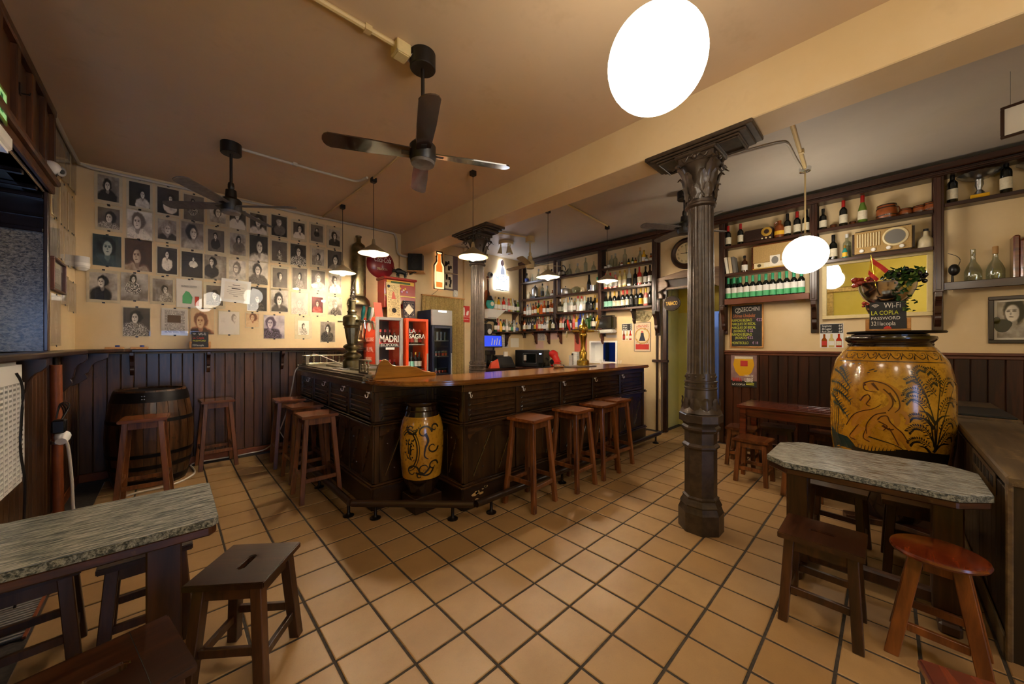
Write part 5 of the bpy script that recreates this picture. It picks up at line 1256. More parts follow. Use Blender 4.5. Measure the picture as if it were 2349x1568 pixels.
for k_, (lw_, lh_) in enumerate(((.25, .008), (.55, .003), (.3, .012), (.6, .003), (.6, .003), (.45, .003), (.15, .006))): B().slab(fr, -w * lw_, w * lw_, h * (.5 - k_ * .16), h * (.5 - k_ * .16) + lh_, .0078, .0082).build('text_line', 'ink', t)
t, fr, w, h = photo('Y', (370, 707, 431, 769), 'typed white page with a photo of a long table on the portrait wall', None, 'paper_text', .03, 'photo_white')
B().slab(fr, -w * .55, w * .45, -h * .05, h * .5, .0076, .0080).build('inset_photo', 'portrait_brown', t)
# left wall
L_ = [(0, (112, 272, 128, 373), 'nearest the cupboard'), (0, (128, 305, 145, 405), 'second from the cupboard'), (0, (146, 334, 158, 422), 'third from the cupboard'), (0, (160, 358, 172, 438), 'nearest the corner'),
      (1, (116, 402, 133, 499), 'below the camera'), (1, (136, 422, 151, 521), 'in its middle'), (1, (155, 451, 169, 535), 'nearest the corner'),
      (2, (110, 500, 129, 594), 'beside the granite'), (2, (130, 513, 143, 594), 'second from the granite'), (2, (145, 528, 160, 610), 'third from the granite'), (2, (160, 538, 171, 613), 'nearest the corner'),
      (3, (137, 630, 154, 699), 'beside the wooden frame'), (3, (155, 647, 173, 716), 'nearest the corner')]
for row, box, where in L_:
    photo('L', box, f'sideways-seen pale photograph on the left wall, {ROWS[row]} row, {where}', (.5, .6, .22, .7, .4, .25, .2), 'portrait_pale', .06)
photo('L', (113, 675, 136, 793), 'tall narrow framed print low on the left wall above the ledge', (.5, .5, .3, .6, .4, .4, .3), 'portrait_pale', .05)
fr, w, h = extent('L', 112, 596, 141, 670); t = thing('framed_document', 'document in a brown wooden frame on the left wall', 'picture', fr[0])
for a in ((-w, w, h - .02, h), (-w, w, -h, -h + .02), (-w, -w + .02, -h + .02, h - .02), (w - .02, w, -h + .02, h - .02)): B().slab(fr, *a, .0, .03).build('frame', 'wood_trim_red', t, bevel=.003)
B().slab(fr, -w + .02, w - .02, -h + .02, h - .02, .0, .008).build('print', 'white_paper', t); B().slab(fr, -w * .45, w * .45, -h * .5, h * .5, .008, .0085).build('inset', 'paper_text', t, uv=lambda p_: ((p_.y * 3) % 1, (p_.z * 3) % 1))
B().slab(fr, -w + .02, w - .02, -h + .02, h - .02, .012, .014).build('glass', 'glass_pane', t)

# ------------------------------------------------------------------ pictures on the right wall
def framed(label, box, fm, fwid, pm, prm, wall='R', d=.03, mount=0, cat='picture', name='framed_picture'):
    fr, w, h = extent(wall, *box); t = thing(name, label, cat, fr[0])
    for a in ((-w, w, h - fwid, h), (-w, w, -h, -h + fwid), (-w, -w + fwid, -h + fwid, h - fwid), (w - fwid, w, -h + fwid, h - fwid)): B().slab(fr, *a, .0, d).build('frame', fm, t, bevel=.004)
    O, u, v, n = fr; iw, ih = w - fwid, h - fwid
    if mount: B().slab(fr, -iw, iw, -ih, ih, 0, .006).build('mount', 'photo_white', t); iw -= mount; ih -= mount
    p_ = B().quad(fr, -iw, iw, -ih, ih, .007).build('print', pm, t, uv=lambda q_: (((q_ - O).dot(u) + iw) / (2 * iw), ((q_ - O).dot(v) + ih) / (2 * ih)))
    if prm:
        for k_, val in zip(('fx', 'fy', 'fs', 'bg', 'cl', 'hr', 'pat', 'seed'), prm): p_[k_] = float(val)
    return t, fr, w, h
t, fr, w, h = framed('black framed portrait of a dark-haired woman holding a black cat', (2266, 677, 2420, 787), 'wood_frame', .035, 'portrait_print', (.36, .72, .26, .55, .55, .06, 0, .3), mount=.02)
b = B(); O = fr
b.prism([(-w * .55 + w * .30 * math.cos(a) * (1 + .15 * math.sin(3 * a)), -h * .25 + h * .28 * math.sin(a)) for a in [k_ * math.pi / 8 for k_ in range(16)]], fr, .0072, .0078)
b.prism([(-w * .72 + w * .12 * math.cos(a), -h * .02 + h * .16 * math.sin(a)) for a in [k_ * math.pi / 5 for k_ in range(10)]], fr, .0072, .0078); b.build('printed_cat', 'bull_black', t)
B().slab(fr, -w + .035, w - .035, -h + .035, h - .035, .014, .016).build('glass', 'glass_pane', t)
ha = math.radians(-105.3); hu = Vector((math.cos(ha), math.sin(ha), 0)); w, h = .21, .112; fr = frame(Vector((4.28, -.56, 3.022)) + hu * w, hu, (0, 0, 1))
t = thing('hanging_picture', 'black framed drawing of a tree hanging under the ceiling at the right', 'picture', fr[0])
for a in ((-w, w, h - .018, h), (-w, w, -h, -h + .018), (-w, -w + .018, -h + .018, h - .018), (w - .018, w, -h + .018, h - .018)): B().slab(fr, *a, -.01, .012).build('frame', 'wood_frame', t, bevel=.003)
B().slab(fr, -w + .018, w - .018, -h + .018, h - .018, -.008, .002).build('print', 'photo_white', t)
b = B()
for i in range(40):
    a_ = random.uniform(0, 6.3); r_ = random.random() ** .5; x_, y_ = .07 * r_ * math.cos(a_), .025 + .045 * r_ * math.sin(a_); b.prism([(x_ + .008 * math.cos(k_ * 1.26), y_ + .006 * math.sin(k_ * 1.26)) for k_ in range(5)], fr, .002, .0026)
b.prism([(-.006, -.07), (.006, -.07), (.003, .0), (-.003, .0)], fr, .002, .0026); b.build('printed_tree', 'ink', t)
for s_ in (-1, 1): B().tube([fr[0] + hu * w * .8 * s_ + UP * h, fr[0] + hu * w * .8 * s_ + UP * (ZC - fr[0].z)], .0015, 5).build('wire', 'steel', t)
# wine blackboard
fr, w, h = extent('R', 1676, 697, 1752, 797); t = thing('wine_blackboard', 'wood-framed blackboard listing the last wines left of the mirror', 'blackboard', fr[0])
for a in ((-w, w, h - .018, h), (-w, w, -h, -h + .018), (-w, -w + .018, -h + .018, h - .018), (w - .018, w, -h + .018, h - .018)): B().slab(fr, *a, .0, .022).build('frame', 'wood_light', t, bevel=.003)
B().slab(fr, -w + .018, w - .018, -h + .018, h - .018, 0, .01).build('board', 'slate', t)
def chalk(s, z, size, m_='chalk_yellow', x=-.9, **k_): text(s, size, m_, fr, t, x * w, z * h, .0105, fit=(.93 - x) * w if '€' not in s else None, **k_)
b = B().tube([fr[0] + fr[1] * (-w * .52 + .035 * math.cos(a)) + fr[2] * (h * .72 + .035 * math.sin(a)) + fr[3] * .011 for a in [k_ * math.pi / 8 for k_ in range(16)]], .004, 5, True); b.build('logo_ring', 'chalk_white', t)
text('Z', .06, 'chalk_white', fr, t, -w * .52, h * .72 - .02, .0105, 'CENTER', shear=.2)
chalk('ZECCHINI', .67, .085, 'chalk_white', -.34, width=.86); chalk('Ultimas Unidades', .40, .07, 'chalk_orange', -.86, shear=.3, width=.9)
B().slab(fr, -w * .85, w * .55, h * .34, h * .345, .0102, .0108).build('underline', 'chalk_orange', t)
for s, z_, sz, m_, x in (('RAMON BILBAO', .20, .062, 'chalk_yellow', -.92), ('€22', .20, .06, 'chalk_pink', .58), ('MARQUES DE RISCAL', .04, .058, 'chalk_yellow', -.92), ('MARQUES DE RISCAL', -.13, .058, 'chalk_yellow', -.92), ('(ROSADO)', -.28, .055, 'chalk_yellow', -.8), ('€ 22', -.28, .06, 'chalk_pink', .05),
                         ('RAMON BILBAO', -.45, .06, 'chalk_yellow', -.92), ('(ROSADO)', -.60, .055, 'chalk_yellow', -.7), ('€22', -.60, .06, 'chalk_pink', .05), ('MONTECILLO', -.84, .062, 'chalk_yellow', -.92), ('€ 18', -.84, .06, 'chalk_pink', .35)):
    text(s, sz * .9, m_, fr, t, x * w, z_ * h, .0105, fit=((1.42 if 'RAMON' in s else 1.8) * w if 'R' in s and '(' not in s and 'MONT' not in s else .8 * w if '(' in s else 1.2 * w if 'MONT' in s else .4 * w))
# beer poster on the wainscot
fr, w, h = extent('R', 1678, 811, 1737, 887); fr = (fr[0] + fr[3] * .021, fr[1], fr[2], fr[3]); t = thing('beer_poster', 'beer poster taped on the red-brown boards of the right wall', 'poster', fr[0])
plain('poster_mauve', '#8a6a68', .5, var=.2, vscale=6)
B().slab(fr, -w, w, -h, h, .001, .003).build('sheet', 'poster_mauve', t); B().slab(fr, -w, w, -h, -h * .62, .003, .0034).build('dark_strip', 'label_black', t)
B().prism([(-.10, -.02), (-.13, .08), (-.11, .19), (.11, .19), (.13, .08), (.10, -.02), (.05, -.08), (-.05, -.08)], fr, .003, .0036).build('printed_glass', 'liquor_yellow', t); B().slab(fr, -.112, .112, .165, .20, .0036, .004).build('printed_foam', 'label_cream', t)
B().slab(fr, -.04, .05, .06, .14, .0036, .004).build('printed_badge', 'label_red', t)
text('1 HORA DE', .045, 'chalk_white', fr, t, 0, -.09, .004, fit=w * .85); text('BARRA', .075, 'label_red', fr, t, -w * .88, -.16, .004, bold=.002, fit=w * .9); text('LIBRE', .075, 'chalk_white', fr, t, w * .08, -.16, .004, bold=.002, fit=w * .88)
text('LA COPLA', .035, 'chalk_white', fr, t, -w * .9, -h * .9, .004)
for k_ in range(2): B().slab(fr, .03, w * .8, -h * (.76 + .09 * k_), -h * (.72 + .09 * k_), .0035, .004).build('text_line', 'chalk_yellow', t)
# whisky price card left of the jar
def price_card(wall, box, label, z=0):
    fr, w, h = extent(wall, *box); t = thing('price_card', label, 'sign', fr[0]); B().slab(fr, -w, w, -h, h, .001, .004).build('card', 'label_white', t); B().slab(fr, -w * .97, w * .97, h * .2, h * .97, .004, .0045).build('dark_field', 'slate', t)
    for i, s in enumerate(('Seagrams', 'Brugal', 'Red Label')):
        text(s, h * .24, 'chalk_white', fr, t, -w * .85, h * (.74 - i * .24), .005, shear=.2, fit=w * 1.2); text('6€', h * .24, 'chalk_white', fr, t, w * .6, h * (.74 - i * .24), .005)
    for i, (m_, l_) in enumerate((('liquor_amber', 'label_red'), ('liquor_straw', 'label_white'), ('liquor_red', 'label_cream'))):
        x = (i - 1) * w * .62; q_ = w * .24
        B().prism([(x - q_, -h * .95), (x + q_, -h * .95), (x + q_, -h * .35), (x + q_ * .4, -h * .15), (x + q_ * .4, h * .15), (x - q_ * .4, h * .15), (x - q_ * .4, -h * .15), (x - q_, -h * .35)], fr, .0048, .0054).build('printed_bottle', m_, t)
        B().slab(fr, x - q_ * .9, x + q_ * .9, -h * .8, -h * .45, .0054, .0058).build('printed_label', l_, t)
price_card('R', (1881, 742, 1935, 797), 'price card with three whisky bottles below the mirror')
price_card('R', (1427, 742, 1451, 780), 'small price card with bottles left of the tin sign')
# tin sign, mirror, clock, tobacco sign
t, fr, w, h = framed('rounded tin advertising sign with a seated lady beside the doorway', (1455, 739, 1493, 806), 'rubber_grey', .008, 'poster_tin', None, d=.012, cat='sign', name='tin_sign')
text('VERMUT LOPEZ', .05, 'label_red', fr, t, 0, h * .66, .0078, 'CENTER', fit=w * 1.5)
B().tube([fr[0] + fr[1] * .13 * math.cos(a) + fr[2] * (.13 * math.sin(a) + .02) + fr[3] * .008 for a in [k_ * math.pi / 12 for k_ in range(24)]], .008, 5, True).build('printed_ring', 'gold_paint', t)
B().prism([(.11 * math.cos(k_ * math.pi / 9), .02 + .11 * math.sin(k_ * math.pi / 9)) for k_ in range(18)], fr, .0074, .0078).build('printed_disc', 'radio_ivory', t)
B().prism([(-.06, -.07), (.06, -.07), (.03, .02), (.025, .07), (-.025, .07), (-.03, .02)], fr, .0078, .0083).build('printed_lady', 'fridge_navy', t); B().prism([(-.02, .07), (.02, .07), (.018, .105), (-.018, .105)], fr, .0078, .0083).build('printed_head', 'coral_pink', t)
B().slab(fr, -w * .8, w * .8, -h * .85, -h * .5, .0078, .0083).build('printed_ornament', 'label_red', t)
fr, w, h = extent('R', 1887, 578, 2141, 727); O, u, v, n = fr
t = thing('wall_mirror', 'pale framed mirror reflecting a yellow wall above the great jar', 'mirror', O)
mw, mh = (0.56 + .345) / 2, (2.47 - 1.765) / 2; fr = frame((XR, .1075, 2.1175), (0, -1, 0), (0, 0, 1))
for a in ((-mw, mw, mh - .045, mh), (-mw, mw, -mh, -mh + .045), (-mw, -mw + .045, -mh + .045, mh - .045), (mw - .045, mw, -mh + .045, mh - .045)): B().slab(fr, *a, 0, .03).build('frame', 'cream_paint', t, bevel=.004)
B().slab(fr, -mw + .045, mw - .045, -mh + .045, mh - .045, .002, .012).build('mirror_glass', 'mirror_glass', t)
t.rotation_euler = (0, -.021, .015); t.location.x -= .016
cp = thing('wall_clock', 'round dark-framed wall clock with roman numerals above the doorway', 'clock', (XR, 2.19, 2.90)); cf = frame((XR, 2.19, 2.90), (0, -1, 0), (0, 0, 1))
B().lathe([(.16, .04), (.175, .075), (.20, .085), (.235, .06), (.25, .03), (.25, 0)], 48, cf[0], cf[3]).build('case', 'wood_frame', cp, smooth=True); B().lathe([(0, .03), (.172, .03), (.172, .045), (0, .046)], 48, cf[0], cf[3]).build('dial', 'radio_ivory', cp)
for k_, s in enumerate(('XII', 'I', 'II', 'III', 'IIII', 'V', 'VI', 'VII', 'VIII', 'IX', 'X', 'XI')):
    a = math.radians(90 - 30 * k_); u2 = cf[1] * math.sin(a) - cf[2] * math.cos(a); v2 = cf[1] * math.cos(a) + cf[2] * math.sin(a)
    text(s, .042, 'ink', (cf[0], u2, v2, cf[3]), cp, 0, .118, .0465, 'CENTER', 'numeral', width=.8)
for ang, L, wd in ((93, .13, .006), (178, .085, .01)): a = math.radians(ang); d_ = cf[1] * math.cos(a) + cf[2] * math.sin(a); B().bar(cf[0] + cf[3] * .05 - d_ * .02, cf[0] + cf[3] * .05 + d_ * L, .003, wd, cf[3].cross(d_)).build('hand', 'black_plastic', cp)
B().lathe([(.0, .05), (.165, .052), (.17, .062), (.0, .064)], 40, cf[0], cf[3]).build('crystal', 'glass_pane', cp, smooth=True)
plain('sign_brown', '#241610', .75); ts = thing('tobacco_sign', 'oval dark sign reading TABACO hanging in the doorway', 'sign', (XR - .08, 2.42, 2.14)); tf = frame((XR - .08, 2.40, 2.115), (0, -1, 0), (0, 0, 1))
B().prism([(.14 * math.cos(k_ * math.pi / 16), .125 * math.sin(k_ * math.pi / 16)) for k_ in range(32)], tf, 0, .012).build('plate', 'sign_brown', ts); B().tube([tf[0] + tf[1] * .132 * math.cos(k_ * math.pi / 16) + tf[2] * .117 * math.sin(k_ * math.pi / 16) + tf[3] * .013 for k_ in range(32)], .005, 6, True).build('rim', 'brass_old', ts)
text('TABACO', .085, 'gold_paint', tf, ts, 0, -.028, .0125, 'CENTER', fit=.21, bold=.001)
B().tube([tf[0] + tf[2] * .12, tf[0] + tf[2] * .24], .003, 5).build('hanger', 'iron_dark', ts)
# things behind the viewpoint that the mirror shows: gilt picture frame on the yellow wall
gf = frame((XL, .28, 1.9), (0, 1, 0), (0, 0, 1)); t = thing('gilt_frame', 'large ornate gilt frame seen in the mirror on the yellow wall', 'picture', gf[0])
for a in ((-.62, .62, .62, .75), (-.62, .62, -.75, -.62), (-.62, -.48, -.62, .62), (.48, .62, -.62, .62)): B().slab(gf, *a, 0, .05).build('frame', 'gold_frame', t, bevel=.015)
B().slab(gf, -.48, .48, -.62, .62, 0, .01).build('print', 'wall_yellow', t)
# ------------------------------------------------------------------ wall shelves
XS = 5.78                                            # front plane of the shelves
PY = [5.80, 4.775, 3.70, 2.66, 1.652, .63, -.375]
def shelf_unit(label, posts, y0, y1, shelves, low=None):
    t = thing('bottle_shelf', label, 'shelf', (XR - .1, (y0 + y1) / 2, 2.0))
    B().box(XS - .03, XR, y0, y1, 3.255, 3.32).build('top_rail', 'wood_shelf', t, bevel=.008); B().box(XS - .005, XR, y0, y1, 3.20, 3.255).build('top_rail', 'wood_shelf', t, bevel=.006); B().box(XS - .018, XS, y0, y1, 3.215, 3.235).build('bead', 'wood_shelf', t, bevel=.004)
    for p_ in posts:
        B().box(XS, XS + .03, p_ - .036, p_ + .036, 2.0, 3.20).build('post', 'wood_shelf_v', t, bevel=.005); B().box(XS - .010, XS, p_ - .018, p_ + .018, 2.02, 3.19).build('post_fillet', 'wood_shelf_v', t, bevel=.004)
        B().box(XR - .03, XR, p_ - .04, p_ + .04, 1.6, 3.20).build('back_post', 'wood_shelf_v', t, bevel=.003)
        corbel(frame((XR - .03, p_, 2.0), (-1, 0, 0), (0, 0, 1)), .15, .36, .05, t, 'wood_shelf_v')
    for a, b_, z in shelves:
        B().box(XS + .005, XR, min(a, b_), max(a, b_), z - .026, z).build('shelf_board', 'wood_shelf', t, bevel=.004); B().box(XS - .008, XS + .005, min(a, b_), max(a, b_), z - .034, z + .006).build('shelf_edge', 'wood_shelf', t, bevel=.004)
    return t
sl = []
for a, b_ in ((5.80, 4.775), (4.775, 3.70), (3.70, 2.66)):
    for z in (2.845, 2.465, 2.10): sl.append((a - .036, b_ + .036, z))
S1_ = shelf_unit('tall dark shelving full of bottles behind the bar', PY[:4], 2.60, 5.83, sl)
B().box(XS - .03, XR, 3.66, 5.82, 1.722, 1.75).build('lower_shelf', 'wood_shelf', S1_, bevel=.005)
for y in (5.42, 5.05, 4.72, 4.30, 3.72): corbel(frame((XR, y, 1.722), (-1, 0, 0), (0, 0, 1)), .15, .27, .04, S1_, 'wood_trim_red')
sr = [(1.652 - .036, .63 + .036, z) for z in (2.855, 2.46, 2.075)] + [(.63 - .036, -.375 + .036, z) for z in (2.86, 2.475)] + [(-.411, -1.6, 2.90), (-.411, -1.6, 2.065)]
S2_ = shelf_unit('dark wall shelving with old radios right of the doorway', PY[4:], -1.6, 2.60, sr)
B().box(XS - .012, XS + .0, -1.6, -.411, 2.01, 2.09).build('shelf_apron', 'wood_shelf', S2_, bevel=.005); B().box(XS - .012, XS, .666, 1.616, 2.02, 2.10).build('shelf_apron', 'wood_trim_red', S2_, bevel=.005)
corbel(frame((XR, 3.08, 2.07), (-1, 0, 0), (0, 0, 1)), .14, .26, .04, S1_, 'wood_shelf_v')
# corner shelves on the back wall
S3_ = thing('corner_shelf', 'two short dark bottle shelves under the lit word sign', 'shelf', (5.3, YB - .1, 1.7))
for z in (2.17, 1.725):
    B().prism([(4.86, YB), (5.0, YB - .17), (5.76, YB - .17), (5.76, YB)], frame((0, 0, 0), (1, 0, 0), (0, 1, 0)), z - .028, z).build('shelf_board', 'wood_shelf', S3_, bevel=.004)
for x, z in ((5.60, 2.142), (5.12, 1.697), (5.38, 1.697)): corbel(frame((x, YB, z), (0, -1, 0), (0, 0, 1)), .15, .30, .045, S3_, 'wood_shelf_v')

# ------------------------------------------------------------------ bottles
SH = {'w': ([(.96, 0), (1, .02), (1, .60), (.92, .66), (.5, .73), (.38, .78), (.36, .965), (.41, .97), (.41, 1)], .038, .75), 'u': ([(.96, 0), (1, .02), (1, .44), (.82, .58), (.46, .74), (.37, .82), (.36, .965), (.4, .97), (.4, 1)], .042, .76),
      'l': ([(.95, 0), (1, .025), (1, .60), (.9, .67), (.45, .73), (.38, .77), (.38, .88), (.38, 1)], .038, .86), 'q': ([(1, 0), (1.05, .02), (1.05, .60), (.8, .66), (.4, .70), (.38, .86), (.38, 1)], .040, .84),
      'f': ([(.85, 0), (1, .05), (1, .34), (.72, .50), (.34, .64), (.26, .80), (.30, .82), (.30, 1)], .055, .80), 't': ([(.95, 0), (1, .02), (1, .50), (.8, .62), (.42, .74), (.36, .8), (.36, 1)], .033, .84), 'm': ([(.9, 0), (1, .03), (1, .55), (.8, .65), (.42, .72), (.4, 1)], .024, .80)}
GL = {'D': ('glass_dark', 'dark'), 'G': ('glass_green', 'green'), 'O': ('glass_olive', 'olive'), 'N': ('glass_brown', 'brown'), 'B': ('glass_blue', 'cobalt blue'), 'R': ('liquor_red', 'red'), 'o': ('liquor_orange', 'orange'), 'A': ('liquor_amber', 'amber'),
      'Y': ('liquor_yellow', 'yellow'), 'S': ('liquor_straw', 'straw-coloured'), 'P': ('liquor_pink', 'pink'), 'C': ('liquor_clear', 'clear'), 'T': ('glass_teal', 'teal'), 'X': ('glass_clear', 'clear glass')}
LB = {'w': ('label_white', 'white-labelled'), 'c': ('label_cream', 'cream-labelled'), 'y': ('label_yellow', 'yellow-labelled'), 'r': ('label_red', 'red-labelled'), 'k': ('label_black', 'black-labelled'), 'g': ('label_green', 'green-labelled'), 't': ('label_teal', 'teal-labelled'), 'b': ('cap_blue', 'blue-labelled'), '-': (None, '')}
CP = {'k': 'cap_black', 'r': 'cap_red', 'g': 'cap_gold', 's': 'cap_silver', 'b': 'cap_blue', 'w': 'cap_white', 'c': 'cap_cork', 'v': 'green_foil', '-': None}
BM = {}
def bottle_meshes(sh, h, two):
    k = (sh, round(h, 3), two)
    if k not in BM:
        pr, r, cz = SH[sh]; n = 4 if sh == 'q' else 16; a0 = math.pi / 4 if sh == 'q' else 0; R = r * (1.35 if sh == 'q' else 1) * (.55 + h * 1.5 if sh in 'f' else 1)
        b = B().lathe([(q_ * R, z * h) for q_, z in pr], n, a0=a0).build('bottle', 'glass_dark', smooth=(sh != 'q'), bevel=(.006 if sh == 'q' else 0)); me = b.data; bpy.data.objects.remove(b)
        nr = pr[-1][0] * r
        c = B().lathe([(nr * 1.12, cz * h), (nr * 1.14, h * 1.0), (nr * 1.0, h * 1.012)], 12).build('cap', 'cap_black', smooth=True); cm = c.data; bpy.data.objects.remove(c)
        if two: lbm = B(); lbm.lathe([(R * 1.012, h * .33), (R * 1.012, h * .56)], n, a0=a0); lbm.mat(1).lathe([(R * 1.012, h * .12), (R * 1.012, h * .33)], n, a0=a0)
        else: lbm = B().lathe([(R * 1.012, h * .15), (R * 1.012, h * .46)], n, a0=a0)
        nf = [f for f in lbm.f if len(f) == 4]; lbm.m = [m_ for f, m_ in zip(lbm.f, lbm.m) if len(f) == 4]; lbm.f = nf
        if sh == 'q': lbm.v = [(x * 1.02, y * 1.02, z) for x, y, z in lbm.v]
        l = lbm.build('paper_label', ['label_white', 'label_green'] if two else 'label_white', smooth=(sh != 'q')); lm_ = l.data; bpy.data.objects.remove(l)
        BM[k] = (me, cm, lm_)
    return BM[k]
NB = [0]
def bottle(spec, x, y, z, where, group, rz=None, label=None):
    sh, g, lb, cp, h = spec[0], spec[1], spec[2], spec[3], int(spec[4:]) / 100; two = lb == '2'
    me, cm, lm_ = bottle_meshes(sh, h, two); NB[0] += 1
    o = inst(me, 'bottle', None, (x, y, z), (0, 0, random.uniform(0, 6) if rz is None else rz), GL[g][0])
    kind = {'w': 'wine bottle', 'u': 'sloping wine bottle', 'l': 'round bottle', 'q': 'square bottle', 'f': 'wide decanter', 't': 'slim bottle', 'm': 'miniature bottle'}[sh]
    adj = '' if lb in '-2' else LB[lb][1] + ' '
    tag(o, label or f'{adj}{GL[g][1]} {kind}, {where}', 'bottle', group)
    if CP[cp]: inst(cm, 'cap', o, mat=CP[cp])
    if two: inst(lm_, 'paper_label', o)
    elif lb != '-': inst(lm_, 'paper_label', o, mat=LB[lb][0])
    return o
def row(specs, y0, y1, z, where, group, x=5.865, jit=.02, axis='y'):
    L = specs.split(); n = len(L)
    for i, s in enumerate(L):
        f = (i + .5) / n; p_ = y0 + (y1 - y0) * f
        q_ = x + random.uniform(-jit, jit)
        w_ = f'{ORD[i]} from left, {where}'
        if axis == 'y': bottle(s, q_, p_, z, w_, group)
        else: bottle(s, p_, q_, z, w_, group)
GB = 'bottles on the bar shelves'
A_, B_, C_ = (5.75, 4.83), (4.72, 3.75), (3.65, 2.71)
row('fXbk22 fX--18 fX-s26 fX--24 fX-k20', *A_, 2.845, 'corner bay top shelf', GB)
row('lAwk24 lCwb25 lCws27 lAck26 lAwk28 lGyr31 qoks26 lAwr29 lDwk28 lAcg30 lAws26', *A_, 2.10, 'corner bay third shelf', GB)
row('lAck30 lDck30 lDwk30 lNkk29 lDyk30 lArw31 lAcg31 lAwr31 lNwk26 lCws29 qDyk31 lDck30', *A_, 1.75, 'corner bay lowest shelf', GB)
row('fX--24 fX-s22 lX--30 fX--20', 4.55, 3.78, 2.845, 'middle bay top shelf', GB)
row('qXww29 qXws28 qCws31 tCwb31 lCwk29 lXws27 qCrr31 qCwr30 lCws29 qDkk26 lDkk26 qDyg29 lYwg31', *B_, 2.10, 'middle bay third shelf', GB)
row('lAck31 lPwk30 qDwk29 lDwk28 lPrr30 lYws31 qBwb32 lCwb31 qGws31 qGws31 lDck31 lYwk30', *B_, 1.75, 'middle bay lowest shelf', GB)
row('mNwk12 fXw-16 lX--24 lX-s26 mX--10 mAws10 lX--30 mDyk12 mGwk13 mAyk11 fX-c28 lYwg22 mXwk12 mAwk14', *C_, 2.845, 'doorway bay top shelf', GB, jit=.03)
row('lRwr30 lRwr30 lPws30 lScg31 lScg31 lCks33 lDkk31 lRcr32 lDwk32 lNwk32', *C_, 2.465, 'doorway bay second shelf', GB)
row('uDtk32 uDtk32 wDcg32 uDck31 wDcr32 wDcr32 wDkk32 wDkk32 wDyg32 wPcg32 wDkk33', *C_, 2.10, 'doorway bay third shelf', GB, jit=.01)
row('lSwc30 lYwk29 tCws29 lRwk31 lCws30 lPwr29 lSwg30 lCws30 lDwk27 lOws28', 4.99, 5.72, 2.17, 'upper back-wall corner shelf', GB, YB - .085, axis='x')
row('lGck27 lPwr28 lYyk27 lGwr26 tCws28 lXws24 lXgs24 lCws27 fXbb22', 4.96, 5.70, 1.725, 'lower back-wall corner shelf', GB, YB - .085, axis='x')
# vessels on the second shelves of the corner and middle bays
def vessel(name, label, prof, mat, x, y, z, cat, extra=None):
    t = thing(name, label, cat, (x, y, z)); B().lathe(prof, 24, (x, y, z)).build('body', mat, t, smooth=True)
    if extra: extra(t, Vector((x, y, z)))
    return t
def lidknob(r, h, m_='cap_black', hm=None):
    def f(t, c): B().lathe([(r, h), (r * .8, h + .015), (.01, h + .03), (.012, h + .045), (.0, h + .05)], 20, c).build('lid', hm or 'steel', t, smooth=True); B().sphere(c + UP * (h + .055), .012, 10, 6).build('knob', m_, t, smooth=True)
    return f
vessel('clay_jug', 'small clay jug at the left end of the second corner-bay shelf', [(.05, 0), (.06, .05), (.055, .1), (.02, .14), (.025, .16), (0, .16)], 'ceramic_cream', 5.86, 5.58, 2.465, 'jug')
vessel('coffee_urn', 'domed grey metal urn on a black burner in the corner bay', [(.07, .05), (.075, .1), (.075, .19), (.06, .24), (.015, .28), (.012, .31), (0, .31)], 'steel', 5.86, 5.40, 2.465, 'urn', lambda t, c: B().box(c.x - .08, c.x + .08, c.y - .08, c.y + .08, c.z, c.z + .05).build('burner', 'black_plastic', t, bevel=.006))
bottle('lXkk31', 5.86, 5.18, 2.465, 'tall figured bottle beside the grey urn', GB, label='tall figured clear bottle beside the grey urn')
bottle('fX-s24', 5.86, 5.04, 2.465, '', GB, label='clear decanter between figured bottle and amber flask')
bottle('fAw-14', 5.86, 4.90, 2.465, '', GB, label='low amber flask at the right end of the second corner-bay shelf')
vessel('cooking_pot', 'lidded steel cooking pot on the middle bay shelf', [(.095, 0), (.10, .01), (.10, .11), (.098, .115), (0, .115)], 'steel', 5.86, 4.55, 2.465, 'pot', lidknob(.1, .115))
vessel('glass_dish', 'pale green glass dish right of the cooking pot', [(.04, 0), (.09, .06), (.085, .11), (.04, .14), (0, .145)], 'glass_clear', 5.86, 4.28, 2.465, 'bowl')
vessel('ceramic_pig', 'small pale ceramic figure on the middle bay shelf', [(.03, 0), (.045, .03), (.04, .07), (.02, .1), (0, .11)], 'ceramic_cream', 5.86, 4.13, 2.465, 'figurine', lambda t, c: B().sphere(c + Vector((-.03, 0, .075)), .022, 10, 6).build('head', 'ceramic_cream', t, smooth=True))
bottle('uDkk33', 5.86, 3.98, 2.465, '', GB, label='single dark sloping wine bottle on the middle bay second shelf')
vessel('steel_mug', 'plain steel mug beside the single dark wine bottle', [(.05, 0), (.052, .12), (.048, .12), (.046, .01), (0, .01)], 'steel', 5.85, 3.88, 2.465, 'mug')
bottle('fX-v26', 5.86, 3.79, 2.465, '', GB, label='clear decanter with green neck right of the steel mug')
def kettle_extra(t, c):
    B().tube([c + Vector((0, .08 * math.cos(a), .13 + .10 * math.sin(a))) for a in [math.pi * k_ / 10 for k_ in range(11)]], .010, 8).build('handle', 'black_plastic', t, smooth=True); B().tube([c + Vector((0, -.08, .07)), c + Vector((0, -.13, .12)), c + Vector((0, -.15, .15))], [.014, .011, .009], 8).build('spout', 'chrome', t, smooth=True)
vessel('kettle', 'round chrome kettle with black arched handle on the top shelf', [(.07, 0), (.10, .03), (.095, .09), (.05, .13), (.015, .145), (0, .15)], 'chrome', 5.85, 4.62, 2.845, 'kettle', kettle_extra)
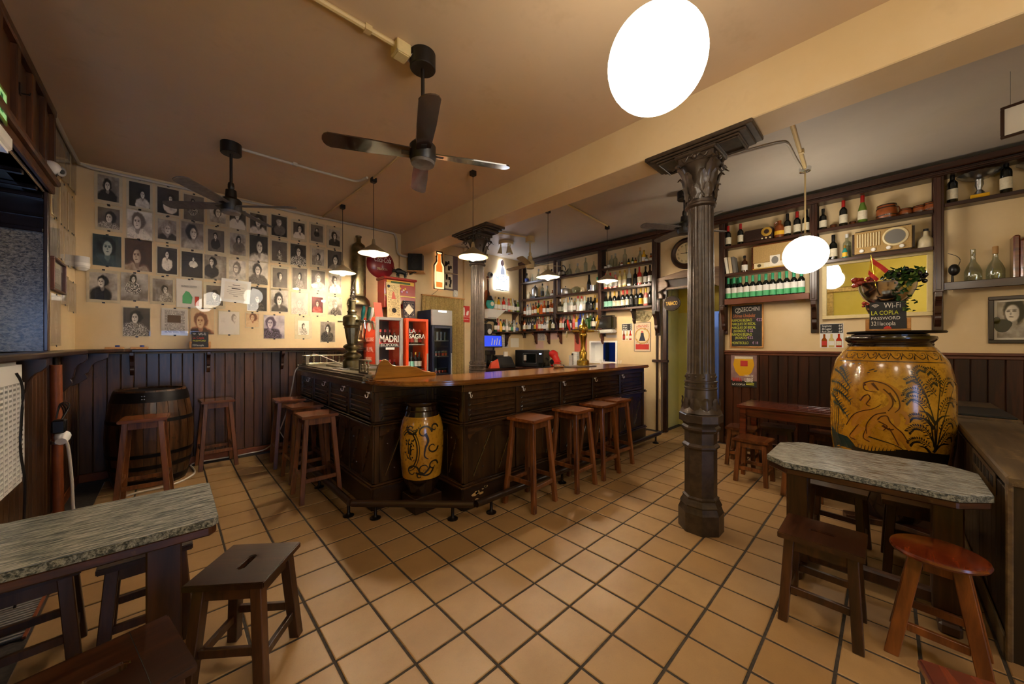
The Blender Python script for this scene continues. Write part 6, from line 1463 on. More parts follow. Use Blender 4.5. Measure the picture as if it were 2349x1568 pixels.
# right of the doorway: wines, radios, barrels
GR = 'bottles on the radio shelves'
bottle('wDcr31', 5.86, 1.59, 2.855, '', GR, label='dark wine bottle at the doorway end of the radio shelf'); bottle('wDcr30', 5.84, 1.43, 2.855, '', GR, label='red-capped wine bottle left of the small dark radio')
vessel('clay_flagon', 'orange clay flagon with a loop handle right of the small radio', [(.05, 0), (.055, .02), (.055, .14), (.04, .18), (.02, .2), (.022, .24), (0, .245)], 'terracotta', 5.86, .985, 2.855, 'jug', lambda t, c: (B().tube([c + Vector((0, .02 + .035 * math.sin(a), .2 + .03 * math.cos(a))) for a in [math.pi * k_ / 8 for k_ in range(9)]], .007, 6).build('handle', 'terracotta', t, smooth=True), B().lathe([(.0565, .05), (.0565, .10)], 20, c).build('paper_label', 'label_yellow', t)))
for y, s, lb in ((.90, 'wDck31', 'blue-capped old wine bottle next to the clay flagon'), (.80, 'wDcr31', 'red-capped old wine bottle between two dark wine bottles'), (.71, 'wDck31', 'old wine bottle left of the tall shelf post')): bottle(s, 5.86, y, 2.855, '', GR, label=lb)
sr_ = thing('small_radio', 'small black ribbed table radio with round gold dial', 'radio', (5.86, 1.2, 2.855)); fr = frame((5.80, 1.215, 2.855), (0, -1, 0), (0, 0, 1))
B().slab(fr, -.165, .165, .008, .175, -.12, 0).build('case', 'bakelite', sr_, bevel=.012, seg=2)
for i in range(9): B().slab(fr, -.15, .04, .05 + i * .012, .055 + i * .012, 0, .005).build('rib', 'bakelite', sr_)
B().lathe([(.0, 0), (.06, .0), (.06, .008), (.05, .012), (.03, .008), (.0, .01)], 28, fr[0] + fr[1] * .10 + UP * .115, fr[3]).build('dial', 'gold_paint', sr_, smooth=True); B().lathe([(0, .008), (.03, .009), (.03, .012), (0, .013)], 20, fr[0] + fr[1] * .10 + UP * .115, fr[3]).build('dial_centre', 'bakelite', sr_)
for i in range(3): B().lathe([(.010, 0), (.010, .012), (0, .013)], 12, fr[0] + fr[1] * (.05 + .045 * i) + UP * .03, fr[3]).build('knob', 'radio_ivory', sr_)
for sx_ in (-.13, .13): B().slab(fr, sx_ - .015, sx_ + .015, 0, .01, -.1, -.02).build('foot', 'black_plastic', sr_)
# middle shelf: books, bottle, large radio
for i, (y, lean, m_, h_, lb) in enumerate(((1.575, -.14, 'book_white', .24, 'white-spined book leaning at the left end of the radio shelf'), (1.53, -.12, 'book_cream', .24, 'cream book leaning in the middle of three books'), (1.485, -.13, 'book_grey', .235, 'grey book leaning right of the cream book'))):
    b_ = thing('book', lb, 'book', (5.86, y, 2.46), 0, 'books on the radio shelf'); k = B().box(-.08, .08, -.018, .018, 0, h_).build('cover', m_, b_, bevel=.003, world=False); B().box(-.07, .081, -.014, .014, .004, h_ - .004).build('pages', 'white_paper', b_, world=False)
    b_.rotation_euler = (lean, 0, 0); b_.location.z = 2.466
bottle('lNwk24', 5.86, 1.385, 2.46, '', GR, label='brown beer bottle with pale label left of the large radio')
lr = thing('large_radio', 'large wooden radio with cloth front and a small picture card', 'radio', (5.86, 1.04, 2.46)); fr = frame((5.79, 1.02, 2.46), (0, -1, 0), (0, 0, 1))
B().slab(fr, -.27, .29, .0, .345, -.14, 0).build('cabinet', 'wood_radio', lr, bevel=.018, seg=3); B().slab(fr, -.245, .265, .10, .325, 0, .006).build('cloth', 'radio_cloth', lr)
B().slab(fr, -.235, .255, .025, .095, 0, .007).build('dial_strip', 'radio_ivory', lr); B().slab(fr, -.12, .14, .035, .085, .007, .009).build('dial_glass', 'label_cream', lr)
for s_ in (-.175, .20): B().lathe([(.020, 0), (.022, .012), (.016, .02), (0, .021)], 16, fr[0] + fr[1] * s_ + UP * .06, fr[3]).build('knob', 'brass_old', lr, smooth=True)
B().slab(fr, -.25, .27, .012, .022, 0, .008).build('trim', 'gold_paint', lr); B().slab(fr, .20, .23, .27, .30, .006, .01).build('emblem', 'brass_old', lr)
pc = thing('picture_card', 'small engraved picture card propped on the large radio', 'card', (5.78, 1.02, 2.54)); B().slab(fr, -.055, .055, .045, .175, .0095, .0115).build('card', 'photo_white', pc); B().prism([(.038 * math.cos(k_ * math.pi / 8), .11 + .05 * math.sin(k_ * math.pi / 8)) for k_ in range(16)], fr, .0115, .012).build('engraving', 'book_grey', pc)
# green-capped wines
for i in range(12):
    bottle('wD2v33', 5.845, 1.585 - i * .0755, 2.077, '', 'green-capped wine bottles', label=f'green-capped wine bottle with white and green label, {ORD[i]} from the doorway')
for i in range(2): bottle('wD2v33', 5.918, 1.56 - i * .0755, 2.077, '', 'green-capped wine bottles', label=('green-capped wine bottle standing behind the first of its row', 'green-capped wine bottle standing behind the second of its row')[i])
# bay right of the globe
bottle('lDck27', 5.86, .545, 2.86, '', GR, label='small dark champagne-like bottle at the left of the barrel mugs'); bottle('wDcr32', 5.86, .36, 2.86, '', GR, label='red-topped old wine bottle beside the small barrel cups'); bottle('uOcr33', 5.86, .195, 2.86, '', GR, label='olive green red-topped wine bottle left of the largest barrel')
def barrel_mug(label, y, r, h, x=5.86, handle=True, z=2.86):
    t = thing('barrel_mug', label, 'mug', (x, y, z)); c = Vector((x, y, z)); f = lambda q_: r * (.86 + .14 * math.sin(math.pi * q_))
    B().lathe([(f(k_ / 8), h * k_ / 8) for k_ in range(9)] + [(r * .8, h), (r * .78, h * .1), (0, h * .1)], 24, c).build('body', 'terracotta', t, smooth=True)
    for k_ in (.02, .22, .74, .93): B().lathe([(f(k_) + .002, h * k_), (f(k_) + .006, h * k_), (f(k_ + .07) + .006, h * (k_ + .07)), (f(k_ + .07) + .002, h * (k_ + .07))], 24, c).build('hoop', 'terracotta_dark', t, smooth=True)
    if handle: B().tube([c + Vector((0, -(r * .95 + .02 * math.sin(a)), h * (.5 - .32 * math.cos(a)))) for a in [math.pi * k_ / 8 for k_ in range(9)]], .006, 6).build('handle', 'terracotta', t, smooth=True)
barrel_mug('largest brown barrel-shaped jug among the ceramic mugs', .0, .085, .165)
barrel_mug('small barrel mug next to the largest barrel jug', -.145, .05, .085); barrel_mug('middle barrel mug of the ceramic set', -.245, .052, .09); barrel_mug('barrel mug beside the tall post', -.325 + .0, .055, .10, 5.85, False)
barrel_mug('tiny barrel cup behind the small dark bottle', .45, .03, .06, 5.88, False); barrel_mug('tiny barrel cup between the two wine bottles', .28, .028, .055, 5.88, False)
bx = tag(B().box(5.80, 5.90, .52, .59, 2.476, 2.66).build('grey_box', 'kitchen_dark', bevel=.004), 'dark blue box half hidden by the lit globe', 'box')
bottle('wDck31', 5.86, .45, 2.475, '', GR, label='cream-labelled dark wine bottle right of the lit globe')
bottle('lX-w30', 5.88, .33, 2.475, '', GR, label='clear swing-top bottle left of the ivory radio'); bottle('mTyg16', 5.83, .345, 2.475, '', GR, label='small teal and yellow bottle before the swing-top bottle')
ir = thing('ivory_radio', 'ivory grilled radio with large round dial on the shelf', 'radio', (5.86, .02, 2.475)); fr = frame((5.79, .035, 2.475), (0, -1, 0), (0, 0, 1))
B().slab(fr, -.245, .245, .01, .29, -.13, 0).build('case', 'bakelite', ir, bevel=.025, seg=3); B().slab(fr, -.225, .225, .025, .275, 0, .008).build('front_panel', 'radio_cloth', ir, bevel=.01)
for i in range(9): B().slab(fr, -.205 + i * .022, -.193 + i * .022, .095, .25, .008, .02).build('grille_bar', 'radio_ivory', ir, bevel=.003)
B().lathe([(.085, 0), (.10, .006), (.10, .016), (.085, .02), (.08, .012), (0, .012)], 36, fr[0] + fr[1] * .10 + UP * .17, fr[3]).build('dial_ring', 'radio_ivory', ir, smooth=True); B().lathe([(0, .013), (.078, .014), (.078, .016), (0, .018)], 30, fr[0] + fr[1] * .10 + UP * .17, fr[3]).build('dial', 'book_grey', ir)
for s_ in (-.165, -.07, .05, .15): B().lathe([(.020, 0), (.020, .014), (.014, .02), (0, .021)], 18, fr[0] + fr[1] * s_ + UP * .055 + fr[3] * .008, fr[3]).build('knob', 'white_gloss', ir, smooth=True)
vessel('ceramic_bottle', 'squat cream ceramic swing-top bottle right of the ivory radio', [(.045, 0), (.06, .02), (.06, .08), (.05, .11), (.022, .14), (.018, .19), (0, .19)], 'ceramic_cream', 5.86, -.29, 2.475, 'bottle', lambda t, c: (B().lathe([(.02, .19), (.02, .215), (0, .22)], 12, c).build('stopper', 'cap_black', t), B().tube([c + Vector((0, .025, .13)), c + Vector((0, .035, .18)), c + Vector((0, 0, .21)), c + Vector((0, -.03, .18))], .003, 5).build('wire', 'steel', t)))
# rightmost bay
bottle('wDck34', 5.86, -.47, 2.90, '', GR, label='black-topped wine bottle left of the silver fruit bowl'); bottle('wDck36', 5.86, -.80, 2.90, '', GR, label='black-topped wine bottle right of the silver fruit bowl')
def bowl_trophy(label, y):
    t = thing('silver_bowl_stand', label, 'trophy', (5.86, y, 2.90)); c = Vector((5.86, y, 2.90))
    B().box(c.x - .05, c.x + .05, y - .06, y + .06, 2.90, 2.95).build('plinth', 'liquor_yellow', t, bevel=.004)
    B().lathe([(.045, .05), (.03, .08), (.016, .10), (.02, .12), (.03, .15), (.026, .19), (.03, .20)], 20, c).build('stem', 'steel', t, smooth=True)
    n = 40; vs = []; 
    for j, (r, z) in enumerate([(.0, .20), (.05, .205), (.10, .225), (.145, .26)]):
        for i in range(n): vs.append(c + Vector((math.cos(2 * math.pi * i / n), math.sin(2 * math.pi * i / n), 0)) * r + UP * (z + (.006 * (i % 2) if j > 1 else 0)))
    B().add(vs, [(j * n + i, j * n + (i + 1) % n, (j + 1) * n + (i + 1) % n, (j + 1) * n + i) for j in range(3) for i in range(n)]).build('fluted_dish', 'steel', t, smooth=True)
bowl_trophy('fluted silver dish on a yellow plinth between two dark bottles', -.64); bowl_trophy('fluted silver dish at the right frame edge of the shelf', -1.0)
bottle('fX--34', 5.84, -.60, 2.068, '', GR, label='ribbed clear glass bottle beside the tall shelf post'); bottle('fX-c34', 5.84, -.735, 2.068, '', GR, label='clear glass bottle with cork left of the cathedral radio')
dl = thing('desk_lamp', 'small black dark figure lamp against the tall shelf post', 'lamp', (5.85, -.47, 2.068)); B().lathe([(.05, 0), (.05, .015), (.01, .03), (.008, .10)], 14, (5.85, -.47, 2.068)).build('base', 'black_plastic', dl, smooth=True); B().sphere((5.84, -.48, 2.22), .05, 12, 8, (1, .8, 1.2)).build('head', 'black_plastic', dl, smooth=True); B().tube(smooth_path([(5.85, -.47, 2.17), (5.86, -.52, 2.30), (5.86, -.50, 2.36), (5.86, -.44, 2.40)], 4), .003, 5).build('cable', 'black_plastic', dl)
cr = thing('cathedral_radio', 'tall dark wooden radio with arched grille at the right edge', 'radio', (5.86, -1.13, 2.068)); fr = frame((5.77, -1.13, 2.068), (0, -1, 0), (0, 0, 1))
B().prism([(-.26, 0), (.26, 0), (.26, .36), (.22, .42), (.12, .45), (-.12, .45), (-.22, .42), (-.26, .36)], fr, -.17, 0).build('cabinet', 'wood_radio', cr, bevel=.012); B().slab(fr, -.30, -.26, 0, .42, -.17, -.01).build('side_pilaster', 'wood_radio', cr, bevel=.01); B().slab(fr, .26, .30, 0, .42, -.17, -.01).build('side_pilaster', 'wood_radio', cr, bevel=.01)
B().prism([(-.17, .17), (.17, .17), (.17, .34)] + arc(0, .34, .17, 0, 180, 8, .07), fr, 0, .006).build('grille_cloth', 'black_matte', cr)
for x0, z0, x1, z1 in ((-.17, .2, .05, .39), (-.05, .17, .17, .36), (.17, .2, -.05, .39), (.05, .17, -.17, .36)): B().bar(fr[0] + fr[1] * x0 + UP * z0 + fr[3] * .008, fr[0] + fr[1] * x1 + UP * z1 + fr[3] * .008, .01, .016, fr[3]).build('grille_bar', 'wood_radio', cr)
B().slab(fr, -.13, .13, .09, .16, 0, .008).build('dial', 'radio_ivory', cr, bevel=.01)
for s_ in (-.15, 0, .15): B().lathe([(.018, 0), (.018, .02), (0, .021)], 14, fr[0] + fr[1] * s_ + UP * .05, fr[3]).build('knob', 'bakelite', cr)
# ------------------------------------------------------------------ behind the bar: back counter
bkc = thing('back_counter', 'dark wooden back counter along the walls behind the bar', 'counter', (5.6, 4.4, 0))
B().box(5.42, XR - .004, 2.95, YB - .004, .93, .97).build('worktop', 'wood_shelf', bkc, bevel=.006); B().box(4.35, 5.42, 5.35, YB - .064, .93, .97).build('worktop', 'wood_shelf', bkc, bevel=.006)
B().box(5.47, XR - .01, 2.98, YB - .01, 0, .93).build('carcass', 'wood_partition', bkc); B().box(4.40, 5.47, 5.40, YB - .064, 0, .93).build('carcass', 'wood_partition', bkc)
for y in (3.3, 3.9, 4.5, 5.1): B().box(5.455, 5.47, y - .26, y + .26, .1, .88).build('door', 'wood_partition', bkc, bevel=.004)
ZB = .97
mw = thing('microwave', 'black microwave with a reflection painted on its window on the back counter', 'microwave', (5.55, 5.35, ZB)); fr = frame((5.50, 5.24, ZB), Vector((.35, -1, 0)).normalized(), (0, 0, 1))
fr = (fr[0], fr[1], fr[2], fr[3])
B().slab(fr, -.33, .33, .01, .36, -.36, 0).build('case', 'black_plastic', mw, bevel=.008); B().slab(fr, -.14, .17, .08, .29, 0, .006).build('window_frame', 'steel', mw); B().slab(fr, -.13, .16, .09, .28, .006, .008).build('window', 'glass_dark', mw)
B().slab(fr, -.12, -.06, .14, .26, .008, .0085).build('painted_reflection', 'paper_grey', mw); B().slab(fr, .20, .32, .03, .34, 0, .006).build('control_panel', 'black_plastic', mw); B().slab(fr, .235, .285, .275, .295, .006, .008).build('clock_display', 'led_blue', mw)  # pale patch on the window is a painted reflection
rg = thing('cash_register', 'black cash register with a curl of receipt paper', 'cash register', (4.95, 5.45, ZB)); B().hexa([(4.78, 5.38, ZB), (5.20, 5.32, ZB), (5.22, 5.62, ZB), (4.80, 5.68, ZB)], [(4.80, 5.46, ZB + .22), (5.16, 5.42, ZB + .22), (5.18, 5.60, ZB + .26), (4.82, 5.64, ZB + .26)]).build('case', 'black_plastic', rg, bevel=.01)
B().box(5.0, 5.10, 5.47, 5.50, ZB + .235, ZB + .33).build('receipt', 'white_paper', rg); B().hexa([(4.84, 5.37, ZB + .02), (5.15, 5.33, ZB + .02), (5.15, 5.34, ZB + .08), (4.84, 5.38, ZB + .08)], [(4.84, 5.36, ZB + .02), (5.15, 5.32, ZB + .02), (5.15, 5.33, ZB + .08), (4.84, 5.37, ZB + .08)]).build('drawer', 'black_plastic', rg)
cm_ = thing('coffee_maker', 'black filter coffee maker beside the far column', 'coffee maker', (4.72, 5.55, ZB)); B().box(4.62, 4.80, 5.50, 5.66, ZB, ZB + .03).build('base', 'black_plastic', cm_, bevel=.006); B().box(4.64, 4.78, 5.61, 5.66, ZB + .03, ZB + .34).build('column', 'black_plastic', cm_, bevel=.006); B().box(4.63, 4.79, 5.50, 5.66, ZB + .27, ZB + .36).build('head', 'black_plastic', cm_, bevel=.01); B().lathe([(.05, .03), (.062, .08), (.055, .15), (.04, .17)], 18, (4.71, 5.55, ZB)).build('jug', 'glass_dark', cm_, smooth=True)
tp = tag(B().hexa([(4.56, 5.40, ZB), (4.78, 5.36, ZB), (4.80, 5.46, ZB), (4.58, 5.5, ZB)], [(4.60, 5.42, ZB + .12), (4.76, 5.39, ZB + .19), (4.77, 5.43, ZB + .19), (4.61, 5.46, ZB + .12)]).build('napkin_holder', 'fridge_red', bevel=.008), 'red angular napkin holder beside the far column', 'holder')
ja = thing('snack_jar', 'round glass jar of golden snacks left of the far column', 'jar', (4.45, 5.55, ZB)); B().lathe([(.08, 0), (.105, .05), (.105, .11), (.08, .16), (.065, .175)], 24, (4.45, 5.55, ZB)).build('glass', 'glass_clear', ja, smooth=True); B().lathe([(.075, .005), (.098, .05), (.098, .11), (.06, .135), (0, .14)], 20, (4.45, 5.55, ZB)).build('snacks', 'snack', ja, smooth=True); B().lathe([(.07, .175), (.07, .195), (0, .197)], 20, (4.45, 5.55, ZB)).build('lid', 'cap_gold', ja, smooth=True)
rc = thing('capsule_machine', 'rounded bright red capsule coffee machine on the back counter', 'coffee machine', (5.62, 4.62, ZB)); c = Vector((5.62, 4.62, ZB))
B().tube(smooth_path([c + Vector((0, -.02, .03)), c + Vector((0, -.03, .10)), c + Vector((0, -.01, .19)), c + Vector((0, .03, .26)), c + Vector((0, .05, .29))], 5), [.10, .11, .115, .115, .11, .108, .10, .09, .08, .075, .072, .07, .07, .075, .08, .085, .088, .09, .09, .085, .08], 20).build('body', 'red_gloss', rc, smooth=True)
B().sphere(c + Vector((-.01, .05, .29)), .092, 20, 12, (1, 1, .85)).build('head', 'red_gloss', rc, smooth=True); B().lathe([(.05, 0), (.052, .01), (.0, .012)], 20, c + Vector((-.105, .0, .13)), (-1, 0, 0)).build('capsule_door', 'black_plastic', rc); B().box(c.x - .12, c.x + .06, c.y + .06, c.y + .2, ZB, ZB + .03).build('drip_tray', 'black_plastic', rc, bevel=.006); B().tube([c + Vector((-.05, .13, .16)), c + Vector((-.06, .19, .20))], .02, 10).build('spout', 'black_plastic', rc, smooth=True)
for i in range(4): tag(B().lathe([(.026, 0), (.03, .10), (.028, .10), (.024, .006), (0, .006)], 14, (5.66, 5.02 - .07 * (i % 2), ZB) if i < 2 else (5.57, 5.0 - .075 * (i % 2), ZB)).build('glass_tumbler', 'glass_clear', smooth=True), ('rear tumbler right of the microwave', 'rear tumbler nearer the red machine', 'front tumbler right of the microwave', 'front tumbler nearer the red machine')[i], 'glass', 'tumblers by the microwave')
for i, (y, h_, m_, lb) in enumerate(((4.28, .27, 'paper_grey', 'tall grey stack of napkin packs left of the brass tap'), (4.17, .33, 'white_plastic', 'tallest white stack of paper cups by the brass tap'))):
    t = thing('paper_stack', lb, 'stack', (5.72, y, ZB))
    for k_ in range(9): B().box(5.67, 5.77, y - .045, y + .045, ZB + h_ * k_ / 9, ZB + h_ * (k_ + .93) / 9).build('pack', m_, t, bevel=.004)
t = thing('cup_tower', 'black and white banded tower of cups by the brass tap', 'stack', (5.72, 4.05, ZB))
for k_ in range(6): B().lathe([(.05, .045 * k_), (.052, .045 * k_ + .043)], 16, (5.72, 4.05, ZB)).build('cup', 'white_plastic' if k_ % 2 else 'black_plastic', t, smooth=True)
for i, (y, lb) in enumerate(((3.62, 'steel canister with straws left of the hatch sill'), (3.28, 'steel canister with stirrers right of the brass tap'))):
    t = thing('straw_canister', lb, 'canister', (5.75, y, ZB)); B().lathe([(.04, 0), (.045, .11), (.042, .11), (.038, .01), (0, .01)], 16, (5.75, y, ZB)).build('canister', 'steel', t, smooth=True)
    b = B()
    for k_ in range(9): a = k_ * .7; b.tube([(5.75 + .015 * math.cos(a), y + .015 * math.sin(a), ZB + .02), (5.75 + .045 * math.cos(a), y + .045 * math.sin(a), ZB + .2)], .004, 5)
    b.build('straws', 'chalk_white', t)
cs = thing('wall_socket_adapter', 'wall socket with tangled black plugs above the back counter', 'socket', (XR, 4.35, 1.2)); B().box(XR - .04, XR, 4.33, 4.42, 1.18, 1.30).build('socket', 'white_plastic', cs, bevel=.004)
for dy in (.0, .03): B().box(XR - .08, XR - .04, 4.35 + dy, 4.38 + dy, 1.22, 1.27).build('plug', 'black_plastic', cs, bevel=.004)
B().tube(smooth_path([(XR - .07, 4.36, 1.22), (XR - .06, 4.45, 1.15), (XR - .08, 4.38, 1.05), (XR - .1, 4.44, .98)], 5), .005, 6).build('cable', 'black_plastic', cs)
# papers, calendar, dispenser on the right wall
def sheet(wall, box, label, mat, cat='notice', name='paper_notice'):
    fr, w, h = extent(wall, *box); O, u, v, n = fr
    return tag(B().slab(fr, -w, w, -h, h, .001, .003).build(name, mat, uv=lambda p_: (((p_ - O).dot(u) + w) / (2 * w), ((p_ - O).dot(v) + h) / (2 * h))), label, cat), fr, w, h
o, fr, w, h = sheet('R', (1228, 760, 1251, 781), 'printed calendar sheet under the lowest bottle shelf', 'leaflet', 'calendar', 'calendar'); B().slab(fr, -w, w, h * .75, h, .003, .0036).build('red_header', 'label_red', o)
sheet('R', (1229, 783, 1247, 799), 'small pinkish handwritten note below the calendar', 'paper_pink'); sheet('R', (1262, 758, 1280, 778), 'pale pink certificate between two shelf brackets', 'paper_pink')
sheet('R', (1318, 765, 1346, 806), 'orange-red picture card half hidden by the brass tap', 'coral_pink', 'poster', 'picture_card'); o, fr, w, h = sheet('R', (1391, 768, 1415, 774), 'grey notice strip under the towel dispenser', 'paper_grey')
tdp = thing('towel_dispenser', 'smoked grey paper towel dispenser on the wall', 'dispenser', (XR, 3.55, 1.7)); fr, w, h = extent('R', 1380, 724, 1416, 764); fr = (fr[0], fr[1], fr[2], fr[3]); ORIGIN[tdp.name] = fr[0]; tdp.location = fr[0]
B().slab(fr, -w, w, -h * .6, h, 0, .16).build('cover', 'glass_dark', tdp, bevel=.03, seg=3); B().slab(fr, -w, w, -h, -h * .6, 0, .17).build('tray', 'white_plastic', tdp, bevel=.02, seg=2)
pl = thing('copper_plaque', 'oval embossed copper plaque beside the doorway', 'plaque', (XR, 2.9, 1.9)); fr, w, h = extent('R', 1453, 711, 1496, 738); pl.location = fr[0]; ORIGIN[pl.name] = fr[0]
B().prism([(w * math.cos(a) * (1 + .05 * math.sin(5 * a)), h * math.sin(a) * (1 + .08 * math.sin(4 * a))) for a in [k_ * math.pi / 14 for k_ in range(28)]], fr, 0, .012).build('plate', 'brass_old', pl, bevel=.004)
for k_ in range(16): a = k_ * 2.4; r_ = (k_ / 16) ** .5; B().sphere(fr[0] + fr[1] * w * .75 * r_ * math.cos(a) + fr[2] * h * .7 * r_ * math.sin(a) + fr[3] * .012, .018, 8, 5, (.5, 1, 1)).build('boss', 'brass_old', pl, smooth=True)

# ------------------------------------------------------------------ beer towers
def tap_arm(t, c, ang, z, m_, handle_m, lift=.0):
    d = Vector((math.cos(ang), math.sin(ang), 0))
    B().tube([c + UP * z, c + UP * z + d * .16], [.024, .016], 10).build('tap_arm', m_, t, smooth=True); q_ = c + UP * (z) + d * .17
    B().tube([q_ - d * .02, q_ + d * .05, q_ + d * .07 - UP * .02], [.014, .012, .010], 8).build('tap_valve', 'chrome', t, smooth=True); B().tube([q_ + d * .06, q_ + d * .075 - UP * .09], [.010, .007], 8).build('tap_spout', 'chrome', t, smooth=True)
    B().tube(smooth_path([q_ + d * .02 + UP * .01, q_ + d * .035 + UP * .07, q_ + d * .055 + UP * .16], 3), [.010, .012, .016, .02, .021, .017, .013], 10).build('tap_handle', handle_m, t, smooth=True)
t1 = thing('beer_tower', 'tall old-brass beer tower with figurine finial on the short bar arm', 'beer tap', (1.50, 4.22, 1.182)); c = Vector((1.50, 4.22, 1.182))
B().box(c.x - .16, c.x + .16, c.y - .16, c.y + .16, c.z - .006, c.z + .004).build('plate', 'steel', t1, bevel=.002)
B().lathe([(.095, 0), (.098, .01), (.098, .085), (.085, .10), (.07, .11), (.098, .13), (.10, .145), (.085, .165), (.05, .18), (.045, .20), (.06, .21), (.092, .235), (.095, .25), (.08, .265), (.06, .275)], 32, c).build('lower_baluster', 'brass_old', t1, smooth=True)
B().lathe([(.05, .275), (.055, .285), (.075, .40), (.082, .455), (.086, .46)], 12, c).build('faceted_vase', 'brass_old', t1); B().lathe([(.09, .455), (.082, .47), (.088, .485), (.098, .49), (.098, .575), (.09, .59), (.07, .60), (.05, .61), (.046, .63), (.056, .645), (.042, .66), (.036, .68), (.036, .755), (.044, .76), (.044, .775), (.02, .78)], 32, c).build('collar', 'brass_old', t1, smooth=True)
B().tube(smooth_path([c + UP * .77, c + UP * .82, c + Vector((.01, 0, .86)), c + Vector((.0, .01, .90)), c + Vector((.01, 0, .94))], 3), [.018, .026, .03, .028, .022, .026, .03, .024, .016, .02, .018, .012, .006], 10).build('figurine', 'chrome', t1, smooth=True); B().tube([c + UP * .93, c + Vector((.03, -.01, 1.02))], [.008, .003], 6).build('figurine_arm', 'chrome', t1, smooth=True)
plain('tap_green', '#1d5a46', .3, coat=.4)
for ang, hm in ((-.95, 'tap_green'), (-.55, 'white_gloss'), (-1.35, 'glass_teal'), (-.1, 'chrome')): tap_arm(t1, c, ang, .535, 'brass_old', hm)
B().tube([c + Vector((-.09, .03, .53)), c + Vector((-.14, .05, .53))], .01, 8).build('side_knob', 'brass_old', t1, smooth=True)
t2 = thing('beer_tower', 'bright brass beer tower on the long bar worktop', 'beer tap', (4.24, 2.98, 1.141)); c = Vector((4.24, 2.98, 1.141))
B().box(c.x - .35, c.x + .15, c.y - .13, c.y + .13, c.z - .001, c.z + .012).build('drip_tray', 'steel', t2, bevel=.004)
B().lathe([(.085, .012), (.088, .02), (.085, .08), (.06, .10), (.052, .11), (.055, .20), (.045, .215), (.036, .23), (.034, .30), (.04, .36), (.055, .42), (.06, .45), (.05, .47), (.062, .49), (.07, .53), (.062, .57), (.04, .60), (.025, .62), (.02, .65), (.008, .67), (.0, .68)], 28, c).build('baluster', 'brass', t2, smooth=True)
tap_arm(t2, c, 2.45, .50, 'brass', 'red_gloss'); tap_arm(t2, c, -.7, .50, 'brass', 'brass'); tap_arm(t2, c, -2.0 + 3.9, .50, 'brass', 'chrome')
tag(B().lathe([(.06, 0), (.075, .02), (.078, .045), (.07, .045), (.05, .008), (0, .008)], 24, (3.72, 3.0, 1.141)).build('ashtray', 'chrome', smooth=True), 'round chrome tray on the long bar worktop', 'tray')

# ------------------------------------------------------------------ fridges
def fridge(label, x0, x1, y0, y1, h, side, front, head, frame_m, logo, stock):
    t = thing('drinks_fridge', label, 'fridge', ((x0 + x1) / 2, (y0 + y1) / 2, 0)); fr = frame((x0, y0, 0), (1, 0, 0), (0, 0, 1)); W = x1 - x0; w = .045
    B().box(x0, x0 + .025, y0 + .05, y1, .05, h).box(x1 - .025, x1, y0 + .05, y1, .05, h).box(x0 + .025, x1 - .025, y0 + .05, y1, h - .03, h).box(x0 + .025, x1 - .025, y1 - .025, y1, .05, h - .03).box(x0 + .025, x1 - .025, y0 + .05, y1 - .025, .05, .2).build('cabinet', side, t, bevel=.004)
    B().box(x0 + .026, x1 - .026, y1 - .035, y1 - .026, .2, h - .031).build('liner', 'fridge_inside', t)
    top = h - head
    for a in ((0, w, .15, top), (W - w, W, .15, top), (w, W - w, top - w, top), (w, W - w, .15, .15 + w)): B().slab(fr, *a, -.05, 0).build('door_frame', front, t, bevel=.005)
    if head > .02: B().slab(fr, 0, W, top + .004, h, -.05, .0).build('header', frame_m, t, bevel=.006)
    B().slab(fr, w, W - w, .15 + w, top - w, -.03, -.025).build('door_glass', 'glass_fridge', t); B().slab(fr, W - .035, W - .015, .8, 1.3, 0, .02).build('door_handle', 'grey_plastic', t, bevel=.005)
    B().slab(fr, .03, .045, .2, top - w, -.10, -.06).build('lamp_strip', 'fridge_light', t)
    for z in stock: B().box(x0 + .03, x1 - .03, y0 + .07, y1 - .04, z - .012, z).build('shelf', 'steel', t)
    return t, fr, W
f1, fr, W = fridge('red-sided beer fridge with silver door behind the tall brass tower', 2.23, 2.66, 5.28, 5.78, 1.87, 'fridge_red', 'fridge_silver', .0, 'fridge_silver', 0, (.6, .95, 1.42))
g = frame((2.285, 5.28, 1.49), (1, 0, 0), (0, 0, 1)); text('MADRI', .145, 'chalk_white', g, f1, .005, .0, -.023, width=.70, bold=.003); text('EXCEPCIONAL', .058, 'chalk_white', g, f1, .02, -.065, -.023, width=.75); B().slab(g, .235, .25, .115, .13, -.024, -.022).build('accent', 'chalk_white', f1)
B().slab(g, .10, .24, -.12, -.085, -.024, -.022).build('text_line', 'chalk_white', f1)
sd = frame((2.229, 5.78, 0), (0, -1, 0), (0, 0, 1))
for s, z, sz in (('DESCUBRE', 1.50, .085), ('L\'ALMA,', 1.34, .11), ('MADRID,', 1.20, .085)): text(s, sz, 'chalk_white', sd, f1, .06, z, .002, width=.85)
B().lathe([(0, 0), (.07, 0), (.07, .002), (0, .003)], 20, (2.229, 5.55, 1.72), (-1, 0, 0)).build('round_badge', 'label_white', f1)
GF = 'bottles in the drinks fridges'
for j, z in enumerate((.95,)):
    for i in range(4): bottle('lNrr26', 2.345 + i * .075, 5.40, z, '', GF, label=f'red-labelled beer bottle, {ORD[i]} from left on the middle shelf of the red fridge')
for i in range(4): bottle('lNrr26', 2.345 + i * .075, 5.40, 1.42, '', GF, label=f'red-labelled beer bottle, {ORD[i]} from left on the top shelf of the red fridge')
f2, fr, W = fridge('orange beer fridge between the red and the navy fridges', 2.70, 3.10, 5.26, 5.78, 1.87, 'fridge_orange', 'fridge_orange', .0, 'fridge_orange', 0, (.6, 1.05, 1.45))
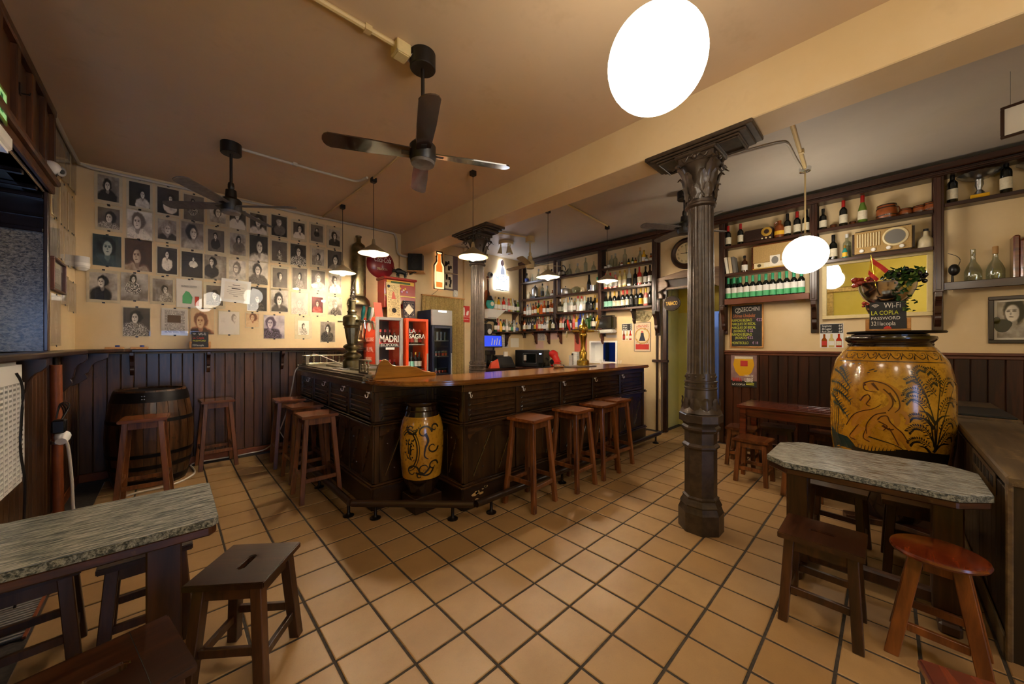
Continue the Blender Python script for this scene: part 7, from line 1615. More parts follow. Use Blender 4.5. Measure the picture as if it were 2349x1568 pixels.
g = frame((2.76, 5.26, 1.55), (1, 0, 0), (0, 0, 1)); text('LA', .10, 'chalk_white', g, f2, .0, .085, -.023, bold=.002); text('SAGRA', .10, 'chalk_white', g, f2, .0, .0, -.023, width=.92, bold=.002)
B().slab(g, 0, .27, -.10, -.095, -.024, -.022).build('text_line', 'chalk_white', f2)
for j, (z, sp_) in enumerate(((1.05, ('lDwk27', 'lDbk27', 'lDwg27', 'lDwk27')), (1.45, ('lNrr24', 'lNrr24', 'lNcr24', 'lNrr24')))):
    for i, s in enumerate(sp_): bottle(s.replace('lDbk', 'lDtk'), 2.80 + i * .07, 5.40, z, '', GF, label=f'beer bottle, {ORD[i]} from left on the {("middle", "top")[j]} shelf of the orange fridge')
f3, fr, W = fridge('navy glass-fronted fridge with a bright silver header beside the curtain', 3.16, 3.56, 5.24, 5.74, 2.04, 'fridge_navy', 'fridge_navy', .27, 'fridge_silver', 0, (.55, .95, 1.25, 1.52))
B().slab(frame((3.16, 5.24, 0), (1, 0, 0), (0, 0, 1)), .12, .28, 2.0, 2.025, 0, .004).build('header_light', 'fridge_light', f3)
for j, z in enumerate((.95, 1.25)):
    for i in range(5):
        t = thing('filled_cup', f'clear cup with red fruit, {ORD[i]} from left on the {("lower", "upper")[j]} shelf of the navy fridge', 'cup', (3.25 + i * .062, 5.36, z), 0, 'cups in the navy fridge'); B().lathe([(.022, 0), (.028, .09), (.026, .09), (.02, .004), (0, .004)], 12, (3.25 + i * .062, 5.36, z)).build('cup', 'glass_clear', t, smooth=True); B().lathe([(.020, .006), (.024, .05), (0, .056)], 10, (3.25 + i * .062, 5.36, z)).build('fruit', 'fridge_red', t, smooth=True)
for i in range(4): tag(B().lathe([(.026, 0), (.03, .15), (.028, .15), (.024, .01), (0, .01)], 12, (3.26 + i * .075, 5.36, 1.52)).build('glass_tumbler', 'glass_clear', smooth=True), f'tall chilled glass, {ORD[i]} from left on the top shelf of the navy fridge', 'glass', 'glasses in the navy fridge')
# cards on top of the fridges
def card(label, x, y, w, h, z, m_, lean=.12, ry=0, name='menu_card'):
    t = thing(name, label, 'card', (x, y, z)); u = Vector((math.cos(ry), math.sin(ry), 0)); v = (UP + Vector((-u.y, u.x, 0)) * lean).normalized(); f_ = frame((x, y, z), u, v); O = f_[0]
    B().slab(f_, -w / 2, w / 2, 0, h, 0, .005).build('panel', m_, t, uv=lambda p_: (((p_ - O).dot(u) + w / 2) / w, (p_ - O).dot(v) / h)); return t, f_
t, f_ = card('tall cream menu card standing on the red fridge', 2.56, 5.38, .24, .56, 1.87, 'poster_cream', .08, .1); B().lathe([(0, 0), (.04, 0), (.04, .001), (0, .002)], 18, f_[0] + f_[2] * .12 + f_[3] * .0055, f_[3]).build('round_stamp', 'ink', t); B().prism([(-.04, .30), (.04, .30), (.02, .38), (.01, .42), (-.01, .42), (-.02, .38)], f_, .005, .0056).build('printed_flask', 'coral_pink', t)
B().lathe([(0, 0), (.025, 0), (.025, .001), (0, .002)], 14, f_[0] + f_[2] * .50 - f_[1] * .08 + f_[3] * .0055, f_[3]).build('round_stamp', 'fridge_navy', t)
t, f_ = card('dark purple card with a diamond emblem on the orange fridge', 2.83, 5.40, .20, .30, 1.87, 'poster_dark', .15, -.15); B().prism([(0, .06), (.075, .15), (0, .25), (-.075, .15)], f_, .005, .006).build('diamond', 'label_cream', t)
card('white rounded panel standing behind the dark card', 2.86, 5.62, .22, .46, 1.87, 'white_gloss', .05, 0, 'display_card')
t, f_ = card('small white folded tent card on the red fridge', 2.33, 5.42, .13, .24, 1.87, 'coral_pink', .25, .1, 'tent_card')

# ------------------------------------------------------------------ on the back wall beyond the portraits
la = thing('brass_lantern', 'long old brass chimney lantern on the wall right of the portraits', 'lantern', (2.12, YB - .16, 2.0)); c = Vector((2.12, YB - .16, 0))
B().lathe([(.105, 2.23), (.105, 2.95), (.09, 3.0), (.05, 3.03), (.035, 3.05), (.035, 3.11), (.045, 3.12), (.045, 3.14), (0, 3.14)], 28, c).build('chimney', 'brass_old', la, smooth=True)
B().lathe([(.165, 2.06), (.17, 2.075), (.155, 2.14), (.12, 2.18), (.10, 2.20), (.105, 2.235)], 30, c).build('hood', 'brass_old', la, smooth=True)
for k_ in range(4): a = math.pi / 4 + k_ * math.pi / 2; B().tube([c + Vector((.16 * math.cos(a), .14 * math.sin(a), 2.065)), c + Vector((.09 * math.cos(a), .09 * math.sin(a), 1.52))], .007, 6).build('stay', 'iron_dark', la)
B().lathe([(.10, 1.48), (.11, 1.50), (.10, 1.53), (.05, 1.56), (.04, 1.66), (.02, 1.70)], 20, c).build('burner', 'brass_old', la, smooth=True)
B().tube([c + Vector((.06 * math.cos(a), .0, 2.9 + .06 * math.sin(a))) + Vector((.14, 0, 0)) for a in [k_ * math.pi / 6 for k_ in range(12)]], .008, 6, True).build('ring_handle', 'brass_old', la)
ck = thing('round_sign', 'round domed dark red advertising sign with white script', 'sign', (2.62, YB, 2.72)); fr, w, h = extent('Y', 840, 571, 903, 641); ck.location = fr[0]; ORIGIN[ck.name] = fr[0]
B().lathe([(w, 0), (w, .02), (w * .85, .05), (w * .5, .075), (0, .085)], 44, fr[0], fr[3]).build('disc', 'coke_red', ck, smooth=True); text('Coca-Cola', w * .55, 'chalk_white', fr, ck, 0, .02, .088, 'CENTER', shear=.3, fit=w * 1.6); text('DELICIOSA', w * .22, 'radio_ivory', fr, ck, 0, -h * .42, .084, 'CENTER', fit=w * .9)
og = thing('barrel_organ', 'small red painted barrel organ cabinet on the wall with flowers', 'organ', (2.75, YB - .2, 1.95)); f_ = frame((2.48, 5.55, 2.05), (1, 0, 0), (0, 0, 1)); plain('organ_red', '#8a1c12', .3, coat=.4)
B().slab(f_, 0, .54, 0, .46, -.28, 0).build('cabinet', 'organ_red', og, bevel=.008); B().slab(f_, -.02, .56, .46, .50, -.30, .02).build('cornice', 'organ_red', og, bevel=.008); B().slab(f_, .03, .51, .385, .445, 0, .004).build('gilt_band', 'gold_paint', og); B().slab(f_, .10, .44, .40, .43, .004, .007).build('green_panel', 'leaf_green', og); B().slab(f_, -.005, .545, .19, .205, 0, .012).build('gilt_rail', 'gold_paint', og)
for k_ in range(9): B().sphere(f_[0] + f_[1] * (.14 + .03 * k_) + f_[2] * (.30 + .03 * math.sin(k_ * 2.1)) + f_[3] * .003, .018, 8, 5, (1, .3, 1)).build('painted_flower', ('label_cream', 'label_yellow', 'chalk_pink')[k_ % 3], og, smooth=True)
for k_ in range(8): B().sphere(f_[0] + f_[1] * (.18 + .032 * k_) + f_[2] * (.10 + .02 * math.sin(k_ * 1.7)) + f_[3] * .003, .022, 8, 5, (1, .3, .8)).build('painted_flower', ('label_yellow', 'label_cream')[k_ % 2], og, smooth=True)
for x in (.04, .50): B().slab(f_, x - .02, x + .02, -.22, 0, -.25, -.2).build('leg', 'wood_frame', og)
bu = thing('bull_figurine', 'black bull figurine standing on the red organ', 'figurine', (2.78, 5.60, 2.55)); c = Vector((2.78, 5.60, 2.55))
B().tube(smooth_path([c + Vector((-.09, 0, .10)), c + Vector((-.05, 0, .12)), c + Vector((0, 0, .115)), c + Vector((.06, 0, .10)), c + Vector((.09, 0, .095))], 3), [.022, .032, .04, .045, .046, .044, .04, .036, .034, .034, .032, .028, .018], 12).build('body', 'bull_black', bu, smooth=True); B().tube([c + Vector((-.08, 0, .115)), c + Vector((-.12, 0, .12)), c + Vector((-.145, 0, .095))], [.026, .024, .014], 10).build('head', 'bull_black', bu, smooth=True)
for s_ in (-1, 1): B().tube(smooth_path([c + Vector((-.12, s_ * .015, .14)), c + Vector((-.125, s_ * .04, .15)), c + Vector((-.14, s_ * .045, .175))], 2), [.006, .005, .004, .003, .002], 6).build('horn', 'bull_black', bu, smooth=True)
for x, s_ in ((-.06, 1), (-.06, -1), (.075, 1), (.075, -1)): B().tube([c + Vector((x, s_ * .022, .08)), c + Vector((x + .005, s_ * .024, .04)), c + Vector((x, s_ * .024, 0))], [.018, .011, .010], 8).build('leg', 'bull_black', bu, smooth=True)
B().tube(smooth_path([c + Vector((.09, 0, .105)), c + Vector((.12, 0, .13)), c + Vector((.115, 0, .07))], 3), .005, 6).build('tail', 'bull_black', bu, smooth=True)
spk = thing('loudspeaker', 'black two-way loudspeaker on a wooden bracket under the beam', 'loudspeaker', (3.02, YB - .2, 2.72)); sc_ = Vector((3.04, 5.60, 2.72)); u = Vector((.80, -.60, 0)); f_ = frame(sc_, u, (0, 0, 1))
B().slab(f_, -.12, .12, 0, .36, -.22, 0).build('case', 'black_matte', spk, bevel=.008)
for z, r_ in ((.28, .038), (.19, .05), (.09, .06)): B().lathe([(r_, 0), (r_ * 1.1, .005), (r_ * .8, -.004 + .008), (r_ * .3, .003), (0, .006)], 24, f_[0] + UP * z, f_[3]).build('driver', 'black_plastic', spk, smooth=True)
B().slab(f_, -.13, .15, -.018, -.001, -.24, .03).build('bracket_shelf', 'wood_light', spk); B().bar((3.05, YB, 2.68), (3.05, YB - .25, 2.70), .03, .02).build('arm', 'iron_dark', spk)
# neon bottle
nb = thing('neon_bottle_sign', 'lit orange bottle-shaped neon sign on the back wall', 'sign', (3.60, YB, 2.8)); fr, w, h = extent('Y', 993, 579, 1016, 663); nb.location = fr[0]; ORIGIN[nb.name] = fr[0]
bo = [(-1, -1), (1, -1), (1, .25), (.52, .48), (.45, .9), (.55, .92), (.55, 1), (-.55, 1), (-.55, .92), (-.45, .9), (-.52, .48), (-1, .25)]
B().prism([(a * w, b_ * h) for a, b_ in bo], fr, .03, .045).build('panel', 'neon_glow', nb); B().prism([(a * w * .62, b_ * h * .9) for a, b_ in bo], fr, .045, .048).build('amber_face', 'neon_orange', nb); B().prism([(a * w * 1.0, b_ * h * .28 - h * .35) for a, b_ in ((-.6, -1), (.6, -1), (.6, 1), (-.6, 1))], fr, .048, .050).build('lit_label', 'neon_glow', nb)
B().tube([fr[0] + fr[1] * a * w * 1.04 + fr[2] * b_ * h * 1.01 + fr[3] * .05 for a, b_ in bo], .014, 6, True).build('outline', 'kitchen_dark', nb); B().prism([(a * w * .8, b_ * h * .8) for a, b_ in bo], fr, 0, .03).build('spacer', 'kitchen_dark', nb)
B().tube(smooth_path([fr[0] - fr[2] * h + fr[3] * .02, fr[0] - fr[2] * (h + .06) - fr[1] * .06 + fr[3] * .02, fr[0] - fr[2] * (h + .12) - fr[1] * .14 + fr[3] * .01], 3), .004, 5).build('cable', 'black_plastic', nb)
for bx_, lb, hgt in (((1016, 586, 1037, 625), 'upper framed cartoon print on the mauve panel right of the bottle sign', 0), ((1018, 629, 1036, 662), 'lower framed cartoon print on the mauve panel right of the bottle sign', 1)):
    fr, w, h = extent('Y', *bx_); t = thing('cartoon_print', lb, 'picture', fr[0]); B().slab(fr, -w, w, -h, h, .02, .035).build('print_board', 'label_cream', t, bevel=.003)
    b = B()
    for k_ in range(9): x_, y_ = random.uniform(-.7, .7) * w, random.uniform(-.75, .75) * h; b.slab(fr, x_ - .02, x_ + .02, y_ - .03, y_ + .03, .035, .036)
    b.build('printed_marks', 'ink', t)
for bx_, lb in (((1018, 586, 1049, 626), 'upper mauve wall panel behind the cartoon prints'), ((1018, 628, 1049, 666), 'lower mauve wall panel behind the cartoon prints')):
    fr, w, h = extent('Y', *bx_); tag(B().slab(fr, -w, w, -h, h, .0, .018).build('mauve_panel', 'purple_grey', bevel=.003), lb, 'panel')
al = thing('alarm_sensor', 'small white alarm sensor above the curtain', 'sensor', (4.0, YB, 2.4)); fr, w, h = extent('Y', 1038, 666, 1048, 681); al.location = fr[0]; ORIGIN[al.name] = fr[0]; B().slab(fr, -w, w, -h, h, 0, .05).build('case', 'white_plastic', al, bevel=.015, seg=2); B().sphere(fr[0] + fr[3] * .05, .02, 8, 6).build('lens', 'paint_white', al, smooth=True)
# curtain
cu = thing('beige_curtain', 'pleated beige curtain hanging from a rod in the doorway', 'curtain', (3.72, YB - .1, 0)); vs, fs = [], []; N = 90
for j, z in enumerate((.05, .8, 1.6, 2.2, 2.335)):
    for i in range(N + 1):
        x = 3.28 + .90 * i / N; d = (.028 if j < 4 else .010) * math.sin(i * 1.05 + .5 * math.sin(i * .33 + j * .3)); vs.append((x, YB - .07 + d, z))
for j in range(4):
    for i in range(N): fs.append((j * (N + 1) + i, j * (N + 1) + i + 1, (j + 1) * (N + 1) + i + 1, (j + 1) * (N + 1) + i))
vs2 = [(x, y + .004, z) for x, y, z in vs]; M_ = len(vs)
B().add(vs + vs2, fs + [tuple(M_ + k_ for k_ in reversed(f)) for f in fs]).build('cloth', 'curtain_beige', cu, smooth=True); B().tube([(3.25, YB - .09, 2.345), (4.2, YB - .09, 2.345)], .012, 8).build('rod', 'wood_light', cu, smooth=True)
fe = thing('extinguisher_sign', 'red fire extinguisher sign beside the curtain', 'sign', (4.25, YB, 2.0)); fr, w, h = extent('Y', 1055, 702, 1073, 739); fr = (fr[0] + fr[3] * .06, *fr[1:]); fe.location = fr[0]; ORIGIN[fe.name] = fr[0]; B().slab(fr, -w, w, -h, h, 0, .004).build('plate', 'sign_red', fe); B().slab(fr, -w * .7, -w * .25, -h * .2, h * .6, .004, .005).build('extinguisher_mark', 'chalk_white', fe); B().slab(fr, -w * .65, -w * .3, h * .62, h * .8, .004, .005).build('extinguisher_mark', 'chalk_white', fe)
for k_ in range(4): B().bar(fr[0] + fr[1] * w * (.15 + .14 * k_) - fr[2] * h * .15 + fr[3] * .0045, fr[0] + fr[1] * w * (.3 + .14 * k_) + fr[2] * h * (.3 + .12 * (k_ % 2)) + fr[3] * .0045, .001, .014, fr[3].cross(fr[2])).build('flame_mark', 'chalk_white', fe)
text('EXTINTOR', w * .32, 'chalk_white', fr, fe, 0, -h * .72, .005, 'CENTER', fit=w * 1.6); B().slab(fr, -w * .95, w * .95, -h * .36, -h * .32, .004, .0045).build('divider', 'chalk_white', fe)
# lit word sign
wsn = thing('lit_word_sign', 'white back-lit sign with a standing figure over block letters', 'sign', (5.2, YB, 2.9)); fr, w, h = extent('Y', 1134, 596, 1164, 665); wsn.location = fr[0]; ORIGIN[wsn.name] = fr[0]
B().slab(fr, -w, w, -h, -h * .05, .03, .05).build('letter_box', 'sign_glow', wsn, bevel=.004); B().prism([(-w * .45, -h * .05), (w * .5, -h * .05), (w * .45, h * .35), (w * .1, h * .65), (w * .15, h * .9), (-w * .1, h), (-w * .3, h * .85), (-w * .2, h * .6), (-w * .45, h * .3)], fr, .03, .05).build('figure_box', 'sign_glow', wsn)
B().prism([(-w * .3, 0), (w * .35, 0), (w * .3, h * .32), (w * .05, h * .58), (-w * .1, h * .58), (-w * .3, h * .28)], fr, .051, .054).build('figure_dress', 'sign_dim', wsn); B().prism([(.05 * math.cos(k_ * math.pi / 6) - w * .05, h * .76 + .07 * math.sin(k_ * math.pi / 6)) for k_ in range(12)], fr, .051, .054).build('figure_head', 'sign_figure', wsn)
text('MADRI', .20, 'sign_dim', fr, wsn, 0, -h * .48, .051, 'CENTER', width=.64, bold=.002); text('EXCEPCIONAL', .08, 'sign_dim', fr, wsn, 0, -h * .70, .051, 'CENTER', width=.70); B().slab(fr, -w * .9, w * .9, -h * 1.04, -h, .02, .05).build('base_strip', 'kitchen_dark', wsn)
vi = thing('hanging_violin', 'brown violin hanging beside the far column', 'violin', (4.72, YB - .05, 2.5)); f_ = frame((4.78, YB - .06, 2.40), (1, 0, 0), (0, 0, 1))
B().prism([(.10 * math.cos(a) * (1 - .28 * math.exp(-((math.sin(a)) / .25) ** 2)) * (1.0 if math.sin(a) < 0 else .82), .19 * math.sin(a)) for a in [k_ * math.pi / 20 for k_ in range(40)]], f_, 0, .05).build('body', 'violin_wood', vi, bevel=.006); B().slab(f_, -.014, .014, .15, .42, .04, .06).build('neck', 'violin_wood', vi, bevel=.003); B().slab(f_, -.011, .011, -.02, .38, .06, .066).build('fingerboard', 'black_plastic', vi); B().lathe([(.022, -.02), (.022, .02)], 12, f_[0] + UP * .45 + f_[3] * .05, (1, 0, 0)).build('scroll', 'violin_wood', vi); B().slab(f_, -.03, .03, -.04, -.03, .05, .075).build('bridge', 'label_cream', vi)
dm = thing('dome_camera', 'small white dome camera on the wall left of the lit sign', 'camera', (4.95, YB, 2.95)); B().lathe([(.07, 0), (.07, .02), (.05, .05), (0, .06)], 20, (4.93, YB, 2.93), (0, -1, 0)).build('base', 'grey_plastic', dm, smooth=True); B().sphere((4.93, YB - .05, 2.93), .035, 12, 8).build('lens', 'black_plastic', dm, smooth=True)
ab = thing('white_hood_box', 'white sloping box under the mandolin beside the far column', 'box', (4.75, YB - .2, 2.0)); B().hexa([(4.62, 5.60, 1.98), (4.90, 5.60, 1.98), (4.90, YB - .06, 1.98), (4.62, YB - .06, 1.98)], [(4.62, 5.50, 2.17), (5.08, 5.50, 2.17), (5.08, YB - .06, 2.17), (4.62, YB - .06, 2.17)]).build('shell', 'white_plastic', ab, bevel=.006); B().box(4.66, 4.88, 5.585, 5.60, 1.995, 2.01).build('vent_slot', 'grey_plastic', ab)
ma = thing('teal_mandolin', 'dark round-backed mandolin with teal base beside the far column', 'mandolin', (4.82, YB - .2, 2.17)); B().sphere((4.80, 5.68, 2.29), .11, 20, 12, (1, .5, 1.1)).build('body', 'glass_teal', ma, smooth=True); B().lathe([(.08, 0), (.04, .08), (.03, .10), (0, .10)], 16, (4.79, 5.68, 2.36)).build('shoulder', 'black_plastic', ma, smooth=True); B().lathe([(.045, 0), (.045, .004), (0, .005)], 16, (4.80, 5.62, 2.29), (0, -1, 0)).build('rosette', 'label_cream', ma)
ph = thing('wall_telephone', 'black old telephone mounted below the white box', 'telephone', (4.80, YB - .1, 1.7)); B().box(4.70, 4.88, YB - .14, YB, 1.60, 1.88).build('case', 'black_plastic', ph, bevel=.02, seg=2); B().tube([(4.66, YB - .17, 1.90), (4.72, YB - .19, 1.945), (4.86, YB - .19, 1.945), (4.98, YB - .17, 1.88)], [.03, .022, .022, .03], 10).build('handset', 'black_plastic', ph, smooth=True); B().lathe([(.055, 0), (.055, .012), (.03, .014), (0, .014)], 20, (4.80, YB - .14, 1.72), (0, -1, 0)).build('dial', 'label_white', ph)
tb = thing('till_screen', 'blue glowing till screen beside the far column', 'screen', (4.85, 5.6, 1.55)); f_ = frame((4.83, 5.62, 1.52), Vector((1, -.15, 0)).normalized(), Vector((0, .1, 1)).normalized()); B().slab(f_, -.26, .22, -.13, .13, -.03, 0).build('case', 'black_plastic', tb, bevel=.006); B().slab(f_, -.24, .20, -.11, .11, 0, .003).build('display', 'screen_blue', tb); B().tube([f_[0] - f_[2] * .13, Vector((4.86, 5.7, ZB + .01))], .02, 8).build('stand', 'black_plastic', tb, smooth=True)
for k_ in range(4): B().bar(f_[0] + f_[1] * (-.05 + .06 * k_) - f_[2] * .08 + f_[3] * .004, f_[0] + f_[1] * (-.02 + .06 * k_) + f_[2] * (.06 - .03 * (k_ % 2)) + f_[3] * .004, .001, .02, f_[3].cross(f_[2])).build('display_streak', 'led_blue' if 0 else 'chalk_white', tb)
sheet('Y', (1148, 768, 1166, 797), 'white leaflet under the lower corner shelf', 'leaflet'); sheet('Y', (1171, 775, 1190, 796), 'rounded white note card right of the leaflet', 'white_paper')

# ------------------------------------------------------------------ along the left wall
pp = thing('copper_pipe', 'brown painted pipe standing against the left wainscot', 'pipe', (-.66, 4.62, 0)); B().tube([(-.655, 4.62, .0), (-.66, 4.60, .7)], .03, 14).build('lower_pipe', 'copper_pipe', pp, smooth=True); B().tube([(-.66, 4.60, .7), (-.665, 4.58, 1.29)], .033, 14).build('upper_pipe', 'copper_pipe', pp, smooth=True); B().tube([(-.665, 4.58, 1.29), (-.665, 4.58, 1.36)], .016, 10).build('stub', 'iron_dark', pp, smooth=True); B().lathe([(.036, -.012), (.036, .012)], 14, (-.66, 4.60, .67)).build('clip', 'steel', pp)
ht = thing('wall_heater', 'white slatted wall heater at the left frame edge', 'heater', (-.66, 3.1, .7)); f_ = frame((-.70, 3.02, 0), (0, 1, 0), (0, 0, 1)); B().slab(f_, -.45, .38, .66, 1.36, 0, .09).build('case', 'white_plastic', ht, bevel=.02, seg=2)
B().slab(f_, -.43, .36, .70, 1.24, .09, .092).build('grille_back', 'grey_plastic', ht)
for i in range(20):
    z = .715 + i * .0265; B().slab(f_, -.42, .35, z, z + .012, .092, .10).build('louvre', 'white_plastic', ht)
for i in range(12): B().slab(f_, -.40 + i * .066, -.385 + i * .066, .70, 1.24, .10, .102).build('louvre_post', 'white_plastic', ht)
tag(B().tube(smooth_path([(-.595, 3.20, 1.30), (-.58, 3.23, 1.2), (-.59, 3.24, .9), (-.58, 3.27, .66), (-.60, 3.30, .2), (-.62, 3.3, .01)], 6), .006, 6).build('black_cable', 'black_plastic', smooth=True), 'black cable hanging down over the white heater', 'cable')
pg = thing('power_plug', 'white plug with black adapters hanging by the brown pipe', 'plug', (-.62, 4.40, .75)); B().tube([(-.60, 4.30, .72), (-.60, 4.36, .75), (-.60, 4.42, .73)], [.03, .045, .018], 10).build('plug_body', 'white_plastic', pg, smooth=True); B().box(-.65, -.58, 4.31, 4.40, .78, .88).build('adapter', 'black_plastic', pg, bevel=.01)
for k_ in range(4): B().tube(smooth_path([(-.61, 4.36, .86), (-.60 + .01 * k_, 4.40, .92 + .02 * k_), (-.61, 4.33 + .02 * k_, 1.0), (-.62, 4.29, .9)], 4), .004, 5).build('loose_cord', 'black_plastic', pg, smooth=True)
B().tube(smooth_path([(-.60, 4.42, .73), (-.59, 4.50, .62), (-.58, 4.56, .35), (-.57, 4.60, .06), (-.50, 4.66, .012), (-.30, 5.0, .012), (.02, 5.08, .012), (.19, 5.35, .012), (.17, 5.7, .014)], 6), .010, 8).build('cord', 'cable_white', pg, smooth=True)
tag(B().tube(smooth_path([(.17, 5.72, .014), (.22, 5.80, .015), (.45, 5.805, .015), (.70, 5.79, .02), (.95, 5.66, .10), (1.10, 5.58, .45), (1.18, 5.54, .85), (1.22, 5.52, 1.10), (1.30, 5.50, 1.17)], 6), .008, 8).build('white_cable', 'cable_white', smooth=True), 'white cable climbing from the floor to the end of the bar', 'cable')
tag(B().tube(smooth_path([(1.33, 5.40, 1.19), (1.36, 5.36, 1.30), (1.40, 5.20, 1.315), (1.46, 4.75, 1.25), (1.50, 4.40, 1.19)], 6), .006, 8).build('white_cable', 'cable_white', smooth=True), 'white cable looping over the pewter worktop to the tower', 'cable')
tag(B().tube(smooth_path([(1.20, 5.56, .0), (1.05, 5.62, .3), (1.02, 5.5, .42)], 3), .006, 8).build('white_cable', 'cable_white', smooth=True), 'short white cable near the far leg of the wall-side stools', 'cable')
cv_ = thing('bullet_camera', 'white security camera on the left wall beside the cupboard', 'camera', (XL, 4.86, 2.83)); p_ = onX(128, 386, XL + .08); cv_.location = (XL, p_.y, p_.z); ORIGIN[cv_.name] = Vector(cv_.location); B().lathe([(.05, 0), (.055, .02), (.045, .05)], 18, (XL, p_.y, p_.z), (1, 0, 0)).build('mount', 'white_plastic', cv_, smooth=True); B().sphere((XL + .06, p_.y, p_.z), .05, 16, 10).build('housing', 'white_plastic', cv_, smooth=True); B().lathe([(.036, .0), (.036, .028), (.028, .03), (0, .03)], 16, (XL + .085, p_.y + .02, p_.z - .01), Vector((.75, -.5, -.2))).build('lens', 'grey_plastic', cv_, smooth=True); B().lathe([(.018, 0), (.018, .004), (0, .005)], 12, Vector((XL + .085, p_.y + .02, p_.z - .01)) + Vector((.75, -.5, -.2)).normalized() * .03, Vector((.75, -.5, -.2))).build('glass', 'black_plastic', cv_)
B().tube(smooth_path([(XL + .03, p_.y - .04, p_.z + .0), (XL + .02, p_.y - .05, p_.z - .08), (XL + .04, p_.y - .02, p_.z - .13), (XL + .03, p_.y + .02, p_.z - .10)], 4), .006, 6).build('cable', 'black_plastic', cv_, smooth=True)
sn = thing('motion_sensor', 'white rounded motion sensor in the corner of the portrait wall', 'sensor', (XL + .06, YB, 2.3)); p_ = onY(188, 605, YB - .05); sn.location = (p_.x, YB, p_.z); ORIGIN[sn.name] = Vector(sn.location); B().tube([(p_.x, YB - .05, p_.z - .07), (p_.x, YB - .05, p_.z - .04), (p_.x, YB - .05, p_.z + .075)], [.028, .055, .055], 16).build('case', 'white_plastic', sn, smooth=True); B().box(p_.x - .03, p_.x + .03, YB - .02, YB, p_.z - .05, p_.z + .07).build('bracket', 'white_plastic', sn); B().lathe([(.057, -.02), (.057, .01)], 16, (p_.x, YB - .05, p_.z)).build('lens_band', 'paint_white', sn, smooth=True)
ex = thing('exit_sign', 'green emergency exit plate on the cupboard at the frame edge', 'sign', (XL + .05, 3.55, 2.95)); f_ = frame((XL + .052, 3.28, 2.77), (0, 1, 0), (0, 0, 1)); B().slab(f_, -.18, .14, -.09, .09, 0, .006).build('plate', 'leaf_light', ex); B().slab(f_, -.16, .12, -.07, .07, .006, .007).build('lit_face', 'exit_green', ex); B().prism([(.02, -.05), (.06, -.05), (.06, .05), (.02, .05)], f_, .007, .008).build('door_mark', 'label_green', ex)
lf = thing('emergency_light', 'white box light under the cupboard at the left frame edge', 'light fitting', (XL + .05, 2.7, 2.60)); B().box(XL + .05, XL + .16, 2.45, 2.98, 2.40, 2.47).build('case', 'white_plastic', lf, bevel=.01); B().box(XL + .06, XL + .15, 2.47, 2.96, 2.385, 2.40).build('diffuser', 'paint_white', lf)
gr = thing('floor_vent', 'dark slatted metal vent in the floor at the left edge', 'vent', (-.60, 3.3, .003)); B().box(-.71, -.52, 2.95, 3.68, .001, .004).build('frame_plate', 'black_matte', gr)
for i in range(26): B().box(-.70, -.53, 2.965 + i * .0273, 2.979 + i * .0273, .004, .009).build('slat', 'grey_plastic', gr)
for x in (-.715, -.525): B().box(x - .006, x + .006, 2.94, 3.69, .001, .012).build('rim', 'copper_pipe', gr)
# little things on the drinks ledge
def wifi_board(label, base, ry, w, h, lines, mark=False):
    t = thing('wifi_board', label, 'sign', base); u = Vector((math.cos(ry), math.sin(ry), 0)); n = u.cross(UP); f_ = frame(base, u, (UP - n * .12).normalized()); O = f_[0]
    B().slab((O, u, UP, n), -w * .62, w * .62, 0, .014, -.03, .03).build('stand', 'wood_light', t, bevel=.003)
    for s_ in (-1, 1): B().slab((O, u, UP, n), s_ * w * .56 - .012, s_ * w * .56 + .012, .014, h * .42, -.018, .012).build('stand_post', 'wood_light', t, bevel=.003)
    B().slab(f_, -w / 2, w / 2, .014, h, .012, .018).build('board', 'slate', t)
    for s, z, sz, m_, x in lines: text(s, sz * w, m_, f_, t, x * w, z * h, .0185, fit=(.46 - x) * w)
    for k_ in range(3): B().tube([O + f_[1] * (-w * .34 + w * (.04 + .045 * k_) * math.cos(a)) + f_[2] * (h * .80 + w * (.04 + .045 * k_) * math.sin(a)) + f_[3] * .019 for a in [math.radians(40 + 10 * q_) for q_ in range(11)]], w * .012, 5).build('wifi_arc', 'chalk_white', t)
    if mark: B().prism([(w * .11 * math.cos(math.pi * k_ / 8), h * .06 + w * .11 * math.sin(math.pi * k_ / 8)) for k_ in range(9)], f_, .018, .019).build('red_fan', 'chalk_red', t)
wifi_board('small chalk Wi-Fi board in a stand on the portrait wall ledge', (onY(459, 803, YB - .08).x, YB - .08, 1.401), 0, .155, .205, (('Wi-Fi', .78, .30, 'chalk_white', -.10), ('La Copla', .57, .26, 'chalk_red', -.44), ('PASSWORD', .42, .17, 'chalk_yellow', -.44), ('321lacopla', .14, .22, 'chalk_white', -.46)))
for i, px in enumerate((263, 320)):
    x = onY(px, 800, YB - .08).x; t = thing('wood_peg_block', ('wooden block with a blue peg nearer the corner on the ledge', 'wooden block with a blue peg farther from the corner on the ledge')[i], 'block', (x, YB - .08, 1.401)); B().box(x - .07, x + .07, YB - .10, YB - .06, 1.401, 1.425).build('block', 'wood_light', t, bevel=.003); B().lathe([(.018, 0), (.018, .018), (0, .02)], 12, (x + .02, YB - .08, 1.425)).build('peg', 'cap_blue', t)

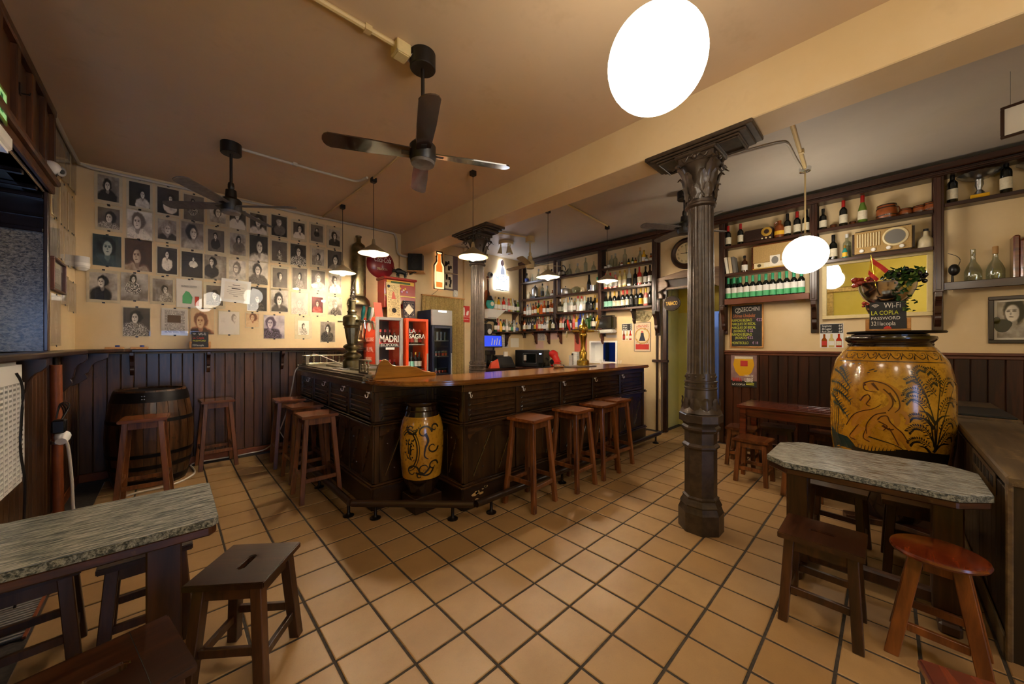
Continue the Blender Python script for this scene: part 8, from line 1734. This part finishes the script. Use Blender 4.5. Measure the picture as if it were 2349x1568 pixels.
# ------------------------------------------------------------------ on top of the great jar
c = Vector((JX, JY, 1.52))
tr = thing('round_tray', 'wide dark round lid lying on the great jar', 'tray', c); B().lathe([(.225, 0), (.225, .012), (.20, .02), (.0, .02)], 40, c).build('lower_disc', 'wood_frame', tr); B().lathe([(.0, .02), (.28, .022), (.285, .03), (.28, .04), (0, .042)], 48, c + Vector((0, -.03, 0))).build('tray', 'iron_dark', tr, smooth=True)
for k_ in range(10): a = k_ * .63; B().box(c.x + .15 * math.cos(a) - .02, c.x + .15 * math.cos(a) + .02, c.y + .15 * math.sin(a) - .03, c.y + .15 * math.sin(a) + .03, c.z + .005, c.z + .02).build('spacer', 'wood_frame', tr)
zt = 1.562
wifi_board('chalk Wi-Fi board in a wooden stand on the great jar', (JX - .13, JY + .005, zt), -math.pi / 2, .205, .235, (('Wi-Fi', .78, .30, 'chalk_white', -.10), ('LA COPLA', .55, .235, 'chalk_yellow', -.46), ('PASSWORD', .38, .17, 'chalk_white', -.46), ('321lacopla', .18, .235, 'chalk_white', -.46)), True)
bw = thing('steel_fruit_bowl', 'wide steel bowl on a dark foot behind the Wi-Fi board', 'bowl', (JX + .03, JY + .01, zt)); q_ = Vector((JX + .03, JY + .01, zt))
B().lathe([(.10, 0), (.10, .01), (.06, .03), (.04, .06), (.06, .08), (.075, .11), (.05, .14), (.03, .16), (.03, .205)], 24, q_).build('foot', 'iron_dark', bw, smooth=True)
B().lathe([(.03, .20), (.08, .22), (.14, .28), (.168, .345), (.176, .40), (.18, .405), (.173, .403), (.164, .345), (.13, .285), (.0, .23)], 44, q_).build('bowl', 'chrome', bw, smooth=True)
def leafy(label, cen, n, rad, drop, seed, m_='leaf_green'):
    t = thing('artificial_vine', label, 'plant', cen); rr = random.Random(seed); cen = Vector(cen)
    for i in range(n):
        a = rr.uniform(0, 6.28); r_ = rad * rr.random() ** .5; p_ = cen + Vector((r_ * math.cos(a) * .7, r_ * math.sin(a), rr.uniform(-drop, .06) if rr.random() < .6 else rr.uniform(0, .07))); s_ = rr.uniform(.022, .042); d = Vector((rr.uniform(-1, .2), rr.uniform(-1, 1), rr.uniform(-.4, .8))).normalized(); w_ = d.cross(Vector((.3, .2, 1))).normalized(); nn = d.cross(w_)
        B().add([p_, p_ + d * s_ * .5 + w_ * s_ * .45 + nn * .004, p_ + d * s_ * 1.2, p_ + d * s_ * .5 - w_ * s_ * .45 + nn * .004, p_ + d * s_ * .6 - nn * .004], [(0, 1, 4), (1, 2, 4), (2, 3, 4), (3, 0, 4), (4, 1, 0), (4, 2, 1), (4, 3, 2), (4, 0, 3)]).build('leaf', m_ if rr.random() < .75 else 'leaf_light', t)
    return t
leafy('artificial green vine spilling from the steel bowl', q_ + Vector((-.07, -.07, .42)), 130, .13, .02, 1)
leafy('hanging strand of green vine down the front of the bowl', q_ + Vector((-.17, -.11, .36)), 80, .05, .22, 2)
def grapes(label, cen, n, sp, m_, seed):
    t = thing('grape_bunch', label, 'fruit', cen); rr = random.Random(seed); cen = Vector(cen); b0 = B().sphere((0, 0, 0), .0175, 10, 7).build('grape', m_, t, smooth=True, world=False); me_ = b0.data; 
    for i in range(n):
        o = b0 if i == 0 else inst(me_, 'grape', t); o.location = Vector((rr.uniform(-1, 1) * sp[0], rr.uniform(-1, 1) * sp[1], rr.uniform(-1, 1) * sp[2]))
    return t
grapes('bunch of artificial red grapes at the left rim of the bowl', q_ + Vector((-.06, .14, .425)), 34, (.04, .06, .03), 'grape_red', 4); grapes('bunch of artificial black grapes over the right of the bowl', q_ + Vector((-.05, -.10, .465)), 46, (.06, .085, .03), 'grape_black', 5); grapes('black grapes drooping over the far right rim of the bowl', q_ + Vector((-.05, -.19, .42)), 14, (.02, .02, .05), 'grape_black', 6)
fg = thing('small_flag', 'small red and yellow flag stuck in the fruit bowl', 'flag', q_ + Vector((-.15, .05, .42))); s0 = q_ + Vector((-.16, .06, .41)); B().tube([s0 - UP * .06, s0 + Vector((0, .03, .22))], .003, 6).build('stick', 'brass', fg)
f0 = s0 + Vector((0, .028, .20)); d0 = Vector((0, -.10, -.12)); 
def flagstrip(a0, a1, m_):
    vs = []
    for i in range(9):
        for a in (a0, a1): vs.append(f0 - UP * .14 * a * (1 + .1 * i / 8) + Vector((0, .018 * a, 0)) + d0 * (i / 8) * (1 - .55 * a) + Vector((.012 * math.sin(i * .9), 0, 0)))
    N2 = len(vs); F2 = [(2 * i, 2 * i + 1, 2 * i + 3, 2 * i + 2) for i in range(8)]
    B().add(vs + [v + Vector((.0015, 0, 0)) for v in vs], F2 + [tuple(N2 + k_ for k_ in reversed(f)) for f in F2]).build('stripe', m_, fg, smooth=True)
flagstrip(0, .28, 'flag_red'); flagstrip(.28, .75, 'flag_yellow'); flagstrip(.75, 1.0, 'flag_red')
# ------------------------------------------------------------------ lettering becomes mesh
bpy.context.view_layer.update(); dg = bpy.context.evaluated_depsgraph_get()
for o in [o for o in C.objects if o.type == 'FONT']:
    me = bpy.data.meshes.new_from_object(o.evaluated_get(dg)); n = bpy.data.objects.new('lettering', me); C.objects.link(n)
    n.parent = o.parent; n.matrix_local = o.matrix_local.copy(); bpy.data.objects.remove(o)
